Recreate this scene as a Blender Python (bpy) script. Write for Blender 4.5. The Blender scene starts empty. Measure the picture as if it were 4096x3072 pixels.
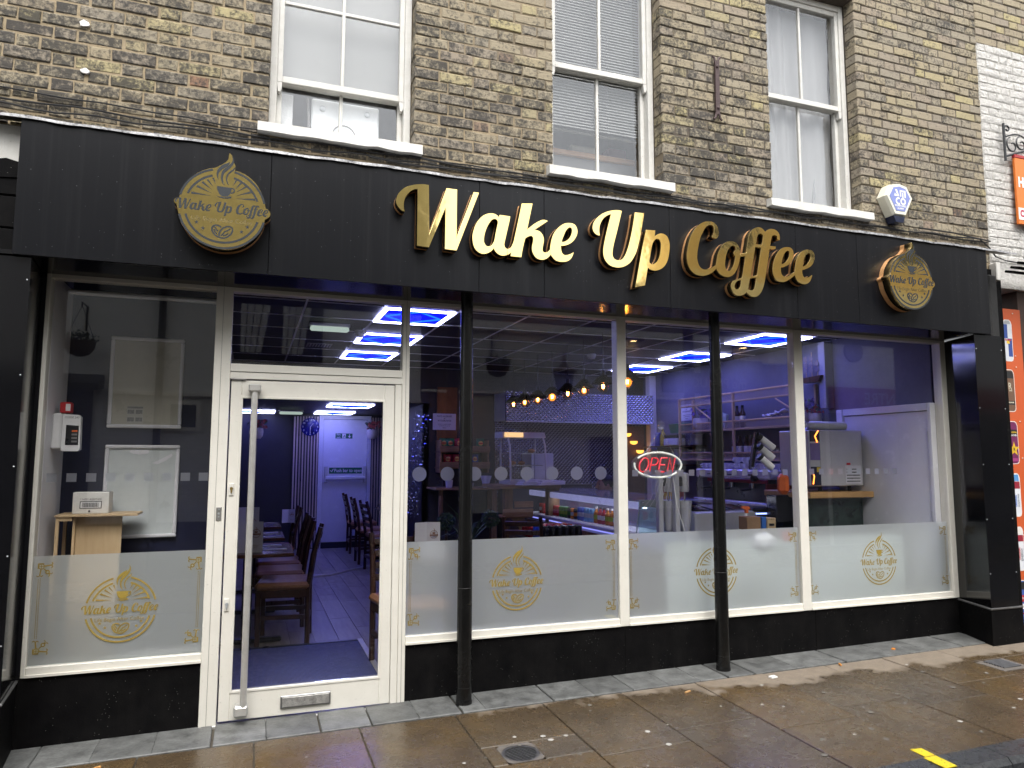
import bpy, bmesh, math, random
from mathutils import Vector, Matrix, Euler
R = math.radians
rng = random.Random(11)
S = bpy.context.scene
COL = S.collection

# ---------------------------------------------------------------- camera, sky, sun, exposure
cam_d = bpy.data.cameras.new('camera')
cam = bpy.data.objects.new('camera', cam_d); COL.objects.link(cam)
cam_d.sensor_fit = 'HORIZONTAL'; cam_d.sensor_width = 36.0
cam_d.lens = 2893.44 * 36.0 / 4096.0
cam_d.clip_start = 0.05; cam_d.clip_end = 500
CAM = Vector((1.06409, -4.5565, 1.09615))
_yaw, _pit, _rol = R(19.81517), R(5.83128), R(0.09502)
_fw = Vector((math.sin(_yaw)*math.cos(_pit), math.cos(_yaw)*math.cos(_pit), math.sin(_pit)))
_rt = Vector((math.cos(_yaw), -math.sin(_yaw), 0)); _up = _rt.cross(_fw)
_r2 = math.cos(_rol)*_rt + math.sin(_rol)*_up; _u2 = -math.sin(_rol)*_rt + math.cos(_rol)*_up
cam.matrix_world = Matrix(((_r2.x, _u2.x, -_fw.x, CAM.x), (_r2.y, _u2.y, -_fw.y, CAM.y), (_r2.z, _u2.z, -_fw.z, CAM.z), (0, 0, 0, 1)))
S.camera = cam

SUN_EL, SUN_AZ = R(58), R(188)          # overcast: a wide, weak sun from over the street
world = bpy.data.worlds.new("World"); S.world = world; world.use_nodes = True
wn = world.node_tree; wn.nodes.clear()
_o = wn.nodes.new('ShaderNodeOutputWorld'); _b = wn.nodes.new('ShaderNodeBackground')
_s = wn.nodes.new('ShaderNodeTexSky'); _s.sky_type = 'NISHITA'; _s.sun_disc = False
_s.sun_elevation = SUN_EL; _s.sun_rotation = SUN_AZ; _s.dust_density = 4.0; _s.air_density = 1.0
_h = wn.nodes.new('ShaderNodeHueSaturation'); _h.inputs['Saturation'].default_value = 0.16
wn.links.new(_s.outputs[0], _h.inputs['Color']); wn.links.new(_h.outputs[0], _b.inputs['Color'])
_b.inputs['Strength'].default_value = 0.15
wn.links.new(_b.outputs[0], _o.inputs['Surface'])
sun_d = bpy.data.lights.new('sun', 'SUN'); sun_d.energy = 0.8; sun_d.angle = R(40); sun_d.color = (1.0, 0.96, 0.9)
sun = bpy.data.objects.new('sun', sun_d); COL.objects.link(sun)
sun.rotation_euler = (R(90) - SUN_EL, 0, math.pi - SUN_AZ)
S.view_settings.view_transform = 'Standard'; S.view_settings.look = 'None'
S.view_settings.exposure = 1.35; S.view_settings.gamma = 1.0; S.view_settings.use_curve_mapping = False
S.render.engine = 'CYCLES'
S.cycles.use_denoising = True
S.cycles.max_bounces = 10; S.cycles.transparent_max_bounces = 24; S.cycles.diffuse_bounces = 4
S.cycles.glossy_bounces = 5; S.cycles.transmission_bounces = 8
S.cycles.sample_clamp_indirect = 6.0; S.cycles.caustics_reflective = False; S.cycles.caustics_refractive = False
S.cycles.blur_glossy = 0.3

# ---------------------------------------------------------------- mesh builder
class MB:
    def __init__(s): s.v = []; s.f = []; s.m = []; s.rnd = None
    def add(s, vs, fs, m=0):
        o = len(s.v); s.v += [tuple(v) for v in vs]; s.f += [tuple(i+o for i in f) for f in fs]; s.m += [m]*len(fs); return s
    def box(s, x0, x1, y0, y1, z0, z1, m=0, b=0.0):
        if b > 0: return s.bbox((x0+x1)/2, (y0+y1)/2, (z0+z1)/2, x1-x0, y1-y0, z1-z0, m, b)
        vs = [(x, y, z) for z in (z0, z1) for y in (y0, y1) for x in (x0, x1)]
        return s.add(vs, [(0,2,3,1),(4,5,7,6),(0,1,5,4),(2,6,7,3),(0,4,6,2),(1,3,7,5)], m)
    def bbox(s, cx, cy, cz, w, d, h, m=0, b=0.004, M=None):
        # box with chamfered edges, optional matrix
        bm = bmesh.new(); bmesh.ops.create_cube(bm, size=1)
        for v in bm.verts: v.co = Vector((v.co.x*w, v.co.y*d, v.co.z*h))
        b = min(b, w*.45, d*.45, h*.45)
        bmesh.ops.bevel(bm, geom=bm.edges[:], offset=b, segments=1, affect='EDGES', profile=.5)
        T = Matrix.Translation((cx, cy, cz)) @ (M if M is not None else Matrix.Identity(4))
        bm.verts.index_update()
        s.add([T @ v.co for v in bm.verts], [[v.index for v in f.verts] for f in bm.faces], m); bm.free(); return s
    def obox(s, c, size, rot=(0,0,0), m=0, b=0.0):
        M = Euler(rot).to_matrix().to_4x4()
        if b: return s.bbox(c[0], c[1], c[2], size[0], size[1], size[2], m, b, M)
        t = MB().box(-size[0]/2, size[0]/2, -size[1]/2, size[1]/2, -size[2]/2, size[2]/2)
        T = Matrix.Translation(c) @ M
        return s.add([T @ Vector(v) for v in t.v], t.f, m)
    def cyl(s, p0, p1, r0, r1=None, n=16, m=0, caps=True):
        r1 = r0 if r1 is None else r1
        p0 = Vector(p0); p1 = Vector(p1); d = (p1-p0).normalized()
        a = d.orthogonal().normalized(); b = d.cross(a)
        vs = []
        for p, r in ((p0, r0), (p1, r1)):
            for i in range(n):
                t = 2*math.pi*i/n; vs.append(p + r*(math.cos(t)*a + math.sin(t)*b))
        fs = [(i, (i+1) % n, n+(i+1) % n, n+i) for i in range(n)]
        if caps: fs += [tuple(range(n-1, -1, -1)), tuple(range(n, 2*n))]
        return s.add(vs, fs, m)
    def tube(s, pts, r, n=8, m=0, closed=False):
        pts = [Vector(p) for p in pts]; N = len(pts); vs = []; fs = []
        ref = None
        for i, p in enumerate(pts):
            if closed: d = pts[(i+1) % N] - pts[i-1]
            else: d = pts[min(i+1, N-1)] - pts[max(i-1, 0)]
            d.normalize()
            if ref is None: ref = d.orthogonal().normalized()
            a = (ref - d*ref.dot(d)).normalized(); ref = a; b = d.cross(a)
            rr = r[i] if isinstance(r, (list, tuple)) else r
            for k in range(n):
                t = 2*math.pi*k/n; vs.append(p + rr*(math.cos(t)*a + math.sin(t)*b))
        for i in range(N if closed else N-1):
            j = (i+1) % N
            for k in range(n):
                fs.append((i*n+k, i*n+(k+1) % n, j*n+(k+1) % n, j*n+k))
        if not closed: fs += [tuple(range(n-1, -1, -1)), tuple(range((N-1)*n, N*n))]
        return s.add(vs, fs, m)
    def lathe(s, c, prof, n=20, m=0, ax=None):
        M = Matrix.Identity(3) if ax is None else Vector((0,0,1)).rotation_difference(Vector(ax)).to_matrix()
        c = Vector(c); vs = []; fs = []; N = len(prof)
        for r, z in prof:
            for k in range(n):
                t = 2*math.pi*k/n; vs.append(c + M @ Vector((r*math.cos(t), r*math.sin(t), z)))
        for i in range(N-1):
            for k in range(n): fs.append((i*n+k, i*n+(k+1) % n, (i+1)*n+(k+1) % n, (i+1)*n+k))
        if prof[0][0] > 1e-4: fs.append(tuple(range(n-1, -1, -1)))
        if prof[-1][0] > 1e-4: fs.append(tuple(range((N-1)*n, N*n)))
        return s.add(vs, fs, m)
    def ball(s, c, r, n=14, m=0, k=8):
        r = (r, r, r) if not isinstance(r, (tuple, list)) else r
        vs = []; fs = []
        for i in range(k+1):
            a = math.pi*i/k
            for j in range(n):
                t = 2*math.pi*j/n
                vs.append((c[0]+r[0]*math.sin(a)*math.cos(t), c[1]+r[1]*math.sin(a)*math.sin(t), c[2]-r[2]*math.cos(a)))
        for i in range(k):
            for j in range(n): fs.append((i*n+j, i*n+(j+1) % n, (i+1)*n+(j+1) % n, (i+1)*n+j))
        return s.add(vs, fs, m)
    def prism(s, poly, y0, y1, m=0):            # polygon in XZ (counter-clockwise seen from -Y), front y0, back y1
        n = len(poly); a = sum(poly[i][0]*poly[(i+1) % n][1]-poly[(i+1) % n][0]*poly[i][1] for i in range(n))
        if a < 0: poly = poly[::-1]
        vs = [(x, y0, z) for x, z in poly] + [(x, y1, z) for x, z in poly]
        fs = [tuple(range(n)), tuple(range(2*n-1, n-1, -1))] + [(i, i+n, (i+1) % n+n, (i+1) % n) for i in range(n)]
        return s.add(vs, fs, m)
    def xprism(s, poly, x0, x1, m=0):           # polygon in YZ swept along X
        n = len(poly); a = sum(poly[i][0]*poly[(i+1) % n][1]-poly[(i+1) % n][0]*poly[i][1] for i in range(n))
        if a < 0: poly = poly[::-1]
        vs = [(x0, y, z) for y, z in poly] + [(x1, y, z) for y, z in poly]
        fs = [tuple(range(n-1, -1, -1)), tuple(range(n, 2*n))] + [(i, (i+1) % n, (i+1) % n+n, i+n) for i in range(n)]
        return s.add(vs, fs, m)
    def flat(s, poly, y, m=0):                  # polygon in XZ facing -Y
        n = len(poly); a = sum(poly[i][0]*poly[(i+1) % n][1]-poly[(i+1) % n][0]*poly[i][1] for i in range(n))
        if a < 0: poly = poly[::-1]
        return s.add([(x, y, z) for x, z in poly], [tuple(range(n))], m)
    def stroke(s, pts, w, y, m=0, taper=False): # ribbon in XZ facing -Y
        N = len(pts); L = []; Q = []
        for i in range(N):
            a = pts[max(i-1, 0)]; b = pts[min(i+1, N-1)]
            dx, dz = b[0]-a[0], b[1]-a[1]; l = math.hypot(dx, dz) or 1
            ww = w/2
            if taper: ww *= max(.25, math.sin(math.pi*(i+.5)/N))
            L.append((pts[i][0]-dz/l*ww, y, pts[i][1]+dx/l*ww)); Q.append((pts[i][0]+dz/l*ww, y, pts[i][1]-dx/l*ww))
        return s.add(L+Q, [(i, N+i, N+i+1, i+1) for i in range(N-1)], m)
    def build(s, name, mats, parent=None, smooth=True, ang=0.6, **props):
        org = ORG.get(parent.name, Vector((0,0,0))) if parent else None
        me = bpy.data.meshes.new(name)
        if parent is None and props.pop('raw', False): org = Vector((0, 0, 0))
        elif parent is None:
            xs = [v[0] for v in s.v]; ys = [v[1] for v in s.v]; zs = [v[2] for v in s.v]
            org = Vector(((min(xs)+max(xs))/2, (min(ys)+max(ys))/2, min(zs)))
        me.from_pydata([(v[0]-org.x, v[1]-org.y, v[2]-org.z) for v in s.v], [], s.f)
        if not isinstance(mats, (list, tuple)): mats = [mats]
        for mt in mats: me.materials.append(mt)
        if len(mats) > 1: me.polygons.foreach_set('material_index', s.m)
        if s.rnd is not None:
            at = me.attributes.new('rnd', 'FLOAT', 'POINT'); at.data.foreach_set('value', s.rnd)
        if smooth:
            me.shade_smooth(); me.set_sharp_from_angle(angle=ang)
        me.update()
        o = bpy.data.objects.new(name, me); COL.objects.link(o)
        if parent is None: o.location = org
        else: o.parent = parent
        ORG[o.name] = org
        for k, v in props.items(): o[k] = v
        return o
ORG = {}

def thing(name, loc, label, cat, group=None):
    o = bpy.data.objects.new(name, None); COL.objects.link(o); o.location = loc; o.empty_display_size = .05
    o['label'] = label; o['category'] = cat
    if group: o['group'] = group
    ORG[o.name] = Vector(loc)
    return o
def setting(name, loc=(0,0,0)):
    o = bpy.data.objects.new(name, None); COL.objects.link(o); o.location = loc; o['kind'] = 'structure'; ORG[o.name] = Vector(loc); return o
def one(mb, name, mats, label, cat, group=None, **k):
    o = mb.build(name, mats, None, **k); o['label'] = label; o['category'] = cat
    if group: o['group'] = group
    return o
KIDS = {}
def dup(root, loc, label=None, group=None, rotz=None):
    """a copy of a thing with copies of its parts and sub-parts (mesh data shared)"""
    c = root.copy(); COL.objects.link(c); c.location = loc
    if rotz is not None: c.rotation_euler = (0, 0, rotz)
    if label: c['label'] = label
    if group: c['group'] = group
    ORG[c.name] = Vector(loc)
    def rec(src, dst):
        for ch in list(src.children):
            d = ch.copy(); COL.objects.link(d); d.parent = dst; rec(ch, d)
    rec(root, c)
    return c
def part_copy(src, parent, loc, scale=None, rot=None, name=None):
    o = src.copy(); COL.objects.link(o); o.parent = parent; o.location = Vector(loc) - ORG[parent.name]
    if scale: o.scale = scale
    if rot: o.rotation_euler = rot
    return o

def curve_mesh(contours, depth, bevel=0.0):
    cu = bpy.data.curves.new('outline', 'CURVE'); cu.dimensions = '2D'; cu.fill_mode = 'BOTH'
    cu.extrude = max(depth/2 - bevel, 0.0); cu.bevel_depth = bevel; cu.bevel_resolution = 0
    if bevel: cu.offset = -bevel
    for c in contours:
        sp = cu.splines.new('POLY'); sp.points.add(len(c)-1)
        for i, (x, z) in enumerate(c): sp.points[i].co = (x, z, 0, 1)
        sp.use_cyclic_u = True
    o = bpy.data.objects.new('outline', cu); COL.objects.link(o)
    me = bpy.data.meshes.new_from_object(o.evaluated_get(bpy.context.evaluated_depsgraph_get()))
    bpy.data.objects.remove(o); bpy.data.curves.remove(cu)
    return me
def text_curve(body, size, depth=0.0, align='CENTER', bold=0.0, shear=0.0, xs=1.0):
    cu = bpy.data.curves.new('lettering', 'FONT'); cu.body = body; cu.size = size; cu.align_x = align; cu.align_y = 'CENTER'
    cu.extrude = depth/2; cu.offset = bold; cu.shear = shear; cu.resolution_u = 2
    o = bpy.data.objects.new('lettering', cu); COL.objects.link(o)
    me = bpy.data.meshes.new_from_object(o.evaluated_get(bpy.context.evaluated_depsgraph_get()))
    bpy.data.objects.remove(o); bpy.data.curves.remove(cu)
    if xs != 1.0:
        for v in me.vertices: v.co.x *= xs
    return me
def place(me, name, mat, parent, loc, rot=(math.pi/2, 0, 0), **props):
    me.materials.clear(); me.materials.append(mat); me.name = name
    o = bpy.data.objects.new(name, me); COL.objects.link(o)
    if parent:
        o.parent = parent; o.location = Vector(loc) - ORG[parent.name]; ORG[o.name] = Vector(loc)
    else:
        o.location = loc; ORG[o.name] = Vector(loc)
    o.rotation_euler = rot
    for k, v in props.items(): o[k] = v
    return o
def put_text(body, size, loc, mat, parent, name='lettering', rot=(math.pi/2, 0, 0), **k):
    return place(text_curve(body, size, **k), name, mat, parent, loc, rot)
def mesh_to_mb(me, mb, M, m=0):
    mb.add([M @ v.co for v in me.vertices], [tuple(p.vertices) for p in me.polygons], m)
def smooth_poly(P, sub=4, corner=42):
    """Catmull-Rom through traced points, keeping real corners"""
    n = len(P); out = []
    def ang(i):
        a = Vector(P[i]) - Vector(P[i-1]); b = Vector(P[(i+1) % n]) - Vector(P[i])
        return math.degrees(a.angle(b)) if a.length > 1e-9 and b.length > 1e-9 else 0
    cor = [ang(i) > corner for i in range(n)]
    for i in range(n):
        p1 = Vector(P[i]); p2 = Vector(P[(i+1) % n]); L = (p2-p1).length
        p0 = Vector(P[i-1]); p3 = Vector(P[(i+2) % n])
        def tan(a, b, c):
            la = (b-a).length; lb = (c-b).length
            t = (c-a)/max(la+lb, 1e-9); return t
        t1 = (p2-p1)/max(L, 1e-9) if cor[i] else tan(p0, p1, p2)
        t2 = (p2-p1)/max(L, 1e-9) if cor[(i+1) % n] else tan(p1, p2, p3)
        if cor[i] and not cor[(i+1) % n]: t1 = (2*(p2-p1)/L - t2)
        if cor[(i+1) % n] and not cor[i]: t2 = (2*(p2-p1)/L - t1)
        for k in range(sub):
            u = k/sub; h1 = 2*u**3-3*u**2+1; h2 = u**3-2*u**2+u; h3 = -2*u**3+3*u**2; h4 = u**3-u**2
            q = h1*p1 + h2*L*t1 + h3*p2 + h4*L*t2; out.append((q.x, q.y))
            if cor[i] and cor[(i+1) % n]: break
    return out

# ---------------------------------------------------------------- materials
class N:
    def __init__(s, name):
        s.mat = bpy.data.materials.new(name); s.mat.use_nodes = True; s.t = s.mat.node_tree; s.t.nodes.clear()
        s.out = s.t.nodes.new('ShaderNodeOutputMaterial')
    def n(s, typ, **k):
        x = s.t.nodes.new('ShaderNode'+typ)
        for a, b in k.items(): setattr(x, a, b)
        return x
    def l(s, a, b): s.t.links.new(a, b)
    def set(s, sock, v):
        if hasattr(v, 'is_output') or hasattr(v, 'links'): s.l(v, sock)
        elif isinstance(v, (tuple, list)) and len(v) == 3 and sock.type == 'RGBA': sock.default_value = (*v, 1)
        else: sock.default_value = v
    def pos(s): return s.n('NewGeometry').outputs['Position']
    def math(s, op, a, b=0.0, c=None, clamp=False):
        x = s.n('Math', operation=op, use_clamp=clamp); s.set(x.inputs[0], a); s.set(x.inputs[1], b)
        if c is not None: s.set(x.inputs[2], c)
        return x.outputs[0]
    def vm(s, op, a, b):
        x = s.n('VectorMath', operation=op); s.set(x.inputs[0], a); s.set(x.inputs[1], b); return x.outputs[0]
    def noise(s, vec, scale, detail=4, rough=.55, dist=0.0):
        x = s.n('TexNoise'); s.l(vec, x.inputs['Vector']); x.inputs['Scale'].default_value = scale
        x.inputs['Detail'].default_value = detail; x.inputs['Roughness'].default_value = rough; x.inputs['Distortion'].default_value = dist
        return x.outputs['Fac']
    def ramp(s, f, stops):
        x = s.n('ValToRGB'); s.l(f, x.inputs[0]); e = x.color_ramp.elements
        while len(e) < len(stops): e.new(.5)
        for i, (p, c) in enumerate(stops):
            e[i].position = p; e[i].color = (*c, 1) if isinstance(c, (tuple, list)) else (c, c, c, 1)
        return x.outputs[0]
    def mix(s, f, a, b, mode='MIX'):
        x = s.n('Mix', data_type='RGBA', blend_type=mode); s.set(x.inputs[0], f); s.set(x.inputs[6], a); s.set(x.inputs[7], b); return x.outputs[2]
    def bump(s, h, strength=.3, dist=.01):
        x = s.n('Bump'); s.l(h, x.inputs['Height']); x.inputs['Strength'].default_value = strength; x.inputs['Distance'].default_value = dist
        return x.outputs[0]
    def bsdf(s, col, rough=.5, metal=0.0, normal=None, spec=None, emis=None, es=0.0, coat=0.0, alpha=None, trans=None):
        x = s.n('BsdfPrincipled'); s.set(x.inputs['Base Color'], col); s.set(x.inputs['Roughness'], rough); s.set(x.inputs['Metallic'], metal)
        if normal is not None: s.l(normal, x.inputs['Normal'])
        if spec is not None: s.set(x.inputs['Specular IOR Level'], spec)
        if emis is not None: s.set(x.inputs['Emission Color'], emis); x.inputs['Emission Strength'].default_value = es
        if coat: x.inputs['Coat Weight'].default_value = coat; x.inputs['Coat Roughness'].default_value = .08
        if trans: x.inputs['Transmission Weight'].default_value = trans
        s.l(x.outputs[0], s.out.inputs['Surface']); return x
_mc = {}
def Mt(name, col, rough=.5, metal=0.0, var=.12, scale=9.0, bump=0.0, bscale=60.0, spec=None, rvar=.1, emis=None, es=0.0, coat=0.0, obj=0.0):
    """plain painted / plastic / metal surface with uneven tone, gloss and fine relief"""
    if name in _mc: return _mc[name]
    b = N(name); p = b.pos()
    n1 = b.noise(p, scale, 5, .6); n2 = b.noise(p, scale*7, 3, .6)
    f = b.math('MULTIPLY_ADD', n1, .7, b.math('MULTIPLY', n2, .3))
    lo = tuple(c*(1-var) for c in col); hi = tuple(min(1, c*(1+var)) for c in col)
    c = b.ramp(f, [(.3, lo), (.7, hi)])
    if obj:
        r = b.n('ObjectInfo').outputs['Random']
        hs = b.n('HueSaturation'); b.l(c, hs.inputs['Color']); b.set(hs.inputs['Value'], b.math('MULTIPLY_ADD', r, obj*2, 1-obj)); c = hs.outputs[0]
    r = b.math('MULTIPLY_ADD', n1, rvar*2, max(rough-rvar, .02), clamp=True)
    nm = b.bump(b.noise(p, bscale, 4), bump, .004) if bump else None
    b.bsdf(c, r, metal, nm, spec, emis, es, coat)
    _mc[name] = b.mat; return b.mat
def Wood(name, a, c, axis='X', scale=1.0, rough=.55, ring=14.0, dark=None):
    if name in _mc: return _mc[name]
    b = N(name); p = b.pos()
    oi = b.n('ObjectInfo').outputs['Random']
    q = b.vm('ADD', p, b.n('CombineXYZ').outputs[0])
    cx = b.n('CombineXYZ'); b.l(b.math('MULTIPLY', oi, 13.7), cx.inputs[0]); b.l(b.math('MULTIPLY', oi, 7.1), cx.inputs[2]); q = b.vm('ADD', p, cx.outputs[0])
    k = {'X': (.12, 1, 1), 'Y': (1, .12, 1), 'Z': (1, 1, .12)}[axis]
    q = b.vm('MULTIPLY', q, k)
    n1 = b.noise(q, ring*scale, 5, .65, 1.2); n2 = b.noise(q, 90*scale, 3, .6)
    f = b.math('MULTIPLY_ADD', n1, .75, b.math('MULTIPLY', n2, .25))
    st = [(.3, a), (.68, c)]
    if dark: st = [(.25, dark), (.42, a), (.68, c)]
    col = b.ramp(f, st)
    hs = b.n('HueSaturation'); b.l(col, hs.inputs['Color']); b.set(hs.inputs['Value'], b.math('MULTIPLY_ADD', oi, .4, .8))
    b.bsdf(hs.outputs[0], b.math('MULTIPLY_ADD', n1, .2, rough-.1), 0, b.bump(f, .25, .002))
    _mc[name] = b.mat; return b.mat
def Emit(name, col, strength):
    if name in _mc: return _mc[name]
    b = N(name); e = b.n('Emission'); e.inputs[0].default_value = (*col, 1); e.inputs[1].default_value = strength
    b.l(e.outputs[0], b.out.inputs['Surface']); _mc[name] = b.mat; return b.mat
def Glass(name, f0=.045, tint=(1, 1, 1), smear=.0):
    """thin clear pane: straight-through transmission plus Fresnel mirror reflection"""
    if name in _mc: return _mc[name]
    b = N(name); g = b.n('NewGeometry')
    d = b.n('VectorMath', operation='DOT_PRODUCT'); b.l(g.outputs['Normal'], d.inputs[0]); b.l(g.outputs['Incoming'], d.inputs[1])
    c = b.math('ABSOLUTE', d.outputs['Value']); k = b.math('POWER', b.math('SUBTRACT', 1.0, c), 5.0)
    F = b.math('MULTIPLY_ADD', k, 1-f0, f0, clamp=True)
    t = b.n('BsdfTransparent'); t.inputs[0].default_value = (*tint, 1)
    gl = b.n('BsdfGlossy'); gl.inputs['Roughness'].default_value = smear; gl.inputs[0].default_value = (.96, .98, 1, 1)
    if smear == 0.0:
        bp = b.bump(b.noise(g.outputs['Position'], 3.0, 2), .006, .02); b.l(bp, gl.inputs['Normal'])
    m = b.n('MixShader'); b.l(F, m.inputs[0]); b.l(t.outputs[0], m.inputs[1]); b.l(gl.outputs[0], m.inputs[2])
    b.l(m.outputs[0], b.out.inputs['Surface']); _mc[name] = b.mat; return b.mat
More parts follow.
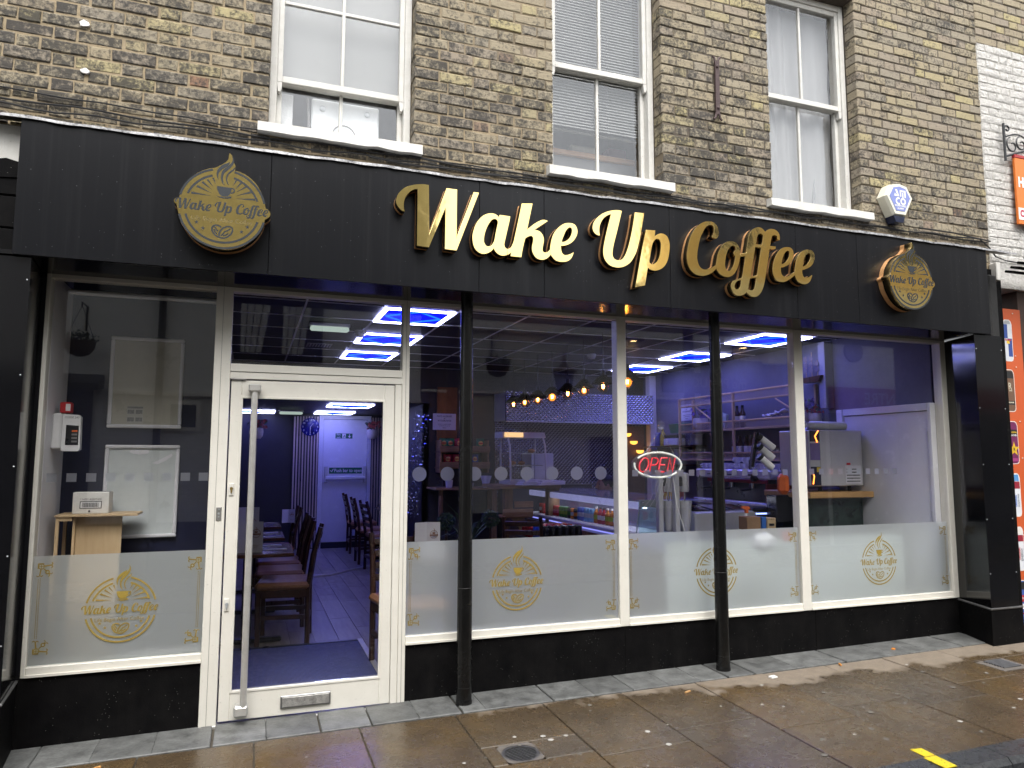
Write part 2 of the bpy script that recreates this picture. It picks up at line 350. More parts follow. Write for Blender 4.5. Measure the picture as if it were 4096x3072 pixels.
# traced outlines of the sign lettering (mm) and of the round emblem (unit radius)
GLYPH = {"W":[[[1863,2525],[1844,2529],[1828,2543],[1815,2561],[1810,2581],[1813,2603],[1822,2627],[1841,2652],[1866,2674],[1894,2687],[1927,2698],[1959,2704],[1985,2706],[2005,2704],[2010,2404],[2111,2700],[2178,2700],[2177,2400],[2280,2698],[2316,2698],[2178,2323],[2105,2325],[2106,2574],[2010,2325],[1937,2328],[1936,2670],[1911,2662],[1889,2644],[1870,2618],[1860,2591],[1857,2561]]],"a":[[[2442,2559],[2447,2575],[2517,2574],[2513,2547],[2497,2477],[2484,2419],[2479,2393],[2482,2379],[2488,2371],[2497,2367],[2497,2328],[2488,2324],[2468,2320],[2448,2323],[2429,2334],[2417,2347],[2411,2361],[2395,2342],[2375,2328],[2353,2320],[2330,2320],[2307,2331],[2290,2348],[2280,2372],[2275,2402],[2275,2430],[2282,2462],[2294,2497],[2311,2525],[2334,2552],[2360,2569],[2383,2577],[2406,2579],[2423,2575],[2435,2568]],[[2413,2544],[2425,2543],[2433,2535],[2435,2524],[2430,2498],[2421,2455],[2413,2411],[2404,2391],[2392,2377],[2378,2371],[2365,2372],[2355,2382],[2349,2396],[2349,2416],[2352,2439],[2360,2468],[2372,2497],[2386,2521],[2399,2537]]],"k":[[[2591,2665],[2665,2674],[2628,2502],[2720,2573],[2769,2573],[2679,2507],[2697,2505],[2715,2498],[2730,2482],[2738,2463],[2740,2443],[2736,2419],[2732,2396],[2731,2381],[2736,2373],[2747,2369],[2757,2371],[2768,2378],[2780,2394],[2786,2358],[2769,2339],[2751,2326],[2727,2319],[2703,2321],[2682,2332],[2667,2352],[2659,2374],[2659,2400],[2664,2423],[2667,2447],[2664,2458],[2656,2464],[2643,2461],[2628,2453],[2615,2441],[2590,2322],[2518,2322],[2521,2345],[2506,2332],[2497,2328],[2497,2367],[2509,2370],[2521,2380],[2531,2400],[2539,2422]]],"e":[[[2786,2358],[2797,2342],[2815,2326],[2840,2319],[2864,2319],[2889,2323],[2911,2334],[2928,2352],[2938,2372],[2943,2393],[2927,2381],[2908,2372],[2883,2366],[2868,2372],[2859,2389],[2856,2406],[2856,2422],[2881,2426],[2909,2437],[2934,2455],[2954,2479],[2967,2505],[2971,2529],[2966,2552],[2954,2569],[2935,2577],[2910,2577],[2885,2572],[2860,2558],[2835,2536],[2813,2509],[2797,2478],[2787,2442],[2780,2394]],[[2917,2548],[2927,2545],[2931,2532],[2928,2510],[2917,2485],[2896,2462],[2878,2452],[2862,2449],[2865,2465],[2875,2489],[2887,2517],[2902,2538]]],"U":[[[3129,2517],[3110,2519],[3094,2527],[3082,2540],[3076,2559],[3078,2582],[3088,2607],[3111,2636],[3140,2661],[3173,2680],[3211,2694],[3248,2702],[3274,2703],[3290,2700],[3272,2630],[3250,2548],[3233,2489],[3222,2442],[3218,2408],[3223,2385],[3235,2373],[3252,2369],[3273,2372],[3290,2382],[3309,2409],[3326,2449],[3342,2500],[3365,2595],[3384,2703],[3456,2706],[3440,2622],[3421,2535],[3407,2480],[3391,2432],[3369,2392],[3348,2363],[3322,2342],[3293,2327],[3259,2319],[3226,2320],[3198,2328],[3173,2347],[3157,2371],[3150,2401],[3151,2435],[3161,2489],[3180,2566],[3202,2645],[3208,2668],[3186,2658],[3161,2640],[3140,2611],[3128,2580],[3125,2553],[3126,2534]]],"p":[[[3466,2594],[3538,2598],[3532,2557],[3553,2573],[3579,2582],[3605,2580],[3627,2567],[3641,2539],[3646,2508],[3641,2457],[3630,2409],[3612,2373],[3587,2347],[3556,2330],[3526,2323],[3500,2326],[3485,2332],[3477,2341],[3452,2218],[3378,2199],[3397,2288],[3420,2397],[3444,2507]],[[3528,2525],[3539,2536],[3552,2540],[3565,2537],[3574,2521],[3576,2494],[3571,2454],[3560,2414],[3545,2388],[3525,2372],[3507,2367],[3495,2371],[3488,2382],[3503,2455],[3515,2503]]],"C":[[[4005,2407],[3983,2392],[3957,2379],[3932,2370],[3910,2368],[3889,2374],[3875,2387],[3865,2408],[3859,2438],[3861,2476],[3868,2514],[3878,2553],[3891,2592],[3911,2629],[3933,2662],[3956,2678],[3974,2683],[3988,2679],[3996,2665],[3995,2645],[3990,2625],[3976,2604],[3982,2596],[3997,2591],[4015,2593],[4028,2604],[4036,2620],[4038,2643],[4032,2668],[4020,2689],[4000,2703],[3975,2709],[3945,2707],[3916,2698],[3887,2680],[3857,2655],[3828,2617],[3805,2574],[3790,2528],[3780,2483],[3775,2443],[3777,2412],[3784,2384],[3799,2358],[3820,2338],[3848,2325],[3880,2320],[3912,2323],[3945,2334],[3974,2350],[3993,2365],[4007,2380]]],"o":[[[4005,2407],[4012,2440],[4022,2483],[4038,2516],[4061,2550],[4088,2572],[4114,2584],[4140,2588],[4166,2585],[4186,2572],[4199,2555],[4206,2533],[4209,2504],[4208,2483],[4203,2459],[4192,2423],[4174,2386],[4151,2355],[4124,2337],[4098,2330],[4069,2332],[4043,2342],[4022,2359],[4007,2380]],[[4148,2556],[4163,2554],[4170,2542],[4168,2529],[4156,2518],[4152,2505],[4156,2491],[4165,2484],[4162,2464],[4154,2435],[4141,2405],[4126,2385],[4107,2375],[4092,2378],[4084,2393],[4081,2419],[4086,2454],[4096,2490],[4110,2523],[4130,2546]]],"ff":[[[4209,2505],[4259,2517],[4265,2556],[4275,2600],[4284,2640],[4303,2674],[4329,2698],[4363,2712],[4393,2711],[4413,2699],[4425,2685],[4443,2700],[4469,2711],[4500,2714],[4525,2706],[4544,2688],[4552,2665],[4549,2638],[4535,2638],[4525,2644],[4527,2659],[4519,2667],[4504,2668],[4489,2662],[4480,2647],[4472,2617],[4465,2588],[4514,2589],[4509,2568],[4459,2566],[4451,2525],[4435,2448],[4419,2375],[4404,2314],[4390,2274],[4369,2240],[4343,2217],[4314,2208],[4285,2212],[4265,2225],[4251,2238],[4236,2223],[4215,2212],[4186,2206],[4161,2211],[4141,2225],[4128,2245],[4122,2269],[4127,2290],[4144,2309],[4173,2322],[4215,2337],[4225,2376],[4240,2448],[4248,2491],[4229,2488],[4207,2481]],[[4384,2667],[4397,2665],[4405,2653],[4402,2631],[4392,2588],[4345,2587],[4351,2615],[4356,2641],[4369,2660]],[[4337,2565],[4385,2566],[4372,2503],[4356,2430],[4341,2363],[4290,2353],[4310,2444],[4325,2509]],[[4285,2337],[4335,2348],[4321,2286],[4314,2267],[4301,2256],[4282,2256],[4266,2260],[4271,2285]],[[4207,2318],[4203,2290],[4192,2264],[4175,2253],[4161,2255],[4154,2268],[4158,2286],[4173,2305],[4190,2314]]],"e1":[[[4669,2421],[4651,2407],[4624,2390],[4597,2379],[4576,2377],[4559,2388],[4551,2409],[4552,2439],[4583,2448],[4619,2465],[4646,2493],[4663,2524],[4668,2554],[4661,2578],[4642,2593],[4611,2595],[4581,2588],[4549,2569],[4522,2539],[4501,2505],[4485,2460],[4477,2416],[4480,2384],[4493,2357],[4514,2339],[4543,2334],[4578,2337],[4613,2353],[4640,2370],[4670,2394]],[[4615,2567],[4627,2564],[4629,2546],[4621,2520],[4602,2493],[4580,2474],[4558,2465],[4563,2489],[4575,2519],[4592,2550]]],"e2":[[[4669,2421],[4672,2441],[4681,2482],[4696,2520],[4719,2555],[4752,2582],[4788,2594],[4819,2594],[4843,2584],[4855,2561],[4854,2535],[4844,2505],[4822,2477],[4790,2456],[4751,2441],[4739,2439],[4739,2415],[4747,2394],[4762,2386],[4787,2390],[4809,2399],[4827,2412],[4820,2389],[4805,2362],[4784,2344],[4757,2335],[4727,2337],[4701,2348],[4682,2366],[4670,2394]],[[4804,2568],[4814,2564],[4817,2546],[4806,2516],[4785,2488],[4760,2471],[4746,2465],[4749,2489],[4760,2519],[4777,2550]]]}
LOGO = {"steam":[[[0.121,1.214],[0.104,1.139],[0.035,1.069],[-0.058,0.994],[-0.116,0.908],[-0.133,0.809],[-0.116,0.723],[-0.15,0.775],[-0.173,0.861],[-0.162,0.96],[-0.104,1.058],[-0.017,1.139],[0.075,1.185]],[[0.162,1.376],[0.208,1.312],[0.22,1.225],[0.185,1.127],[0.098,1.012],[0.012,0.919],[-0.023,0.815],[-0.017,0.717],[0.023,0.595],[-0.029,0.647],[-0.069,0.751],[-0.069,0.855],[-0.04,0.971],[0.046,1.069],[0.133,1.162],[0.185,1.266]],[[0.254,1.11],[0.243,1.04],[0.191,0.977],[0.116,0.896],[0.081,0.809],[0.081,0.728],[0.127,0.607],[0.075,0.659],[0.046,0.763],[0.058,0.861],[0.116,0.96],[0.202,1.04]]],"cup":[[[-0.156,0.561],[0.191,0.555],[0.185,0.486],[0.168,0.422],[0.139,0.364],[0.098,0.318],[0.035,0.312],[-0.035,0.318],[-0.087,0.358],[-0.121,0.422],[-0.145,0.486]],[[-0.162,0.312],[-0.098,0.295],[-0.035,0.306],[0.012,0.295],[0.087,0.301],[0.133,0.329],[0.191,0.329],[0.185,0.289],[0.104,0.266],[-0.017,0.26],[-0.11,0.283]]],"handle":[[[0.191,0.538],[0.237,0.532],[0.254,0.497],[0.243,0.451],[0.202,0.422],[0.168,0.416]]],"rays":[[[-0.723,0.347],[-0.723,0.289],[-0.272,0.295]],[[-0.59,0.526],[-0.618,0.474],[-0.254,0.358]],[[-0.474,0.642],[-0.509,0.595],[-0.26,0.451]],[[-0.358,0.711],[-0.393,0.682],[-0.231,0.526]],[[-0.225,0.763],[-0.266,0.746],[-0.179,0.595]],[[0.312,0.763],[0.266,0.757],[0.208,0.601]],[[0.428,0.705],[0.382,0.717],[0.26,0.514]],[[0.549,0.618],[0.509,0.642],[0.277,0.445]],[[0.665,0.48],[0.624,0.52],[0.277,0.358]],[[0.751,0.295],[0.74,0.347],[0.277,0.289]]],"stars":[[[-0.578,-0.405],[-0.428,-0.543],[0.457,-0.543],[0.59,-0.405]]],"beans":[[[-0.012,-0.48],[-0.058,-0.445],[-0.127,-0.434],[-0.191,-0.451],[-0.225,-0.509],[-0.22,-0.572],[-0.185,-0.642],[-0.133,-0.699],[-0.058,-0.734]],[[-0.052,-0.705],[-0.058,-0.636],[-0.029,-0.566],[0.029,-0.491],[0.11,-0.445],[0.185,-0.439],[0.243,-0.474],[0.249,-0.538],[0.22,-0.624],[0.15,-0.694],[0.075,-0.74],[0.0,-0.746],[-0.052,-0.728]],[[-0.017,-0.688],[0.04,-0.63],[0.069,-0.578],[0.127,-0.549],[0.197,-0.497]],[[-0.179,-0.48],[-0.139,-0.503],[-0.121,-0.555],[-0.075,-0.578]],[[-0.179,-0.538],[-0.15,-0.607],[-0.104,-0.647]],[[0.029,-0.682],[0.104,-0.659],[0.156,-0.618]]]}
OUTLINE = [(0.102,1.451),(0.172,1.386),(0.214,1.284),(0.223,1.205),(0.256,1.144),(0.251,1.009),(0.326,1.005),(0.507,0.94),(0.66,0.837),(0.786,0.707),(0.898,0.507),(0.967,0.316),(1.009,0.126),(1.079,0.093),(1.126,0.005),(1.107,-0.079),(0.995,-0.172),(0.972,-0.307),(0.888,-0.498),(0.758,-0.688),(0.572,-0.856),(0.358,-0.967),(0.14,-1.019),(-0.079,-1.019),(-0.298,-0.967),(-0.516,-0.865),(-0.707,-0.707),(-0.856,-0.512),(-0.963,-0.321),(-1.019,-0.121),(-1.047,-0.005),(-1.093,0.028),(-1.107,0.079),(-1.07,0.135),(-0.995,0.172),(-0.972,0.265),(-0.912,0.447),(-0.805,0.623),(-0.67,0.786),(-0.516,0.902),(-0.349,0.986),(-0.233,1.019),(-0.116,1.088),(0.009,1.191),(0.079,1.284),(0.088,1.381)]
# ---------------------------------------------------------------- shared materials
white_paint = Mt('white_paint', (.72, .70, .64), .42, var=.06, scale=5, bump=.12, bscale=30)
def _frame():
    b = N('cream_frame'); p = b.pos()
    n1 = b.noise(p, 7, 6, .7); n2 = b.noise(p, 60, 4, .7)
    c = b.mix(b.ramp(n1, [(.35, 0), (.75, .5)]), (.74, .718, .65), (.62, .6, .53))
    c = b.mix(b.ramp(n2, [(.62, 0), (.72, .35)]), c, (.34, .32, .28))
    b.bsdf(c, .38, 0, b.bump(n2, .08, .002)); return b.mat
cream_frame = _frame()
def _peel():
    b = N('weathered_white_paint'); p = b.pos()
    n1 = b.noise(p, 9, 6, .7); n2 = b.noise(p, 45, 5, .75, .4)
    c = b.mix(b.ramp(n1, [(.4, 0), (.8, .6)]), (.62, .61, .575), (.46, .44, .4))
    c = b.mix(b.ramp(n2, [(.64, 0), (.70, .85)]), c, (.25, .23, .2))
    b.bsdf(c, .55, 0, b.bump(n2, .4, .004)); return b.mat
peel_paint = _peel()
black_gloss = Mt('black_gloss_panel', (.005, .005, .006), .12, var=.2, scale=3, rvar=.05)
black_satin = Mt('black_satin_metal', (.007, .007, .008), .32, var=.3, scale=4)
def _riser():
    b = N('black_render'); p = b.pos()
    n1 = b.noise(p, 5, 6, .7); n2 = b.noise(p, 130, 3, .7)
    vo = b.n('TexVoronoi'); b.l(p, vo.inputs['Vector']); vo.inputs['Scale'].default_value = 58
    dot = b.math('LESS_THAN', vo.outputs['Distance'], .09)
    keep = b.math('GREATER_THAN', b.noise(p, 9, 0), .56)
    c = b.ramp(n1, [(.3, (.003, .003, .0035)), (.8, (.010, .0095, .0095))])
    sx = b.n('SeparateXYZ'); b.l(p, sx.inputs[0]); drip = b.noise(b.vm('MULTIPLY', p, (11, 11, 1.6)), 1, 5, .7); low = b.math('MULTIPLY', b.math('SUBTRACT', .02, sx.outputs[2]), 2.2, clamp=True)
    c = b.mix(b.math('MULTIPLY', b.ramp(drip, [(.5, 0), (.8, .14)]), low), c, (.05, .046, .042))
    c = b.mix(b.math('MULTIPLY', b.math('MULTIPLY', dot, keep), .7), c, (.28, .27, .25))
    b.bsdf(c, b.math('MULTIPLY_ADD', n1, .3, .4), 0, b.bump(n2, .35, .003), .05); return b.mat
black_render = _riser()
def _fascia():
    b = N('wet_black_fascia'); p = b.pos()
    s = b.noise(b.vm('MULTIPLY', p, (16, 1, .35)), 1, 4, .6); s2 = b.noise(b.vm('MULTIPLY', p, (70, 1, 1.2)), 1, 3, .6)
    run = b.ramp(b.math('MULTIPLY_ADD', s, .55, b.math('MULTIPLY', s2, .45)), [(.5, 0), (.75, 1)])
    c = b.mix(run, (.006, .0065, .0085), (.0125, .013, .015))
    vo = b.n('TexVoronoi'); b.l(b.vm('MULTIPLY', p, (1, .1, 1)), vo.inputs['Vector']); vo.inputs['Scale'].default_value = 44; vo.inputs['Randomness'].default_value = 1
    sc = b.n('SeparateColor'); b.l(vo.outputs['Color'], sc.inputs[0])
    thr = b.math('MULTIPLY', b.math('GREATER_THAN', sc.outputs[0], .72), b.math('MULTIPLY_ADD', sc.outputs[1], .09, .05))
    drop = b.math('LESS_THAN', vo.outputs['Distance'], thr)
    c = b.mix(b.math('MULTIPLY', drop, .5), c, (.3, .31, .32))
    h = b.math('MULTIPLY', b.math('SUBTRACT', .14, vo.outputs['Distance'], clamp=True), b.math('GREATER_THAN', sc.outputs[0], .72))
    b.bsdf(c, b.math('MULTIPLY_ADD', run, .03, .3), 0, b.bump(h, .5, .01), .21); return b.mat
fascia_mat = _fascia()
def _gold(name, col, rough, wob):
    b = N(name); p = b.pos()
    n = b.noise(p, 9, 2, .5); n2 = b.noise(p, 60, 3, .6)
    bp = b.bump(b.math('MULTIPLY_ADD', n2, .05, n), wob, .02)
    b.bsdf(col, b.math('MULTIPLY_ADD', n2, .06, rough), 1.0, bp); return b.mat
gold = _gold('polished_brass', (.86, .655, .265), .05, .05)
gold_side = _gold('shaded_brass_return', (.34, .25, .11), .2, .12)  # dark reflections of the gold sides put into a darker copy of the brass
copper_glow_lip = Mt('copper_glow_lip', (.85, .44, .19), .35, metal=.35, var=.25, scale=20)  # copper glow behind letters and round signs put into the lip's colour
gold_print = Mt('gold_vinyl', (.42, .30, .055), .5, var=.05)
engrave = Mt('grey_engraving', (.035, .04, .045), .5, spec=.2, var=.1)
def _brick(name, light=0.0, white=False):
    b = N(name); p = b.pos()
    oi = b.n('ObjectInfo').outputs['Random']; at = b.n('Attribute', attribute_name='rnd').outputs['Fac']
    r = b.math('FRACT', b.math('ADD', oi, at)); r2 = b.math('FRACT', b.math('MULTIPLY', r, 7.31)); r3 = b.math('FRACT', b.math('MULTIPLY', r, 23.7))
    cx = b.n('CombineXYZ'); b.l(b.math('MULTIPLY', r, 31.0), cx.inputs[0]); b.l(b.math('MULTIPLY', r2, 17.0), cx.inputs[2])
    q = b.vm('ADD', p, cx.outputs[0])
    big = b.noise(q, 9, 3, .6); fine = b.noise(q, 48, 6, .72, .3); grit = b.noise(q, 190, 3, .7)
    streak = b.noise(b.vm('MULTIPLY', q, (14, 30, 70)), 1, 3, .6)
    sx = b.n('SeparateXYZ'); b.l(p, sx.inputs[0])
    wall = b.noise(p, 1.1, 3, .6)
    if white:
        c = b.ramp(fine, [(.3, (.74, .72, .68)), (.62, (.66, .64, .6))])
        crack = b.math('MULTIPLY_ADD', fine, .6, b.math('MULTIPLY', streak, .4))
        c = b.mix(b.ramp(crack, [(.59, 0), (.65, .6)]), c, (.24, .22, .2))
        b.bsdf(c, .6, 0, b.bump(b.math('ADD', fine, b.math('MULTIPLY', big, 1.5)), 1.0, .03)); return b.mat
    base = b.ramp(r2, [(0, (.29, .245, .165)), (.3, (.34, .29, .195)), (.55, (.27, .24, .185)), (.75, (.29, .24, .18)), (.92, (.42, .36, .18)), (.985, (.24, .21, .165)), (1, (.3, .15, .08))])
    base = b.mix(b.ramp(fine, [(.3, 0), (.7, .45)]), base, (.22, .18, .13))
    mid = b.noise(q, 17, 6, .72, .7)
    soot = b.math('MULTIPLY_ADD', big, .7, b.math('MULTIPLY_ADD', mid, 1.25, b.math('MULTIPLY', fine, 1.35)))
    soot = b.math('ADD', soot, b.math('MULTIPLY_ADD', b.math('SUBTRACT', r3, .5), .26, -1.17))
    # the wall is sootier low down and towards its left end
    grad = b.math('ADD', b.math('MULTIPLY', b.math('SUBTRACT', 3.75, sx.outputs[2]), .12), b.math('MULTIPLY', b.math('SUBTRACT', 3.4, sx.outputs[0]), .016))
    soot = b.math('ADD', soot, b.math('ADD', b.math('MAXIMUM', b.math('MINIMUM', grad, .14), -.1), b.math('MULTIPLY', b.math('SUBTRACT', wall, .5), .6)))
    soot = b.math('ADD', soot, -.05 - light)
    k = b.ramp(soot, [(.3, .04), (.5, .56), (.66, .9)])
    c = b.mix(k, base, (.028, .026, .0245))
    c = b.mix(b.ramp(grit, [(.62, 0), (.75, .4)]), c, (.05, .045, .04))
    b.bsdf(c, .85, 0, b.bump(b.math('MULTIPLY_ADD', fine, .6, b.math('MULTIPLY_ADD', streak, .5, b.math('MULTIPLY', grit, .35))), .75, .008)); return b.mat
brick_mat = _brick('sooty_stock_brick'); brick_clean = _brick('buff_stock_brick', .22); brick_white = _brick('flaking_white_brick', 0, True)
def _mortar():
    b = N('lime_mortar'); p = b.pos(); sx = b.n('SeparateXYZ'); b.l(p, sx.inputs[0])
    n = b.noise(p, 60, 5, .7); w = b.noise(p, 2.2, 4, .6)
    dark = b.math('ADD', b.math('MULTIPLY', b.math('SUBTRACT', sx.outputs[0], 1.6), .34), b.math('MULTIPLY', b.math('SUBTRACT', w, .5), 1.6), clamp=True)
    low = b.math('MULTIPLY', b.math('SUBTRACT', 3.5, sx.outputs[2]), .9, clamp=True)
    dark = b.math('MULTIPLY', dark, b.math('SUBTRACT', 1.0, low, clamp=True))
    c = b.mix(dark, b.ramp(n, [(.3, (.25, .195, .12)), (.7, (.35, .28, .18))]), (.085, .07, .055))
    b.bsdf(c, .9, 0, b.bump(n, .6, .006)); return b.mat
mortar = _mortar()
def _slab():
    b = N('wet_york_stone'); p = b.pos(); oi = b.n('ObjectInfo').outputs['Random']
    cx = b.n('CombineXYZ'); b.l(b.math('MULTIPLY', oi, 9.0), cx.inputs[0]); q = b.vm('ADD', p, cx.outputs[0])
    big = b.noise(q, 2.4, 4, .6, .6); fine = b.noise(p, 120, 4, .7); mid = b.noise(q, 14, 5, .65)
    sx = b.n('SeparateXYZ'); b.l(p, sx.inputs[0])
    edge = b.noise(p, 3.2, 5, .65)
    # dry strip under the shopfront overhang, wet beyond an uneven tide line
    dry = b.math('MULTIPLY_ADD', b.math('SUBTRACT', edge, .5), .9, b.math('ADD', b.math('ADD', sx.outputs[1], .42 + .5), b.math('MINIMUM', b.math('MULTIPLY', b.math('SUBTRACT', sx.outputs[0], 3.6), .09), .1)))
    dry = b.ramp(dry, [(.46, 0), (.56, 1)])
    wetc = b.ramp(big, [(.3, (.062, .042, .023)), (.52, (.09, .061, .031)), (.7, (.115, .072, .027))])
    hs = b.n('HueSaturation'); b.l(wetc, hs.inputs['Color']); b.set(hs.inputs['Value'], b.math('MULTIPLY_ADD', oi, .28, .84)); b.set(hs.inputs['Saturation'], b.math('MULTIPLY_ADD', oi, .35, .75))
    dryc = b.ramp(mid, [(.3, (.17, .135, .1)), (.7, (.25, .205, .155))])
    c = b.mix(dry, hs.outputs[0], dryc); c = b.mix(b.ramp(fine, [(.35, .25), (.6, 0)]), c, (.03, .025, .02))
    ro = b.math('MULTIPLY_ADD', dry, .42, b.math('MULTIPLY_ADD', mid, .3, .12))
    b.bsdf(c, ro, 0, b.bump(b.math('MULTIPLY_ADD', fine, .4, mid), .22, .004), .6); return b.mat
slab_mat = _slab()
slate_mat = Mt('grey_slate', (.115, .118, .115), .5, var=.6, scale=11, bump=.8, bscale=40, obj=.18)
kerb_mat = Mt('dark_granite_kerb', (.045, .048, .052), .28, var=.4, scale=30, bump=.2, bscale=90)
asphalt = Mt('wet_asphalt', (.04, .04, .042), .35, var=.3, scale=40, bump=.5, bscale=150)
glass = Glass('clear_glass', .05)
glass_up = Glass('old_sash_glass', .06)
def _film(name, col, blur, share=.33):
    b = N(name); p = b.pos(); n = b.noise(p, 3.5, 4, .6); sp = b.noise(p, 240, 2, .6)
    rf = b.n('BsdfRefraction'); rf.inputs['Roughness'].default_value = blur; rf.inputs['IOR'].default_value = 1.28; rf.inputs[0].default_value = (.9, .93, .95, 1)
    df = b.n('BsdfDiffuse'); b.l(b.ramp(b.math('MULTIPLY_ADD', sp, .3, n), [(.4, tuple(c*.93 for c in col)), (.9, col)]), df.inputs[0])
    tr = b.n('BsdfTranslucent'); tr.inputs[0].default_value = (.62, .64, .66, 1)
    m1 = b.n('MixShader'); m1.inputs[0].default_value = .26; b.l(rf.outputs[0], m1.inputs[1]); b.l(tr.outputs[0], m1.inputs[2])
    m2 = b.n('MixShader'); m2.inputs[0].default_value = share; b.l(m1.outputs[0], m2.inputs[1]); b.l(df.outputs[0], m2.inputs[2])
    b.l(m2.outputs[0], b.out.inputs['Surface']); return b.mat
film_mat = _film('frosted_film', (.70, .745, .735), .42, .40)
dot_mat = _film('frosted_dot', (.3, .31, .36), .42, .3)

# ---------------------------------------------------------------- ground
def gz(x, y): return -.411 + .011*x + .02*y
def slab_mb(x0, x1, y0, y1, th=.05, gap=.004, ch=.003, lift=0.0):
    mb = MB(); x0 += gap; x1 -= gap; y0 += gap; y1 -= gap
    top = [(x0+ch, y0+ch), (x1-ch, y0+ch), (x1-ch, y1-ch), (x0+ch, y1-ch)]; out = [(x0, y0), (x1, y0), (x1, y1), (x0, y1)]
    vs = [(x, y, gz(x, y)+lift) for x, y in top] + [(x, y, gz(x, y)-ch+lift) for x, y in out] + [(x, y, gz(x, y)-th+lift) for x, y in out]
    return mb.add(vs, [(0,1,2,3)] + [(4+i, 4+(i+1) % 4, (i+1) % 4, i) for i in range(4)] + [(8+i, 8+(i+1) % 4, 4+(i+1) % 4, 4+i) for i in range(4)])
pav = setting('pavement')
joint_mat = Mt('sandy_joint', (.07, .06, .045), .8, var=.3, scale=40)
MB().add([(x, y, gz(x, y)-.012) for x, y in ((-9, -1.71), (14, -1.71), (14, -.0), (-9, -.0))], [(0,1,2,3)]).build('joint_bed', joint_mat, pav)
xs = [-1.08+.5545*i for i in range(-3, 4)] + [1.138, 1.69, 2.24, 2.788, 3.325, 3.873, 4.415, 4.944, 5.47, 6.01, 6.55, 7.1, 7.65, 8.2]
xs = sorted(x for x in xs if not .6 < x < 1.1)
cuts = {1.138: [-.98], 1.69: [-1.19], 2.24: [-.815, -1.04], 2.788: [-1.11], 3.325: [-.95], 3.873: [-1.14], 4.415: [-.99], 4.944: [-1.137], 5.47: [-.93], 6.01: [-.62, -.85], 6.55: [-1.1]}
for i in range(len(xs)-1):
    ys = [-.318] + cuts.get(xs[i], [-.75-rng.random()*.5]) + [-1.69]
    for j in range(len(ys)-1):
        if xs[i] == 2.24 and j == 1:      # column split round the manhole frame
            continue
        if xs[i] == 6.01 and j == 1:
            slab_mb(6.29, xs[i+1], ys[j+1], ys[j], lift=rng.uniform(-.0015, .0015)).build('paving_slab', slab_mat, pav); continue
        slab_mb(xs[i], xs[i+1], ys[j+1], ys[j], lift=rng.uniform(-.002, .002)).build('paving_slab', slab_mat, pav)
slab_mb(2.24, 2.324, -1.04, -.815).build('paving_slab', slab_mat, pav)
slab_mb(2.516, 2.788, -1.04, -.815).build('paving_slab', slab_mat, pav)
slate = setting('slate_threshold_strip')
sj = [-1.0, -.72, -.45, -.17, .1, .37, .65, .925, 1.205, 1.485, 1.765, 2.04, 2.29, 2.44, 2.87, 3.155, 3.425, 3.69, 3.93, 4.14, 4.36, 4.72, 5.15, 5.6, 5.95, 6.3, 6.64]
for i in range(len(sj)-1):
    slab_mb(sj[i]+rng.uniform(-.01, .01), sj[i+1], -.312, -.004, lift=.004, ch=.004).build('slate_tile', slate_mat, slate)
kerb = setting('kerb')
for i in range(-8, 16):
    x0 = 1.95+.92*i; mb = MB(); pr = [(-1.685, 0), (-1.815, -.004), (-1.838, -.03), (-1.842, -.16), (-1.685, -.16)]
    for X in (x0+.003, x0+.917):
        mb.v += [(X, y, gz(X, y)+z) for y, z in pr]
    mb.add([], []); mb.f += [(0,1,2,3,4)[::-1], (5,6,7,8,9)] + [(k, (k+1) % 5, (k+1) % 5+5, k+5) for k in range(5)]; mb.m += [0]*7
    mb.build('kerb_stone', kerb_mat, kerb)
road = MB().add([(x, y, gz(x, -1.9)-.125) for x, y in ((-60, -60), (60, -60), (60, -1.8), (-60, -1.8))], [(0,1,2,3)]).build('road', asphalt, None, kind='structure')
MB().add([(-150, -150, -2.2), (150, -150, -2.2), (150, 150, -2.2), (-150, 150, -2.2)], [(0,1,2,3)]).build('ground', asphalt, None, kind='structure')
# manhole and drain
iron = Mt('worn_iron', (.09, .09, .095), .45, metal=.5, var=.4, scale=30, bump=.3)
def gp(x, y, dz=0): return (x, y, gz(x, y)+dz)
t = thing('manhole_cover', gp(2.42, -.93), 'round iron manhole cover in a square frame among the brown paving slabs', 'manhole cover')
mb = MB(); th = [2*math.pi*i/28 for i in range(28)]
for (rr, z) in ((.098, -.006), (.084, -.006)): mb.v += [gp(2.42+rr*math.cos(a), -.935+rr*.98*math.sin(a), z+.004) for a in th]
sq = [(2.325, -1.035), (2.515, -1.035), (2.515, -.825), (2.325, -.825)]
fr = MB(); ring = [gp(2.42+.099*math.cos(a), -.935+.097*math.sin(a), .0) for a in th]
sqp = []
for a in th:
    c, s_ = math.cos(a), math.sin(a); k = 1/max(abs(c), abs(s_)); sqp.append(gp(2.42+.1*c*k, -.93+.108*s_*k, .0))
fr.add(ring+sqp, [(i, 28+i, 28+(i+1) % 28, (i+1) % 28) for i in range(28)])
fr.build('concrete_frame', Mt('grimy_concrete', (.13, .115, .1), .7, var=.35, scale=40, bump=.5), t)
ri = MB(); ri.add(mb.v, [(i, (i+1) % 28, 28+(i+1) % 28, 28+i) for i in range(28)]); ri.build('rim', iron, t)
lid = MB().add([gp(2.42+.083*math.cos(a), -.935+.081*math.sin(a), -.006) for a in th], [tuple(range(28))])
lp = lid.build('lid', Mt('dark_iron_lid', (.05, .05, .053), .4, metal=.4, var=.4, scale=40), t)
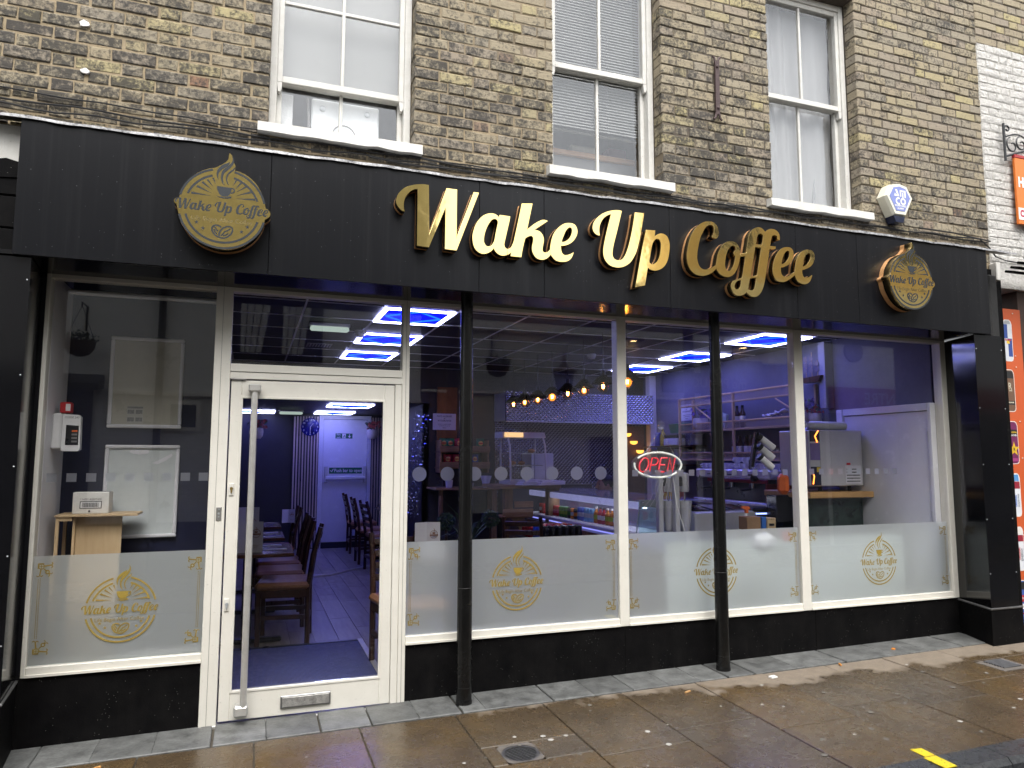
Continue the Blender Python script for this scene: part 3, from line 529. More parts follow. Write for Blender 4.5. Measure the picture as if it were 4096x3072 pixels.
for i in range(-3, 4):
    h = math.sqrt(max(.0, .078**2-(i*.022)**2)); c0 = .42
    bar = MB()
    a = gp(2.42+i*.022*math.cos(c0)-h*math.sin(c0), -.935+i*.022*math.sin(c0)+h*math.cos(c0), -.003); b2 = gp(2.42+i*.022*math.cos(c0)+h*math.sin(c0), -.935+i*.022*math.sin(c0)-h*math.cos(c0), -.003)
    bar.tube([a, b2], .003, 6); bar.build('rib', iron, lp)
t = thing('drain_grate', gp(6.16, -.74), 'small ribbed drain grate in the paving near the right pillar', 'drain grate')
fr = slab_mb(6.02, 6.29, -.845, -.625, th=.03); fr.build('concrete_frame', Mt('grimy_concrete', (.13, .115, .1)), t)
for i in range(8):
    y = -.66-.0205*i; MB().tube([gp(6.07, y, .004), gp(6.24, y, .004)], .006, 6).build('bar', iron, t)
# gum, litter and paint
gum = MB()
for i in range(100):
    x = rng.uniform(.2, 7.5); y = rng.uniform(-1.66, -.45)
    if rng.random() < .35: y = rng.uniform(-1.4, -.8)
    r0 = rng.uniform(.006, .017); n = 9; gum_v = []
    vs = [gp(x, y, .0045)] + [gp(x+r0*rng.uniform(.8, 1.2)*math.cos(2*math.pi*k/n), y+r0*rng.uniform(.8, 1.2)*math.sin(2*math.pi*k/n), .002) for k in range(n)]
    gum.add(vs, [(0, 1+k, 1+(k+1) % n) for k in range(n)], 0 if rng.random() < .6 else 1)
o = gum.build('trodden_gum', [Mt('pale_gum', (.42, .41, .38), .5, var=.3), Mt('grimy_gum', (.16, .15, .13), .5, var=.3)], None, kind='stuff')
o['label'] = 'flattened chewing gum spots dotted over the wet paving slabs'; o['category'] = 'gum spots'
for (x, y, l, a, nm, lb, colr, w) in ((3.72, -.47, .05, .3, 'cigarette_butt', 'cigarette butt lying by the slate strip left of the second black post', (.6, .35, .15), .008),
        (5.05, -.36, .035, 1.2, 'cigarette_butt', 'orange cigarette end lying on the slate under the rightmost shop window', (.65, .28, .06), .01),
        (4.42, -.42, .05, .1, 'paper_scrap', 'white paper scrap on the paving just right of the second black post foot', (.8, .8, .78), .034),
        (5.72, -.2, .03, .5, 'leaf_scrap', 'small orange leaf scrap on slate beside the right pillar', (.6, .22, .03), .022),
        (.42, -.40, .03, .4, 'match_stub', 'orange stub on the slate strip edge below the leftmost window', (.62, .32, .1), .008)):
    c, s_ = math.cos(a), math.sin(a); mb = MB(); pts = []
    for u, v in ((-l/2, -w/2), (l/2, -w/2), (l/2, w/2), (-l/2, w/2)): pts.append((x+u*c-v*s_, y+u*s_+v*c))
    mb.add([gp(px, py, .012) for px, py in pts]+[gp(px, py, .003) for px, py in pts], [(0,1,2,3)]+[(4+i, 4+(i+1) % 4, (i+1) % 4, i) for i in range(4)])
    one(mb, nm, Mt(nm+'_m%d' % int(x*10), colr, .7, var=.2), lb, 'litter')
yel = N('yellow_road_paint'); _p = yel.pos(); _n = yel.noise(_p, 60, 5, .7)
yel.bsdf(yel.ramp(_n, [(.34, (.1, .08, .02)), (.42, (.72, .56, .02))]), .55, 0, yel.bump(_n, .4, .003)); yel = yel.mat
t = thing('yellow_kerb_mark', gp(4.34, -1.7), 'pair of short yellow paint dashes across the kerb edge at lower right', 'paint mark')
for pl in ([(4.312, -1.592), (4.378, -1.6), (4.372, -1.681), (4.31, -1.681)], [(4.29, -1.69), (4.37, -1.69), (4.366, -1.812), (4.29, -1.812)]):
    MB().add([gp(x, y, .0045) for x, y in pl]+[gp(x, y, .001) for x, y in pl], [(0,1,2,3)[::-1]]+[(4+i, 4+(i+1) % 4, (i+1) % 4, i) for i in range(4)]).build('paint_dash', yel, t)

# ---------------------------------------------------------------- brick building
YW = -.12; XR = 7.145
bld = thing('brick_building', (3.4, YW, 2.86), 'sooty yellow stock brick building with three white sash windows above the shop', 'building')
OPEN = [(1.095, 1.985), (2.962, 3.835), (4.815, 5.715)]; ZS, ZH = 3.085, 4.955
solid = MB()
for a, b in ((-2.2, 1.095), (1.985, 2.962), (3.835, 4.815), (5.715, XR)): solid.box(a+.006, b-.006 if b < 7 else b, YW+.006, .3, 2.6, 5.9)
for a, b in OPEN: solid.box(a-.006, b+.006, YW+.006, .3, 2.6, ZS-.03); solid.box(a-.006, b+.006, YW+.006, .3, ZH, 5.9)
solid.build('mortar_wall', mortar, bld, smooth=False)
def brick_shape(seed, L, D, H, ch=.0045):
    r = random.Random(seed); mb = MB(); j = lambda s_: r.uniform(-s_, s_)
    def ringpts(y, ins, jit):
        w, h = L/2-ins, H/2-ins; P = [(-w, -h), (0, -h), (w, -h), (w, 0), (w, h), (0, h), (-w, h), (-w, 0)]
        return [(x+j(jit*1.5), y, z+j(jit*1.4)) for x, y, z in [(p[0], y, p[1]) for p in P]]
    vs = ringpts(-D/2, ch*1.3, .0022) + ringpts(-D/2+ch, .0005, .0016) + ringpts(D/2, .0005, 0)
    fs = [tuple(range(8))] + [(8+i, 8+(i+1) % 8, (i+1) % 8, i) for i in range(8)] + [(16+i, 16+(i+1) % 8, 8+(i+1) % 8, 8+i) for i in range(8)]
    return mb.add(vs, fs)
CW = .0757; HB = .0675; DB = .105
def courses(x0, x1, k, par, r):
    P = .3475; st = .2255; hd = .105; jt = .0085; off = (P/2 if par else 0) - 20*P + .07
    x = off; out = []
    while x < x1:
        for L in (st, hd):
            a, b = max(x, x0), min(x+L, x1)
            if b-a > .012: out.append([a, b])
            x += L+jt
    m = []
    for a, b in out:
        if b-a < .05 and m: m[-1][1] = b
        elif m and m[-1][1]-m[-1][0] < .05: m[-1][1] = b
        else: m.append([a, b])
    return m
def proj(p):
    d = Vector(p)-CAM; z = d.dot(_fw)
    return (2048+2893.4*d.dot(_r2)/z, 1536-2893.4*d.dot(_u2)/z, z)
allb = []
r = random.Random(5)
for k in range(0, 41):
    zc = 2.81+CW*k+HB/2
    segs = [(-1.4, XR)] if zc < ZS-.05 or zc > ZH+.03 else [(-1.4, 1.095), (1.985, 2.962), (3.835, 4.815), (5.715, XR)]
    for a, b in segs:
        for c in courses(a, b, k, k % 2, r):
            u, v, z = proj(((c[0]+c[1])/2, YW, zc))
            if -250 < u < 4300 and -160 < v < 1300: allb.append((c[0], c[1], zc, (c[1]-c[0])/z**2*(1 if 0 < u < 4096 and v > 10 else .5), a, b))
allb.sort(key=lambda q: -q[3])
bst = [brick_shape(i, .2235, DB, HB) for i in range(5)]; bhd = [brick_shape(20+i, .103, DB, HB) for i in range(5)]
BST = [m_.build('brick', brick_mat, None, ang=.5, raw=True) for m_ in bst]; BHD = [m_.build('brick', brick_mat, None, ang=.5, raw=True) for m_ in bhd]
stuff = MB(); stuff.rnd = []
for i, (a, b, zc, pr, sa, sb) in enumerate(allb):
    L = b-a; st = L > .155; k = r.randrange(5); dy = r.uniform(-.0045, .0035); dz = .004*math.sin(a*1.7+zc*5)+r.uniform(-.0022, .0022); sx = L/(.2235 if st else .103); rt = (r.uniform(-.01, .01), r.uniform(-.011, .011), r.uniform(-.01, .01))
    if i < 300:
        part_copy((BST if st else BHD)[k], bld, ((a+b)/2+r.uniform(-.003, .003), YW+DB/2+dy, zc+dz), (sx*r.uniform(.975, 1.005), 1, r.uniform(.94, 1.02)), rt)
    else:
        src = (bst if st else bhd)[k]
        stuff.add([(x*sx+(a+b)/2, y+YW+DB/2+dy, z+zc+dz) for x, y, z in src.v], src.f); stuff.rnd += [r.random()]*len(src.v)
for o in BST+BHD: bpy.data.objects.remove(o)
stuff.build('brickwork', brick_mat, bld, ang=.5, kind='stuff')

# sash windows (parts of the building)
grey_room = Mt('dim_room', (.42, .42, .41), .8, var=.1)
def sash(name_label, x0, x1, mz, topbar, sill_x0, sill_x1):
    YF = -.005
    sill = MB(); n = 14     # sill with a worn lower edge
    zt, zb = ZS+.004, ZS-.058
    for i in range(n+1):
        x = sill_x0+(sill_x1-sill_x0)*i/n; q = rng.uniform(-.006, .006)
        sill.v += [(x, .03, zt+.012), (x, -.175+rng.uniform(-.003, .003), zt-.002), (x, -.178+rng.uniform(-.003, .003), zb+q), (x, .0, zb+q)]
    sill.f += [(4*i+j, 4*i+4+j, 4*i+4+(j+1) % 4, 4*i+(j+1) % 4) for i in range(n) for j in range(4)] + [(0,1,2,3), (4*n+3, 4*n+2, 4*n+1, 4*n)]; sill.m += [0]*len(sill.f)
    w = MB()                # box frame
    w.box(x0, x0+.045, YF, .13, ZS, ZH, b=.004); w.box(x1-.045, x1, YF, .13, ZS, ZH, b=.004); w.box(x0+.045, x1-.045, YF+.002, .13, ZH-.05, ZH, b=.004)
    win = w.build('sash_window', peel_paint, bld); win['label'] = name_label
    sill.build('sill', peel_paint, win)
    a, b = x0+.045, x1-.045; m = (a+b)/2
    def sashf(z0, z1, y0, y1, bot, top):
        f = MB(); f.box(a, a+.032, y0, y1, z0, z1, b=.003); f.box(b-.032, b, y0, y1, z0, z1, b=.003)
        f.box(a+.032, b-.032, y0+.002, y1-.002, z0, z0+bot, b=.003); f.box(a+.032, b-.032, y0+.002, y1-.002, z1-top, z1, b=.003)
        f.build('sash', peel_paint, win)
        MB().box(m-.011, m+.011, y0+.006, y1-.006, z0+bot, z1-top, b=.004).build('glazing_bar', peel_paint, win)
        for p, q in ((a+.032, m-.011), (m+.011, b-.032)):
            MB().box(p, q, (y0+y1)/2-.0015, (y0+y1)/2+.0015, z0+bot, z1-top).build('pane', glass_up, win, smooth=False)
    sashf(mz-.02, ZH-.05, .01, .05, .042, .04)      # outer upper sash
    sashf(ZS+.015, mz+.015, .056, .096, .075, .03)  # inner lower sash
    for xx in (a-.002, b-.030):                     # sash horns
        MB().prism([(xx, mz-.02), (xx+.032, mz-.02), (xx+.03, mz-.06), (xx+.02, mz-.085), (xx+.008, mz-.08), (xx+.004, mz-.05)], .012, .048).build('horn', peel_paint, win)
    if topbar:
        MB().box(a+.032, b-.032, .018, .042, topbar-.012, topbar+.012, b=.004).build('glazing_bar', peel_paint, win)
    room = MB(); y1 = 1.3
    room.add([(x0-.3, .135, ZS-.3), (x1+.3, .135, ZS-.3), (x1+.3, .135, ZH+.2), (x0-.3, .135, ZH+.2), (x0-.3, y1, ZS-.3), (x1+.3, y1, ZS-.3), (x1+.3, y1, ZH+.2), (x0-.3, y1, ZH+.2)],
             [(4,5,6,7), (0,1,5,4), (2,3,7,6), (0,4,7,3), (1,2,6,5)])
    room.build('room_wall', grey_room, win, smooth=False)
    return win
sash('sash window with a raised lower sash and a roller blind half down', 1.095, 1.985, 3.465, 3.985, 1.036, 2.033)
sash('sash window with a slatted blind and a wooden shelf inside', 2.962, 3.835, 3.93, None, 2.912, 3.9)
sash('sash window hung with white net curtains', 4.815, 5.715, 4.035, None, 4.755, 5.775)
blind_c = Mt('blind_cloth', (.2, .205, .2), .7, var=.06, scale=20)
t = thing('roller_blind', (1.54, .2, 3.42), 'pale grey roller blind pulled down behind the first-floor window above the door', 'blind')
mb = MB(); mb.box(1.13, 1.95, .118, .121, 3.50, 4.9); mb.build('cloth', blind_c, t); MB().box(1.13, 1.95, .112, .127, 3.487, 3.512, b=.004).build('bottom_rail', white_paint, t)
MB().cyl((1.12, .135, 4.88), (1.96, .135, 4.88), .012).build('roller', white_paint, t)
steel = Mt('sink_steel', (.55, .58, .6), .35, metal=.5, var=.15)
t = thing('washing_machine_panel', (1.55, .14, 3.1), 'bare white metal appliance back with round hub behind the raised sash', 'appliance')
MB().box(1.36, 1.80, .13, .16, 3.08, 3.435, b=.01).build('back_panel', Mt('appliance_white', (.8, .84, .86), .4, var=.08, scale=12), t)
for x, z, rr in ((1.43, 3.37, .02), (1.72, 3.375, .02)):
    MB().lathe((x, .129, z), [(rr, 0), (rr, .006), (rr*.6, .009), (0, .009)], 16, ax=(0, -1, 0)).build('foot', steel, t)
MB().tube([(1.57+.075*math.cos(a), .128, 3.2+.075*math.sin(a)) for a in [2*math.pi*i/24 for i in range(24)]], .004, 6, closed=True).build('hub_ring', Mt('grey_rubber', (.2, .2, .2), .6), t)
one(MB().box(1.16, 1.245, .13, .15, 3.08, 3.43, b=.004), 'frosted_jar', Mt('hammered_plastic', (.6, .62, .62), .3, bump=.8, bscale=90), 'pale textured plastic sheet standing left of the appliance back in the first-floor window', 'plastic sheet')
one(MB().tube([(1.335, .14, 3.43), (1.345, .13, 3.3), (1.35, .14, 3.1)], .008, 8), 'waste_hose', Mt('grey_rubber', (.2, .2, .2)), 'grey hose hanging beside the white appliance in the first-floor window', 'hose')
t = thing('venetian_blind', (3.4, .2, 3.55), 'cream venetian blind lowered over most of the middle first-floor window', 'blind')
sl = MB().obox((0, 0, 0), (.79, .026, .0015), (R(58), 0, 0)).build('slat', blind_c, None, smooth=False, raw=True)
nsl = 62
for i in range(nsl): part_copy(sl, t, (3.395, .125, 3.54+.0225*i))
bpy.data.objects.remove(sl)
MB().box(3.0, 3.79, .15, .18, 3.512, 3.53, b=.004).build('bottom_rail', blind_c, t)
for x in (3.12, 3.66): MB().tube([(x, .148, 3.52), (x, .148, 4.93)], .0015, 5).build('ladder_cord', blind_c, t)
one(MB().box(2.8, 4.0, .30, .62, 3.40, 3.44, b=.004), 'wooden_shelf', Wood('oak_edge', (.36, .2, .1), (.5, .3, .17)), 'brown wooden worktop edge seen inside the middle first-floor window', 'shelf')
one(MB().box(2.8, 4.0, .33, .6, 3.02, 3.398), 'desk_back', Mt('grey_desk', (.2, .205, .21), .5, var=.1), 'plain grey desk back below the brown worktop in the middle first-floor window', 'desk')
one(MB().bbox(3.42, .42, 3.478, .24, .16, .075, b=.02), 'cream_box', Mt('cream_card', (.55, .54, .48), .7), 'cream box lying on the brown worktop behind the middle first-floor window', 'box')
one(MB().bbox(3.72, .42, 3.49, .17, .12, .1, b=.01), 'maroon_box', Mt('maroon_card', (.16, .05, .07), .7), 'maroon box beside the cream box behind the middle first-floor window', 'box')
def curtain(x0, x1, z0, z1, y, amp, folds, ph):
    mb = MB(); nx = 40; nz = 6
    for j in range(nz+1):
        for i in range(nx+1):
            u = i/nx; x = x0+(x1-x0)*u + .01*math.sin(3*j+u*5)
            mb.v.append((x, y+amp*math.sin(2*math.pi*folds*u+ph+.25*j)*(1-.3*math.sin(7*u)), z0+(z1-z0)*j/nz))
    for j in range(nz):
        for i in range(nx): mb.f.append((j*(nx+1)+i, j*(nx+1)+i+1, (j+1)*(nx+1)+i+1, (j+1)*(nx+1)+i)); mb.m.append(0)
    return mb
def _net():
    b = N('net_cloth'); d = b.n('BsdfDiffuse'); d.inputs[0].default_value = (.5, .51, .52, 1); tr = b.n('BsdfTranslucent'); tr.inputs[0].default_value = (.7, .7, .7, 1)
    tp = b.n('BsdfTransparent'); m = b.n('MixShader'); m.inputs[0].default_value = .3; b.l(d.outputs[0], m.inputs[1]); b.l(tr.outputs[0], m.inputs[2])
    m2 = b.n('MixShader'); m2.inputs[0].default_value = .12; b.l(m.outputs[0], m2.inputs[1]); b.l(tp.outputs[0], m2.inputs[2]); b.l(m2.outputs[0], b.out.inputs['Surface']); return b.mat
net = _net()
one(curtain(4.84, 5.23, 3.1, 4.9, .135, .012, 3.2, 0), 'net_curtain', net, 'white net curtain hanging at the left of the right first-floor window', 'curtain')
one(curtain(5.2, 5.665, 3.1, 4.9, .14, .01, 2.1, 1.2), 'net_curtain', net, 'white net curtain hanging at the right of the right first-floor window', 'curtain')
one(MB().obox((5.47, .145, 3.32), (.035, .008, .42), (0, R(8), 0), b=.003), 'grey_batten', Mt('dull_grey', (.25, .26, .27), .5), 'thin grey batten leaning inside the right first-floor window', 'batten')
# lintel bricks above the right window come from the courses; iron tie, cables, flashing
rust = Mt('rusty_iron', (.07, .045, .045), .6, metal=.3, var=.4, scale=40, bump=.5)
t = thing('wall_tie_plate', (4.31, YW-.02, 3.65), 'rusty iron wall tie strap fixed upright to the brick between two windows', 'wall tie')
MB().prism([(4.292, 3.69), (4.328, 3.69), (4.332, 4.12), (4.296, 4.12)], YW-.03, YW-.012).build('strap', rust, t)
for zz, s_ in ((4.135, 1), (3.672, -1)):
    MB().tube([(4.275, YW-.02, zz+s_*.02), (4.292, YW-.022, zz+s_*.008), (4.3, YW-.022, zz-s_*.03)], .009, 6).build('forked_end', rust, t)
    MB().tube([(4.35, YW-.02, zz+s_*.02), (4.332, YW-.022, zz+s_*.008), (4.324, YW-.022, zz-s_*.03)], .009, 6).build('forked_end', rust, t)
for zz in (4.07, 3.74): MB().lathe((4.312, YW-.03, zz), [(.012, 0), (.012, .008), (.006, .012), (0, .012)], 8, ax=(0, -1, 0)).build('bolt', rust, t)
plaster = Mt('white_filler', (.72, .71, .7), .7, bump=.6, bscale=50)
for i, (x, z, a, b, lb) in enumerate(((.102, 3.52, .024, .018, 'upper white filler patch stuck on the bricks left of the first window'), (.119, 3.245, .02, .015, 'lower white filler patch stuck on the bricks left of the first window'))):
    mb = MB(); n = 11; P = [(x+a*rng.uniform(.7, 1.25)*math.cos(2*math.pi*k/n), z+b*rng.uniform(.6, 1.3)*math.sin(2*math.pi*k/n)) for k in range(n)]
    mb.prism(P, YW-.012, YW+.004); one(mb, 'filler_patch', plaster, lb, 'filler patch')
cable = Mt('black_cable', (.012, .012, .013), .5)
def run(pts, r_, lb, nm='wall_cable', grp='cables along the wall'):
    one(MB().tube(pts, r_, 6), nm, cable, lb, 'cable', grp)
def sagline(x0, x1, z0, z1, y, n, amp, seed):
    q = random.Random(seed); ph = q.uniform(0, 6)
    return [(x0+(x1-x0)*i/n, y+q.uniform(-.003, .003), z0+(z1-z0)*i/n+amp*math.sin(i*1.3+ph)+amp*.6*math.sin(i*.5+ph*2)) for i in range(n+1)]
run(sagline(-.7, 2.9, 3.09, 3.0, YW-.012, 40, .004, 1), .0045, 'highest black cable clipped along the bricks under the sash window sills')
run(sagline(-.7, 7.1, 3.02, 2.985, YW-.014, 60, .006, 2), .0055, 'thick black cable sagging along the wall just above the sign flashing')
run(sagline(-.3, 4.6, 2.985, 2.965, YW-.02, 50, .008, 3), .005, 'loose black cable drooping close to the sign flashing from the left end')
run(sagline(1.7, 7.13, 2.965, 3.0, YW-.022, 50, .007, 4), .006, 'black cable bundle strand passing below the alarm box to the right edge')
run([(6.3, YW-.02, 3.03), (6.7, YW-.02, 3.03), (7.0, YW-.02, 3.01), (7.1, YW-.03, 2.94), (7.16, YW-.04, 2.86), (7.3, YW-.03, 2.84), (7.7, YW-.03, 2.83)], .006, 'black cable leaving the brick corner and crossing the white neighbour wall')

# alarm box
wh = Mt('cream_plastic', (.74, .72, .6), .35, var=.05); abl = Mt('alarm_blue', (.2, .24, .52), .4, var=.05); adk = Mt('dark_blue_lens', (.012, .018, .045), .12, var=.1)
cxa, cza = 6.01, 3.225
def ahex(s, z=0): return [(cxa+x*s, cza+z0*s) for x, z0 in ((-.085, .11), (.0, .128), (.085, .11), (.145, .01), (.06, -.145), (-.06, -.145), (-.145, .01))]
t = thing('alarm_box', (cxa, YW, 3.06), 'cream and blue burglar alarm box on the bricks above the sign right end', 'alarm')
mb = MB(); A = ahex(1.0); B = ahex(.93); n = 7
mb.add([(x, YW-.002, z) for x, z in A]+[(x, YW-.075, z) for x, z in A]+[(x, YW-.1, z) for x, z in B],
       [(7+i, (i+1) % 7+7, (i+1) % 7, i)[::-1] for i in range(7)] + [(14+i, 14+(i+1) % 7, 7+(i+1) % 7, 7+i)[::-1] for i in range(7)] + [tuple(range(14, 21))])
mb.build('casing', wh, t, ang=.3)
lens = [(cxa-.062, cza-.147), (cxa+.062, cza-.147), (cxa+.04, cza-.2), (cxa-.04, cza-.2)]
MB().prism(lens, YW-.088, YW-.004).build('strobe_lens', adk, t, ang=.2)
bl = MB().prism(ahex(.76), YW-.103, YW-.0995).build('blue_badge', abl, t, ang=.2)
yb = YW-.1036; lg = MB()
k = lambda x, z: (cxa+x, cza+z)
lg.flat([k(-.05, .068), k(-.03, .07), k(-.008, .012), k(-.024, .012)], yb); lg.flat([k(-.062, .012), k(-.04, .012), k(-.045, .028), k(-.055, .04)], yb); lg.flat([k(-.062, .012), k(-.01, .012), k(-.01, .024), k(-.058, .024)], yb-.0004)
lg.flat([k(.0, .066), k(.062, .066), k(.062, .052), k(.0, .052)], yb); lg.flat([k(.0, .052), k(.014, .052), k(.014, .012), k(.0, .012)], yb); lg.flat([k(.048, .052), k(.062, .052), k(.062, .006), k(.048, .006)], yb); lg.flat([k(.025, .046), k(.037, .046), k(.037, .0), k(.025, .0)], yb)
arc = lambda cx, cz, r_, a0, a1: [(cxa+cx+r_*math.cos(R(a0+(a1-a0)*i/14)), cza+cz+r_*math.sin(R(a0+(a1-a0)*i/14))) for i in range(15)]
lg.stroke(arc(-.018, -.028, .024, 60, 300), .014, yb); lg.stroke(arc(.031, -.028, .023, 0, 360), .014, yb)
lg.build('emblem', Mt('badge_white', (.8, .8, .75), .4), bl, smooth=False)
put_text('MONITORED', .021, (cxa, yb, cza-.068), Mt('badge_white', (.8, .8, .75)), bl, 'word', bold=.0006)
put_text('ALARM', .021, (cxa, yb, cza-.09), Mt('badge_white', (.8, .8, .75)), bl, 'word', bold=.0006)

# ---------------------------------------------------------------- shopfront
FY = -.42
shop = thing('shopfront', (3.3, 0, -.4), 'black and white framed coffee shop front with tall frosted windows', 'shopfront')
fr = []
def bar(x0, x1, z0, z1, y0=-.02, y1=.06, nm='frame_bar', b=.003, mt=None): return MB().box(x0, x1, y0, y1, z0, z1, b=b).build(nm, mt or cream_frame, shop)
GT = 2.08
bar(-.022, .0, -.052, 2.11); bar(.846, .938, -.40, 2.11, nm='mullion'); bar(1.958, 2.004, -.40, 2.11, nm='mullion')
bar(3.49, 3.564, -.052, 2.11, nm='mullion'); bar(5.048, 5.13, -.052, 2.11, nm='mullion'); bar(6.6, 6.662, -.052, 2.11)
for a, b in ((.0, .846), (.938, 1.958), (2.004, 3.49), (3.564, 5.048), (5.13, 6.6)): bar(a, b, 2.08, 2.11, -.018, .058, 'head_rail')
for a, b in ((.0, .846), (2.004, 3.49), (3.564, 5.048), (5.13, 6.6)):
    bar(a, b, -.05, .0, -.018, .058, 'sill_rail'); MB().box(a, b, -.028, -.018, -.05, -.038).build('drip_edge', cream_frame, shop)
bar(.938, 1.958, 1.60, 1.648, -.018, .058, 'transom_rail'); bar(.938, 1.958, 1.558, 1.598, -.02, .05, 'transom_rail')
# fine joint lines between the aluminium sections
gap = Mt('dark_gap', (.03, .03, .028), .6)
def joint(x0, x1, z0, z1): MB().box(x0, x1, -.0215, -.0195, z0, z1).build('joint_line', gap, shop, smooth=False)
joint(.885, .8865, -.4, 2.1); joint(1.98, 1.9815, -.4, 2.1); joint(.94, 1.956, 1.5985, 1.6)
# riser panels
rz = lambda x: gz(x, 0)+.002
for a, b in ((-.07, .846), (2.004, 3.528), (3.531, 5.163), (5.166, 6.66)):
    MB().add([(a, -.012, rz(a)), (b, -.012, rz(b)), (b, -.012, -.053), (a, -.012, -.053), (a, .06, rz(a)), (b, .06, rz(b)), (b, .06, -.053), (a, .06, -.053)], [(0,1,2,3), (1,5,6,2), (4,0,3,7), (3,2,6,7), (5,4,7,6), (0,4,5,1)]).build('riser_panel', black_render, shop, smooth=False)
MB().box(.846, 2.004, -.03, .06, -.418, -.398, b=.003).build('threshold_bar', Mt('scuffed_aluminium', (.5, .49, .46), .4, metal=.4, var=.2), shop)
# panes with film and print
ARCS = [(1.0, 105, 166), (1.0, 14, 76), (1.0, -166, -14), (.855, 108, 160), (.845, 19, 74), (.86, -165, -17)]
STEAM, CUP, HANDLE, RAYS, STARS, BEANS = LOGO['steam'], LOGO['cup'], LOGO['handle'], LOGO['rays'], LOGO['stars'][0], LOGO['beans']
def logo_mb(cx, cz, r_, y, mb, text=True, taglet=True, sx=1.0):
    T = lambda P: [(cx+x*r_*sx, cz+z*r_) for x, z in P]
    for rr, a0, a1 in ARCS:
        n = max(8, int(abs(a1-a0)/6)); mb.stroke(T([(rr*math.cos(R(a0+(a1-a0)*i/n)), rr*math.sin(R(a0+(a1-a0)*i/n))) for i in range(n+1)]), .052*r_, y)
    for P in STEAM: mb.flat(T(smooth_poly(P, 2, 60)), y)
    for P in CUP: mb.flat(T(P), y)
    mb.stroke(T(HANDLE[0]), .035*r_, y)
    for P in RAYS: mb.flat(T(P), y)
    for sx_, sz in STARS:
        mb.flat(T([(sx_+(.055 if i % 2 == 0 else .024)*math.sin(math.pi*i/5), sz+(.055 if i % 2 == 0 else .024)*math.cos(math.pi*i/5)) for i in range(10)]), y)
    for i, P in enumerate(BEANS): mb.stroke(T(P), (.04 if i < 2 else .032)*r_, y)
    if text:
        k_ = 2.17/3063.0
        for g in GLYPH.values():
            pass
    return mb
def glyph_text(cx, cz, width, y, name, mat, parent, sx=1.0, bold=0.0):
    """the sign's own lettering at another size: one flat print"""
    k_ = width/3060.0; mb = MB()
    for g, cs in GLYPH.items():
        C = [[((x-3339)*k_*sx, (z-2455)*k_) for x, z in smooth_poly(c, 2)] for c in cs]
        me = curve_mesh(C, 0.0); mesh_to_mb(me, mb, Matrix(((1,0,0,cx), (0,0,0,y), (0,1,0,cz), (0,0,0,1)))); bpy.data.meshes.remove(me)
    return mb.build(name, mat, parent, smooth=False)
def ornament(mb, cx, cz, sx, sz, y, s=.03):
    T = lambda P: [(cx+x*s*sx, cz+z*s*sz) for x, z in P]
    circ = lambda x, z, r_: [(x+r_*math.cos(R(a)), z+r_*math.sin(R(a))) for a in range(0, 361, 30)]
    mb.stroke(T(circ(.5, -.5, .45)), .0042*s/.03, y); mb.stroke(T([(.15, -.5), (.85, -.5)]), .003*s/.03, y-.0002); mb.stroke(T([(.5, -.15), (.5, -.85)]), .003*s/.03, y-.0003)
    mb.stroke(T([(0, 0), (.9, 0)]), .004, y); mb.stroke(T([(0, 0), (0, -.9)]), .004, y-.0001)
    mb.stroke(T([(1, -.45), (2.1, -.3)]), .006, y); mb.stroke(T([(2.1, .2), (2.25, -.05), (2.1, -.3), (2.25, -.6), (2.05, -.8)]), .005, y-.0001)
    mb.stroke(T([(.45, -1), (.3, -2.1)]), .006, y); mb.stroke(T([(-.2, -2.1), (.05, -2.25), (.3, -2.1), (.6, -2.25), (.8, -2.05)]), .005, y-.0001)
    mb.stroke(T([(.9, -.9), (1.3, -1.3)]), .005, y); mb.stroke(T(circ(1.5, -1.5, .28)), .006, y); mb.stroke(T([(1.7, -1.7), (2.1, -1.85), (2.3, -1.65)]), .004, y); mb.stroke(T([(1.7, -1.7), (1.85, -2.1), (1.65, -2.3)]), .004, y-.0001)
LX = {'a': (.428, .266), 'b': (2.748, .28), 'c': (4.30, .272), 'd': (5.842, .27)}
def window(x0, x1, z0, z1, film, logo=None, dots=None, orn='LR'):
    p = MB().box(x0, x1, .0, .006, z0, z1).build('window_pane', glass, shop, smooth=False)
    if film:
        MB().add([(x0, .012, z0), (x1, .012, z0), (x1, .012, film), (x0, .012, film)], [(0,1,2,3)]).build('frosted_film', film_mat, p, smooth=False)
        mb = MB()
        if logo: logo_mb(*LX[logo], .1735, .0088, mb)
        for sd in orn:
            X, sg = (x0+.022, 1) if sd == 'L' else (x1-.022, -1)
            ornament(mb, X, film-.04, sg, 1, .0092); ornament(mb, X, z0+.06, sg, -1, .0092)
            mb.stroke([(X+sg*.004, film-.12), (X+sg*.004, z0+.14)], .002, .0094)
            zz = film-.12
            while zz > z0+.14: mb.box(X+sg*.013-.002, X+sg*.013+.002, .0092, .0095, zz-.002, zz+.002); zz -= .009
        mb.build('gold_print', gold_print, p, smooth=False)
        if logo:
            cx, cz = LX[logo]
            glyph_text(cx-.003, cz-.002, 2.19*.1735, .0084, 'logo_wordmark', gold_print, p)
            put_text('Life Begin After Coffee', .0285, (cx-.005, .0085, cz-.053), gold_print, p, 'logo_tagline', xs=.92)
    for (x, z, s_, rd) in dots or []:
        q = [(x+s_*math.cos(R(a)), z+s_*math.sin(R(a))) for a in range(0, 360, 15)] if rd else [(x-s_, z-s_*.95), (x+s_, z-s_*.95), (x+s_, z+s_*.95), (x-s_, z+s_*.95)]
        MB().flat(q, .0115).build('film_dot', dot_mat, p, smooth=False)
    return p
window(0, .846, 0, GT, .569, 'a', [(.055+.095*i, .985, .0245, 0) for i in range(9)])
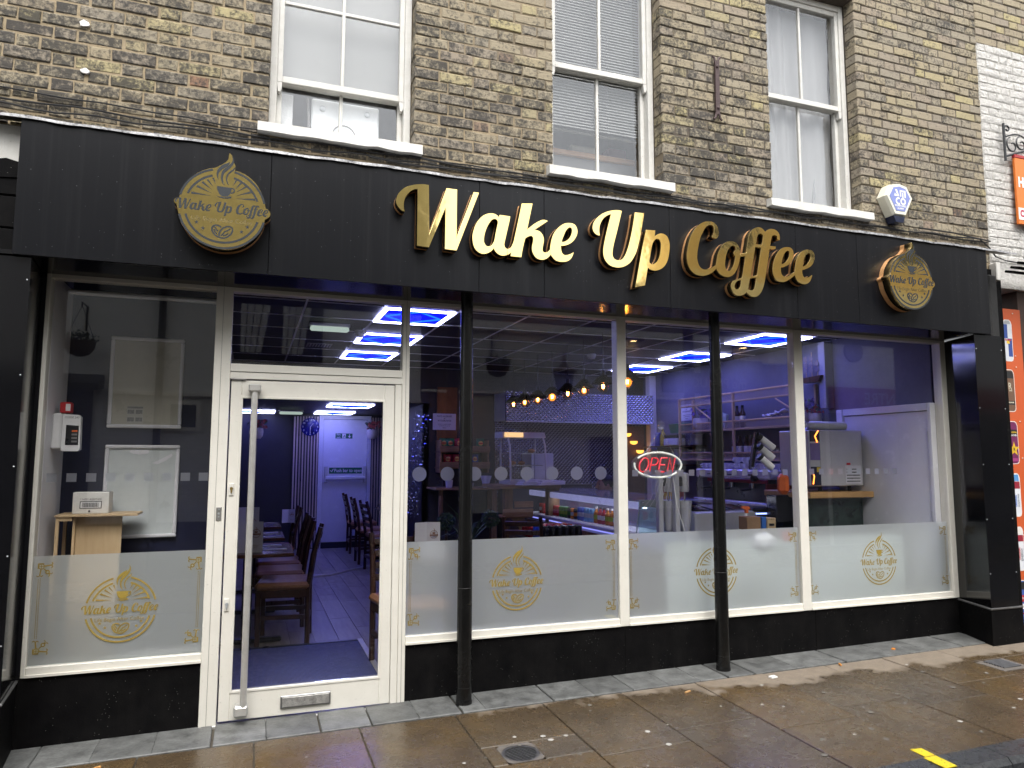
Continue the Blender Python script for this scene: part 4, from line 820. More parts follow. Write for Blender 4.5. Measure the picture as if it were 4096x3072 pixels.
window(2.004, 3.49, 0, GT, .569, 'b', [(2.084+.1835*i, .992, .046, 1) for i in range(8)])
window(3.564, 5.048, 0, GT, .569, 'c', [(3.64+.0935*i, .99, .0235, 0) for i in range(15)])
window(5.13, 6.6, 0, GT, .569, 'd', [(5.205+.0945*i, .993, .0235, 0) for i in range(10)])
window(.938, 1.958, 1.648, GT, 0)
# door
dk = MB(); DX0, DX1, DZ0, DZ1 = .946, 1.912, -.385, 1.55
door = MB().box(DX0, 1.005, -.014, .036, DZ0, DZ1, b=.003).box(1.848, DX1, -.014, .036, DZ0, DZ1, b=.003).box(1.005, 1.848, -.013, .035, 1.45, DZ1, b=.003).box(1.005, 1.848, -.013, .035, DZ0, -.228, b=.003)
door = door.build('shop_door', cream_frame, shop)
bead = MB().box(1.0, 1.014, -.018, .0, -.235, 1.457, b=.002).box(1.84, 1.853, -.018, .0, -.235, 1.457, b=.002).box(1.014, 1.84, -.017, .0, 1.443, 1.457, b=.002).box(1.014, 1.84, -.017, .0, -.235, -.221, b=.002)
bead.build('glazing_bead', cream_frame, door)
MB().box(1.014, 1.84, .003, .009, -.221, 1.443).build('door_pane', glass, door, smooth=False)
MB().box(DX1+.003, 1.957, -.016, .04, -.40, 1.557, b=.003).build('door_jamb', cream_frame, shop)
alu = Mt('satin_aluminium', (.6, .59, .56), .35, metal=.55, var=.12, scale=15)
h = MB(); h.cyl((1.078, -.085, -.31), (1.078, -.085, 1.49), .0185, n=20); h.build('pull_handle', alu, door)
MB().box(1.042, 1.112, -.112, -.02, 1.478, 1.522, b=.008).build('handle_bracket', alu, door); MB().box(1.028, 1.104, -.105, -.02, -.345, -.285, b=.01).build('handle_bracket', alu, door)
lb = MB().box(1.28, 1.563, -.026, -.013, -.345, -.276, b=.004).build('letterbox', Mt('dull_chrome', (.25, .25, .25), .3, metal=.8), door)
MB().box(1.29, 1.553, -.031, -.027, -.338, -.284, b=.002).build('letter_flap', Mt('scratched_metal', (.42, .41, .39), .4, metal=.6, var=.5, scale=40, bump=.6, bscale=140), door)
brass = Mt('brass', (.5, .36, .13), .3, metal=.8)
for z, mt in ((.911, brass), (.257, steel)):
    MB().box(.956, .983, -.02, -.013, z-.035, z+.035, b=.002).build('lock_plate', white_paint, door); MB().lathe((.97, -.02, z+.006), [(.009, 0), (.009, .008), (0, .008)], 12, ax=(0, -1, 0)).build('lock_cylinder', mt, door)
    MB().box(.9655, .9745, -.0285, -.0205, z-.018, z-.002, b=.001).build('lock_cylinder', mt, door)
kp = MB().box(.893, .922, -.026, -.0195, .735, .812, b=.004).build('key_switch_plate', Mt('brushed_steel', (.36, .35, .33), .4, metal=.7), shop)
for z in (.757, .775, .798): MB().lathe((.9075, -.026, z), [(.006 if z == .775 else .004, 0), (.006 if z == .775 else .004, .004), (0, .004)], 10, ax=(0, -1, 0)).build('key_hole', steel, kp)
MB().box(.94, 1.03, -.03, -.02, 1.553, 1.562, b=.002).build('pivot_plate', alu, shop)
# pillars (splayed returns) with plinths
def pillar(side):
    if side > 0: P = [(6.664, .0), (6.532, -.39), (6.842, -.39), (7.0, .0)]; Q = [(6.660, .0), (6.518, -.398), (6.862, -.398), (7.0, .0)]
    else: P = [(-.046, .0), (-.006, -.39), (-.42, -.39), (-.42, .0)]; Q = [(-.04, .0), (.002, -.4), (-.42, -.4), (-.42, .0)]
    def pr(pl, z0, z1):
        mb = MB(); n = len(pl); pl = pl if side > 0 else pl[::-1]
        mb.add([(x, y, z0 if z0 > -.2 else gz(x, y)-.0) for x, y in pl]+[(x, y, z1) for x, y in pl], [tuple(range(n-1, -1, -1)), tuple(range(n, 2*n))]+[(i, (i+1) % n, (i+1) % n+n, i+n) for i in range(n)]); return mb
    o = pr(P, -.062, 2.095).build('pillar_cladding', black_gloss if side > 0 else black_gloss, shop, smooth=False)
    o['label'] = 'glossy black cladding of the %s pillar' % ('right' if side > 0 else 'left')
    pr(Q, -.5, -.075).build('pillar_plinth', black_render, shop, smooth=False)
    MB().tube([(Q[0][0], Q[0][1], -.068), (Q[1][0], Q[1][1]-.002, -.068), (Q[2][0], Q[2][1]-.002, -.068)], .009, 6).build('plinth_bead', Mt('grey_bead', (.1, .1, .1), .4, var=.4, scale=40), shop)
    for z in (.2, .62, 1.05, 1.5, 1.98):
        for x in (P[1][0]+(.012 if side > 0 else -.012), P[2][0]-.012 if side > 0 else -.2):
            MB().ball((x, -.391, z), .004, 8, k=4).build('screw', steel, shop)
pillar(1); pillar(-1)
MB().box(-.42, 6.69, -.40, .06, 2.103, 2.125).build('soffit', black_gloss, shop, smooth=False)
# round black posts
for nm, x, y, lb in (('black_post', 2.339, -.165, 'round black post in front of the window right of the door'), ('black_post', 4.21, -.165, 'round black post in front of the OPEN sign window, the farther one')):
    t = thing(nm, gp(x, y), lb, 'post', 'black posts before the shop windows')
    pm = Mt('thick_black_paint', (.006, .006, .006), .25, spec=.35, var=.3, scale=8, bump=.5, bscale=22)
    MB().lathe((x, y, 0), [(.047, gz(x, y)), (.0465, gz(x, y)+.35), (.042, 1.2), (.0385, 2.104)], 24).build('shaft', pm, t)
    MB().lathe((x, y, 0), [(.05, gz(x, y)), (.05, gz(x, y)+.015), (.047, gz(x, y)+.03)], 24).build('foot_collar', pm, t)
    for z in (gz(x, y)+.1, .3): MB().lathe((x, y, 0), [(.0455, z), (.0472, z+.0015), (.0455, z+.003)], 24).build('crack_ring', Mt('scuff_grey', (.03, .03, .03), .6), t)

# ---------------------------------------------------------------- fascia sign
FX0, FX1, FZ0, FZ1 = -.085, 6.69, 2.10, 2.808
sign = thing('fascia_sign', (3.3, FY, FZ0), 'long black shop sign with raised gold Wake Up Coffee script lettering', 'sign')
pj = [FX0, 1.12, 2.34, 2.77, 3.69, 4.75, 5.32, FX1]
for i in range(len(pj)-1):
    MB().box(pj[i]+.0012, pj[i+1]-.0012, FY, FY+.02, FZ0, FZ1, b=.0015).build('panel', fascia_mat, sign)
MB().box(FX0+.01, FX1-.01, FY+.022, -.13, FZ0+.03, FZ1-.01).build('backing_board', black_render, sign, smooth=False)
YL = -.49
LN = {'W': 'W', 'a': 'a', 'k': 'k', 'e': 'e', 'U': 'U', 'p': 'p', 'C': 'C', 'o': 'o', 'ff': 'double f', 'e1': 'e', 'e2': 'e'}
for g, cs in GLYPH.items():
    C = [[(x/1000, z/1000) for x, z in smooth_poly(c, 4)] for c in cs]
    xs_ = [p[0] for p in C[0]]; zs_ = [p[1] for p in C[0]]; ox, oz = (min(xs_)+max(xs_))/2, min(zs_)
    C0 = [[(x-ox, z-oz) for x, z in c] for c in C]
    def layer(depth, ymid, mats, name, parent, bev=0.0, sidemat=False):
        me = curve_mesh(C0, depth, bev); me.materials.clear()
        for m_ in mats: me.materials.append(m_)
        if sidemat:
            for p in me.polygons: p.material_index = 0 if p.normal.z > .8 else 1
        else:
            for p in me.polygons: p.material_index = 0
        me.name = name; o = bpy.data.objects.new(name, me); COL.objects.link(o); o.parent = parent
        o.location = Vector((ox, ymid, oz)) - ORG[parent.name]; o.rotation_euler = (math.pi/2, 0, 0); ORG[o.name] = Vector((ox, ymid, oz)); return o
    L = layer(.046, YL+.023, [gold, gold_side], 'letter', sign, .0012, True); L['label'] = 'gold letter %s of the sign' % LN[g]
    o2 = layer(.0225, FY-.0125, [copper_glow_lip], 'copper_glow_lip', sign)
    o2.parent = L; o2.location = (0, 0, -(FY-.0125-(YL+.023))); o2.rotation_euler = (0, 0, 0)
# lead flashing over the sign
lead = N('weathered_lead'); _p = lead.pos(); _n = lead.noise(_p, 10, 6, .75); _n2 = lead.noise(_p, 60, 4, .7)
lead.bsdf(lead.mix(lead.ramp(lead.math('MULTIPLY_ADD', _n2, .5, lead.math('MULTIPLY', _n, .6)), [(.42, 0), (.66, 1)]), (.05, .05, .055), (.42, .42, .43)), .5, .25, lead.bump(_n2, .6, .006)); lead = lead.mat
mb = MB(); n = 120; q = random.Random(3)
for i in range(n+1):
    x = -.42+(7.03+.42)*i/n; w = .009*math.sin(i*.41)+.006*math.sin(i*1.3)+q.uniform(-.003, .003); lipd = q.uniform(0, .006)
    yb = -.41 if x < FX1 else -.2
    mb.v += [(x, YW-.004, 2.90+w*.3), (x, -.3, 2.838+w*.5), (x, -.425, 2.813+w*.4), (x, -.432, 2.811+w*.4), (x, -.4315-lipd, 2.799-lipd+w*.25)]
for i in range(n):
    for j in range(4): mb.f.append((5*i+j, 5*i+j+1, 5*i+j+6, 5*i+j+5)); mb.m.append(0)
fl = mb.build('lead_flashing', lead, shop); fl['label'] = 'ragged grey lead flashing above the sign'

# round signs
def round_sign(cx, cz, r_, lb, depth):
    t = thing('round_logo_sign', (cx, FY, cz-r_*1.1), lb, 'sign', 'round gold logo signs')
    yf = FY-depth
    C = [[(x*r_, z*r_) for x, z in smooth_poly(OUTLINE, 3, 40)]]
    for dep, ym, nm, mats, bev in ((depth*.62, yf+depth*.31, 'gold_case', [gold, gold_side], .0012), (depth*.36, FY-depth*.19, 'copper_glow_lip', [copper_glow_lip], 0)):
        me = curve_mesh(C, dep, bev); me.materials.clear()
        for m_ in mats: me.materials.append(m_)
        for p in me.polygons: p.material_index = 0 if (p.normal.z > .8 or len(mats) == 1) else 1
        me.name = nm; o = bpy.data.objects.new(nm, me); COL.objects.link(o); o.parent = t; o.location = Vector((cx, ym, cz))-ORG[t.name]; o.rotation_euler = (math.pi/2, 0, 0); ORG[o.name] = Vector((cx, ym, cz))
    mb = logo_mb(cx, cz, r_, yf-.0009, MB()); mb.build('engraved_emblem', engrave, t, smooth=False)
    glyph_text(cx, cz-.002, 2.16*r_, yf-.0012, 'engraved_wordmark', engrave, t)
    put_text('Life Begin After Coffee', .165*r_, (cx, yf-.001, cz-.30*r_), Mt('faint_engraving', (.2, .16, .07), .4, metal=.5), t, 'tagline', xs=.92)
round_sign(.88, 2.413, .215, 'round gold Wake Up Coffee logo sign at the left end of the black sign board', .1)
round_sign(5.735, 2.432, .2115, 'round gold Wake Up Coffee logo sign at the right end of the black sign board', .105)
# ---------------------------------------------------------------- right neighbour
nb = thing('neighbour_building', (8.2, YW, -.4), 'flaking white painted brick shop building at the right with an orange front', 'building')
MB().box(XR+.004, 10.5, YW+.006, .3, 4.86, 5.9).build('mortar_wall', mortar, nb, smooth=False)
MB().box(XR+.002, 10.5, YW+.004, .3, 2.6, 4.86).build('painted_wall', brick_white, nb, smooth=False)
wst = [brick_shape(40+i, .22, DB, HB+.006, .007).build('painted_brick', brick_white, None, raw=True) for i in range(4)]
nst = [brick_shape(60+i, .22, DB, HB).build('brick', brick_clean, None, raw=True) for i in range(3)]
for k in range(0, 41):
    zc = 2.81+CW*k+HB/2+.02
    for a, b in courses(XR+.006, 8.3, k, k % 2, rng):
        u, v, z = proj((a, YW, zc))
        if u > 4110 or v < -120: continue
        up = zc > 4.86; o = rng.choice(nst if up else wst)
        part_copy(o, nb, ((a+b)/2, YW+DB/2+(.0 if up else -.004)+rng.uniform(-.003, .003), zc), ((b-a)/.22, 1, 1), (rng.uniform(-.01, .01), rng.uniform(-.012, .012), 0))
for o in wst+nst: bpy.data.objects.remove(o)
oran = Mt('orange_panel', (.56, .1, .025), .45, var=.06, scale=4)
MB().box(7.03, 7.232, -.14, .0, -.38, 2.75, b=.004).build('dark_pier', black_render, nb)
MB().box(7.236, 7.50, -.10, -.07, -.38, 2.42, b=.003).build('orange_panel', oran, nb)
MB().box(7.52, 9, -.07, .1, -.38, 2.6).build('doorway_timber', Mt('brown_timber', (.06, .03, .02), .5, var=.3), nb, smooth=False)
MB().box(7.12, 7.17, -.19, -.12, 2.64, 2.80, b=.005).build('cream_board', peel_paint, nb)
gut = MB()
for i, (z, y0) in enumerate(((2.71, -.24), (2.735, -.29), (2.76, -.35), (2.785, -.41))):
    gut.obox((8.05, y0, z), (1.7, .09, .022), (R(18), 0, 0), b=.006)
gut.build('broken_canopy', black_render, nb)
MB().box(7.0, 7.10, -.2, -.13, 2.12, 2.68, b=.012).build('rotten_board', Mt('charred_board', (.012, .012, .012), .6, var=.5, bump=1.0, bscale=25), nb)
# printed cans on the orange panel
def can_poster(i, z, cols, words, x):
    t_ = nb
    w, h = .052, .18
    def C(n_, c): return Mt('can_print_'+n_, c, .4, var=.08)
    yb = -.1015
    body = [(x-w, z-h+.03), (x-w*.85, z-h+.008), (x-w*.5, z-h), (x+w*.5, z-h), (x+w*.85, z-h+.008), (x+w, z-h+.03), (x+w, z+h-.035), (x+w*.8, z+h-.012), (x+w*.5, z+h), (x-w*.5, z+h), (x-w*.8, z+h-.012), (x-w, z+h-.035)]
    rim = [(x+(px-x)*1.12, z+(pz-z)*1.035) for px, pz in body]
    o = MB().flat(rim, yb+.0004).build('can_print', C('edge', (.8, .72, .66)), t_, smooth=False)
    mb = MB(); mb.flat(body, yb, 0)
    for pl, m_ in cols[1:]: mb.flat([(x+a*w, z+b*h) for a, b in pl], yb-.0004*(m_), m_)
    mb.build('print_colour', [C(n_, c) for n_, c in cols[0]], o, smooth=False)
    for (body_, size, dx, dz, c, rot) in words:
        put_text(body_, size, (x+dx, yb-.0018, z+dz), C(c[0], c[1]), o, 'print_word', rot=(math.pi/2, rot, 0), bold=.0008, xs=.85)
W8 = ('white', (.8, .8, .8)); RD = ('red', (.55, .03, .04))
can_poster(0, 2.135, [[('silver', (.62, .64, .68)), ('navy', (.03, .07, .28)), RD, ('yel', (.8, .55, .05)), ('greytop', (.35, .36, .38))], ([(-.98, .1), (0, .1), (0, .8), (-.98, .8)], 1), ([(0, -.8), (.98, -.8), (.98, .1), (0, .1)], 1), ([(-.35, -.02), (.35, -.02), (.35, -.16), (-.35, -.16)], 3), ([(-.8, .82), (.8, .82), (.5, .99), (-.5, .99)], 4)], [('Red Bull', .026, 0, .005, RD, 0)], 7.322)
can_poster(1, 1.69, [[('bronze', (.16, .085, .05)), ('blk', (.02, .02, .02)), ('cream', (.6, .55, .42))], ([(-.95, .6), (.95, .6), (.7, .95), (-.7, .95)], 1), ([(-.95, -.7), (.95, -.7), (.95, -.5), (-.95, -.5)], 1)], [('R', .085, -.004, .035, ('cream', (.6, .55, .42)), 0), ('RELENTLESS', .0145, 0, -.105, ('cream', (.6, .55, .42)), 0), ('origin', .02, 0, .0, ('cream', (.6, .55, .42)), 0)], 7.31)
can_poster(2, 1.236, [[('plum', (.16, .02, .09)), ('blk', (.02, .02, .02)), ('gold', (.7, .45, .03)), ('pinkish', (.35, .05, .18))], ([(-.97, .3), (.97, .3), (.97, .62), (-.97, .62)], 1), ([(1.5*((.9 if i % 2 == 0 else .36)*math.sin(math.pi*i/5)), -.32+.42*(.9 if i % 2 == 0 else .36)*math.cos(math.pi*i/5)) for i in range(10)], 2), ([(-.9, -.9), (.9, -.9), (.9, -.75), (-.9, -.75)], 3)], [('ROCKSTAR', .019, 0, .088, ('gold', (.7, .45, .03)), 0), ('PUNCHED', .02, 0, .062, W8, 0), ('R', .04, 0, -.06, ('blk', (.02, .02, .02)), 0)], 7.307)
can_poster(3, .785, [[('pale', (.72, .74, .78)), ('sky', (.1, .3, .62)), ('wine', (.3, .02, .04)), ('deep', (.05, .15, .5))], ([(-.9, .66), (.9, .66), (.7, .97), (-.7, .97)], 1), ([(-.98, .3), (.98, .3), (.98, .64), (-.98, .64)], 2), ([(-.9, -.8), (-.72, -.8), (-.72, .1), (-.9, .1)], 3), ([(-.62, -.8), (-.5, -.8), (-.5, .2), (-.62, .2)], 3)], [('ORIGINAL', .026, -.004, -.05, ('deep', (.05, .15, .5)), -math.pi/2), ('SUGAR FREE', .024, .026, -.045, ('greyink', (.25, .27, .3)), -math.pi/2)], 7.293)
can_poster(4, .33, [[('pale', (.72, .74, .78)), ('cream2', (.75, .72, .68)), ('wine', (.3, .02, .04)), RD], ([(-.9, .66), (.9, .66), (.7, .97), (-.7, .97)], 1), ([(-.98, .34), (.98, .34), (.98, .64), (-.98, .64)], 2), ([(-.9, -.8), (-.72, -.8), (-.72, .2), (-.9, .2)], 3), ([(-.62, -.8), (-.5, -.8), (-.5, .3), (-.62, .3)], 3)], [('ORIGINAL', .028, -.004, -.04, RD, -math.pi/2), ('ENERGY', .034, .026, -.05, ('greyink', (.25, .27, .3)), -math.pi/2)], 7.289)
can_poster(5, -.12, [[('blue', (.06, .12, .4)), ('blk', (.02, .02, .02)), RD, W8], ([(-.95, .6), (.95, .6), (.7, .95), (-.7, .95)], 1), ([(-.95, .05), (.95, .05), (.95, .35), (-.95, .35)], 2), ([(-.95, -.3), (.3, -.3), (.9, -.05), (-.95, -.05)], 3)], [('ROCKSTAR', .02, 0, .035, W8, 0), ('SUPER', .02, 0, -.09, RD, 0)], 7.285)
for z in (2.38, 2.0, 1.9, 1.42, 1.1): MB().ball((7.40, -.103, z), .006, 8, k=4).build('panel_rivet', white_paint, nb)
# hanging sign on a scrolled iron bracket
ir = Mt('black_ironwork', (.02, .022, .024), .45, bump=.3)
bx, by = 7.355, -.17
t = thing('bracket_sign', (bx, by, 3.2), 'orange hanging sign on a black scrolled iron bracket on the white wall', 'hanging sign')
MB().tube([(bx, by, 3.76), (bx, by, 4.11)], .011, 8).build('wall_bar', ir, t)
def spiral(cx, cz, r0, r1, a0, a1, n=26): return [(cx+(r0+(r1-r0)*i/n)*math.cos(R(a0+(a1-a0)*i/n)), by, cz+(r0+(r1-r0)*i/n)*math.sin(R(a0+(a1-a0)*i/n))) for i in range(n+1)]
MB().tube([(bx, by, 3.80), (bx+.3, by, 3.9), (bx+.62, by, 4.0)], .01, 8).build('arm', ir, t)
MB().tube([(bx, by, 4.02)]+spiral(bx+.045, 4.065, .035, .014, 200, -160), .007, 6).build('scroll', ir, t)
MB().tube([(bx+.01, by, 4.0)]+[(bx+.02+.3*u, by, 3.985+.055*math.sin(math.pi*u*.9)-.02*u) for u in [i/12 for i in range(13)]], .007, 6).build('scroll', ir, t)
MB().tube(spiral(bx+.1, 3.915, .08, .02, 110, 470, 34), .007, 6).build('scroll', ir, t)
MB().tube(spiral(bx+.22, 3.945, .075, .018, 110, 480, 34), .007, 6).build('scroll', ir, t)
bd = MB().box(7.455, 8.0, by-.012, by+.012, 3.185, 3.80, b=.003).build('board', Mt('orange_board', (.68, .17, .02), .4, var=.04), t)
MB().box(7.452, 8.003, by-.016, by+.016, 3.80, 3.83, b=.003).build('top_trim', Mt('red_trim', (.35, .02, .02), .4), t)
MB().box(7.4565, 7.998, by-.0145, by-.0125, 3.225, 3.335).build('white_band', Mt('sign_white', (.78, .77, .74), .4), bd, smooth=False)
put_text('HIGH', .125, (7.475, by-.0145, 3.57), Mt('sign_white', (.78, .77, .74)), bd, 'word', align='LEFT', bold=.006, xs=.8)
put_text('CONVENIENCE', .085, (7.472, by-.0165, 3.28), Mt('sign_crimson', (.45, .01, .05), .4), bd, 'word', align='LEFT', bold=.004, xs=.8)
# ---------------------------------------------------------------- left neighbour's old shop board
t = thing('old_shop_board', (-.7, -.33, 2.1), 'old timber shop board left of the sign, cream paint peeling to black', 'shop board')
MB().prism([(-1.5, 2.55), (-.31, 2.55), (-.2, 2.60), (-.10, 2.57), (-.10, 2.79), (-1.5, 2.80)], -.335, -.2).build('cream_board', peel_paint, t, smooth=False)
for z0, z1 in ((2.10, 2.25), (2.255, 2.42), (2.425, 2.548)):
    MB().box(-1.5, -.10, -.33, -.2, z0, z1, b=.006).build('black_board', black_render, t)
MB().prism([(-.33, 2.5), (-.1, 2.52), (-.1, 2.60), (-.16, 2.615), (-.22, 2.60), (-.3, 2.56)], -.338, -.3305).build('black_paint_patch', black_render, t, smooth=False)
nl = thing('left_neighbour_front', (-1.2, -.3, -.4), 'black painted shop pier at the far left beside the leftmost window', 'shop pier')
MB().box(-1.6, -.43, -.38, .1, -.5, 2.1).build('pier', black_satin, nl, smooth=False)
# ---------------------------------------------------------------- room behind the glass
FL, CE = -.39, 2.30
navy = Mt('navy_wall', (.012, .014, .04), .35, var=.2); dark = Mt('dark_wall', (.02, .02, .026), .45, var=.2)
lav = Mt('white_plaster', (.72, .71, .74), .6, var=.04); whiteg = Mt('white_gloss', (.74, .74, .77), .25, var=.04)
blk = Mt('black_plastic', (.012, .012, .014), .3); wplas = Mt('white_plastic', (.72, .72, .72), .35, var=.04)
rustic = Wood('rustic_pine', (.20, .105, .045), (.34, .2, .095), 'X', 1, .55, 12, (.05, .025, .012)); rusticy = Wood('rustic_pine_y', (.16, .085, .04), (.28, .16, .08), 'Z', 1, .55, 12, (.04, .02, .01))
ply = Wood('raw_plywood', (.52, .36, .19), (.66, .49, .29), 'Z', .7); darkw = Wood('dark_mahogany', (.03, .012, .007), (.07, .028, .014), 'Z', 1, .3); goldw = Wood('oak_frame', (.46, .31, .15), (.58, .41, .21), 'Z', 1, .5)
sst = Mt('brushed_stainless', (.56, .56, .57), .38, metal=.4, var=.08, scale=6, rvar=.04); chrome = Mt('chrome', (.62, .63, .65), .1, metal=1.0, var=.05)
orc = Mt('signal_orange', (.7, .14, .03), .4); redp = Mt('red_plastic', (.5, .02, .025), .35); ylw = Mt('duster_yellow', (.6, .38, .04), .7)
flo = setting('shop_floor')
lam = N('laminate_plank'); _p = lam.pos(); _oi = lam.n('ObjectInfo').outputs['Random']; _cx = lam.n('CombineXYZ'); lam.l(lam.math('MULTIPLY', _oi, 9.), _cx.inputs[0])
_n = lam.noise(lam.vm('MULTIPLY', lam.vm('ADD', _p, _cx.outputs[0]), (22, 2.2, 1)), 1, 5, .65)
_hs = lam.n('HueSaturation'); lam.l(lam.ramp(_n, [(.3, (.15, .125, .11)), (.7, (.30, .26, .235))]), _hs.inputs['Color']); lam.set(_hs.inputs['Value'], lam.math('MULTIPLY_ADD', _oi, .4, .8))
lam.bsdf(_hs.outputs[0], .32, 0, lam.bump(_n, .1, .002)); lam = lam.mat
MB().box(-.1, 6.7, .05, 8.2, FL-.05, FL-.006).build('subfloor', dark, flo, smooth=False)
pl = MB().bbox(0, 0, 0, .187, 1.21, .006, b=.0015).build('floor_plank', lam, None, smooth=False, raw=True)
for i in range(17):
    for j in range(8):
        y = .06+1.214*(j+.5)-(.4 if i % 3 == 0 else .8 if i % 3 == 1 else 0)
        if y < .6: part_copy(pl, flo, (.95+.19*i, (y+.605+.07)/2, FL-.003), (1, (y+.605-.07)/1.21, 1)) if not .93+.19*i < 1.96 else None; continue
        if y > 8.4 or (.93+.19*i < 1.96 and y < .9) or (i > 10 and y > 4.5): continue
        part_copy(pl, flo, (.95+.19*i, y, FL-.003))
bpy.data.objects.remove(pl)
mat_blue = N('blue_entrance_mat'); _p = mat_blue.pos(); _w = mat_blue.n('TexWave'); mat_blue.l(mat_blue.vm('MULTIPLY', _p, (1, 1, 0)), _w.inputs['Vector']); _w.inputs['Scale'].default_value = 40; _w.inputs['Distortion'].default_value = 3; _w.inputs['Detail Scale'].default_value = 8
mat_blue.bsdf(mat_blue.ramp(_w.outputs['Fac'], [(.3, (.02, .028, .09)), (.75, (.09, .11, .28))]), .8, 0, mat_blue.bump(_w.outputs['Fac'], .5, .005)); mat_blue = mat_blue.mat
t = thing('entrance_mat', (1.5, .9, FL), 'dark blue ribbed entrance mat just inside the glass door', 'door mat')
MB().box(.96, 1.945, .12, 1.57, FL, FL+.006).build('pile', mat_blue, t, smooth=False)
MB().box(1.945, 1.985, .06, 1.62, FL, FL+.012, b=.003).build('edge_trim', alu, t); MB().box(.96, 1.945, 1.57, 1.61, FL, FL+.012, b=.003).build('edge_trim', blk, t)
one(MB().tube([(1.5, 4.9, FL+.008), (1.75, 4.98, FL+.01), (2.07, 5.02, FL+.01), (2.56, 5.54, FL+.01), (2.9, 5.75, FL+.01)], .02, 6), 'floor_trim_strip', alu, 'bent silver trim strip running across the cafe floor', 'floor strip')
# walls
w = setting('shop_wall'); B = lambda *a, mt=navy, n_='wall_face': MB().box(*a).build(n_, mt, w, smooth=False)
B(-.12, -.03, .062, 8.2, FL, 2.6, mt=dark); B(3.25, 3.32, 5.0, 8.0, FL, 2.3, mt=dark); B(-.1, 3.3, 7.93, 8.05, FL, 2.3, mt=dark)
B(3.25, 6.8, 5.0, 5.1, FL, 2.35, mt=dark); B(6.62, 6.75, .062, 5.1, FL, 2.35); B(-.1, 6.8, .062, .09, 2.125, 2.42, mt=dark)
B(-.1, 3.3, 4.95, 5.0, 1.82, 2.35, mt=dark); B(.0, .9, .5, .53, -.3, 2.3, mt=navy); B(.878, .9, .09, .5, -.05, 2.11, mt=navy); B(-.03, .0, .07, .5, -.05, 2.12, mt=lav); B(-.03, .9, .065, .5, -.09, -.052, mt=lav)
B(-.06, .93, .062, .075, FL-.05, -.053, mt=dark); B(2.0, 6.7, .062, .075, FL-.05, -.053, mt=dark)
til = Mt('navy_tile', (.005, .006, .02), .3, spec=.3, var=.2); tile_m = MB().bbox(0, 0, 0, .01, .397, .296, b=.002).build('wall_tile', til, None, raw=True)
for i in range(11):
    for j in range(8):
        y, z = .5+.4*i, -.02+.3*j
        if y < 1.1 and z < 1.68: continue
        part_copy(tile_m, w, (6.615, y, z))
bpy.data.objects.remove(tile_m)
MB().box(6.609, 6.617, .09, 5.0, FL, 2.3).build('grout', Mt('pale_grout', (.15, .15, .2), .8), w, smooth=False)
quilt = N('quilted_steel'); _p = quilt.pos(); _sx = quilt.n('SeparateXYZ'); quilt.l(_p, _sx.inputs[0])
_u = quilt.math('ADD', _sx.outputs[0], _sx.outputs[2]); _v = quilt.math('SUBTRACT', _sx.outputs[0], _sx.outputs[2])
_h = quilt.math('MULTIPLY', quilt.math('ABSOLUTE', quilt.math('SINE', quilt.math('MULTIPLY', _u, 56.))), quilt.math('ABSOLUTE', quilt.math('SINE', quilt.math('MULTIPLY', _v, 56.))))
quilt.bsdf((.8, .8, .84), .16, .92, quilt.bump(_h, 1.0, .02)); quilt = quilt.mat
MB().box(4.25, 6.6, 4.985, 4.998, .3, 1.65).build('steel_splashback', quilt, w, smooth=False)
# ceiling
ce = setting('shop_ceiling'); ctile = Mt('dark_ceiling_tile', (.018, .018, .022), .6, var=.2); cbar = Mt('grey_ceiling_bar', (.75, .75, .8), .4)
MB().box(-.1, 6.75, .06, 5.1, CE+.02, CE+.06).build('ceiling_void', dark, ce, smooth=False); MB().box(-.1, 3.3, 4.9, 8.1, 1.82, 1.86).build('low_ceiling', dark, ce, smooth=False)
tm = MB().bbox(0, 0, 0, .585, .605, .008, b=.002).build('ceiling_tile', ctile, None, raw=True); CX, CY = 2.045, 1.15
leds = [(2.045, 1.16), (2.045, 2.42), (2.045, 3.67), (5.70, 1.12), (5.70, 2.42), (5.70, 3.66)]
for i in range(-4, 8):
    for j in range(-2, 7):
        x, y = CX+.609*i+.3, CY+.63*j+.31
        if y < .2 or x > 6.7 or any(abs(x-a-.295) < .25 and abs(y-b-.31) < .25 for a, b in leds): continue
        part_copy(tm, ce, (x, y, CE+.008))
bpy.data.objects.remove(tm)
for i in range(-3, 8): MB().box(CX+.609*i-.008, CX+.609*i+.008, .09, 4.95, CE-.002, CE+.004).build('ceiling_bar', cbar, ce, smooth=False)
for j in range(-1, 7): MB().box(-.03, 6.61, CY+.63*j-.008, CY+.63*j+.008, CE-.003, CE+.003).build('ceiling_bar', cbar, ce, smooth=False)
Ew = Emit('led_white', (.5, .53, 1.0), 8.0); Ec = Emit('led_cyan', (.01, .11, 1.0), 1.1); Eb = Emit('led_blue', (.001, .002, 1.0), 3.0)
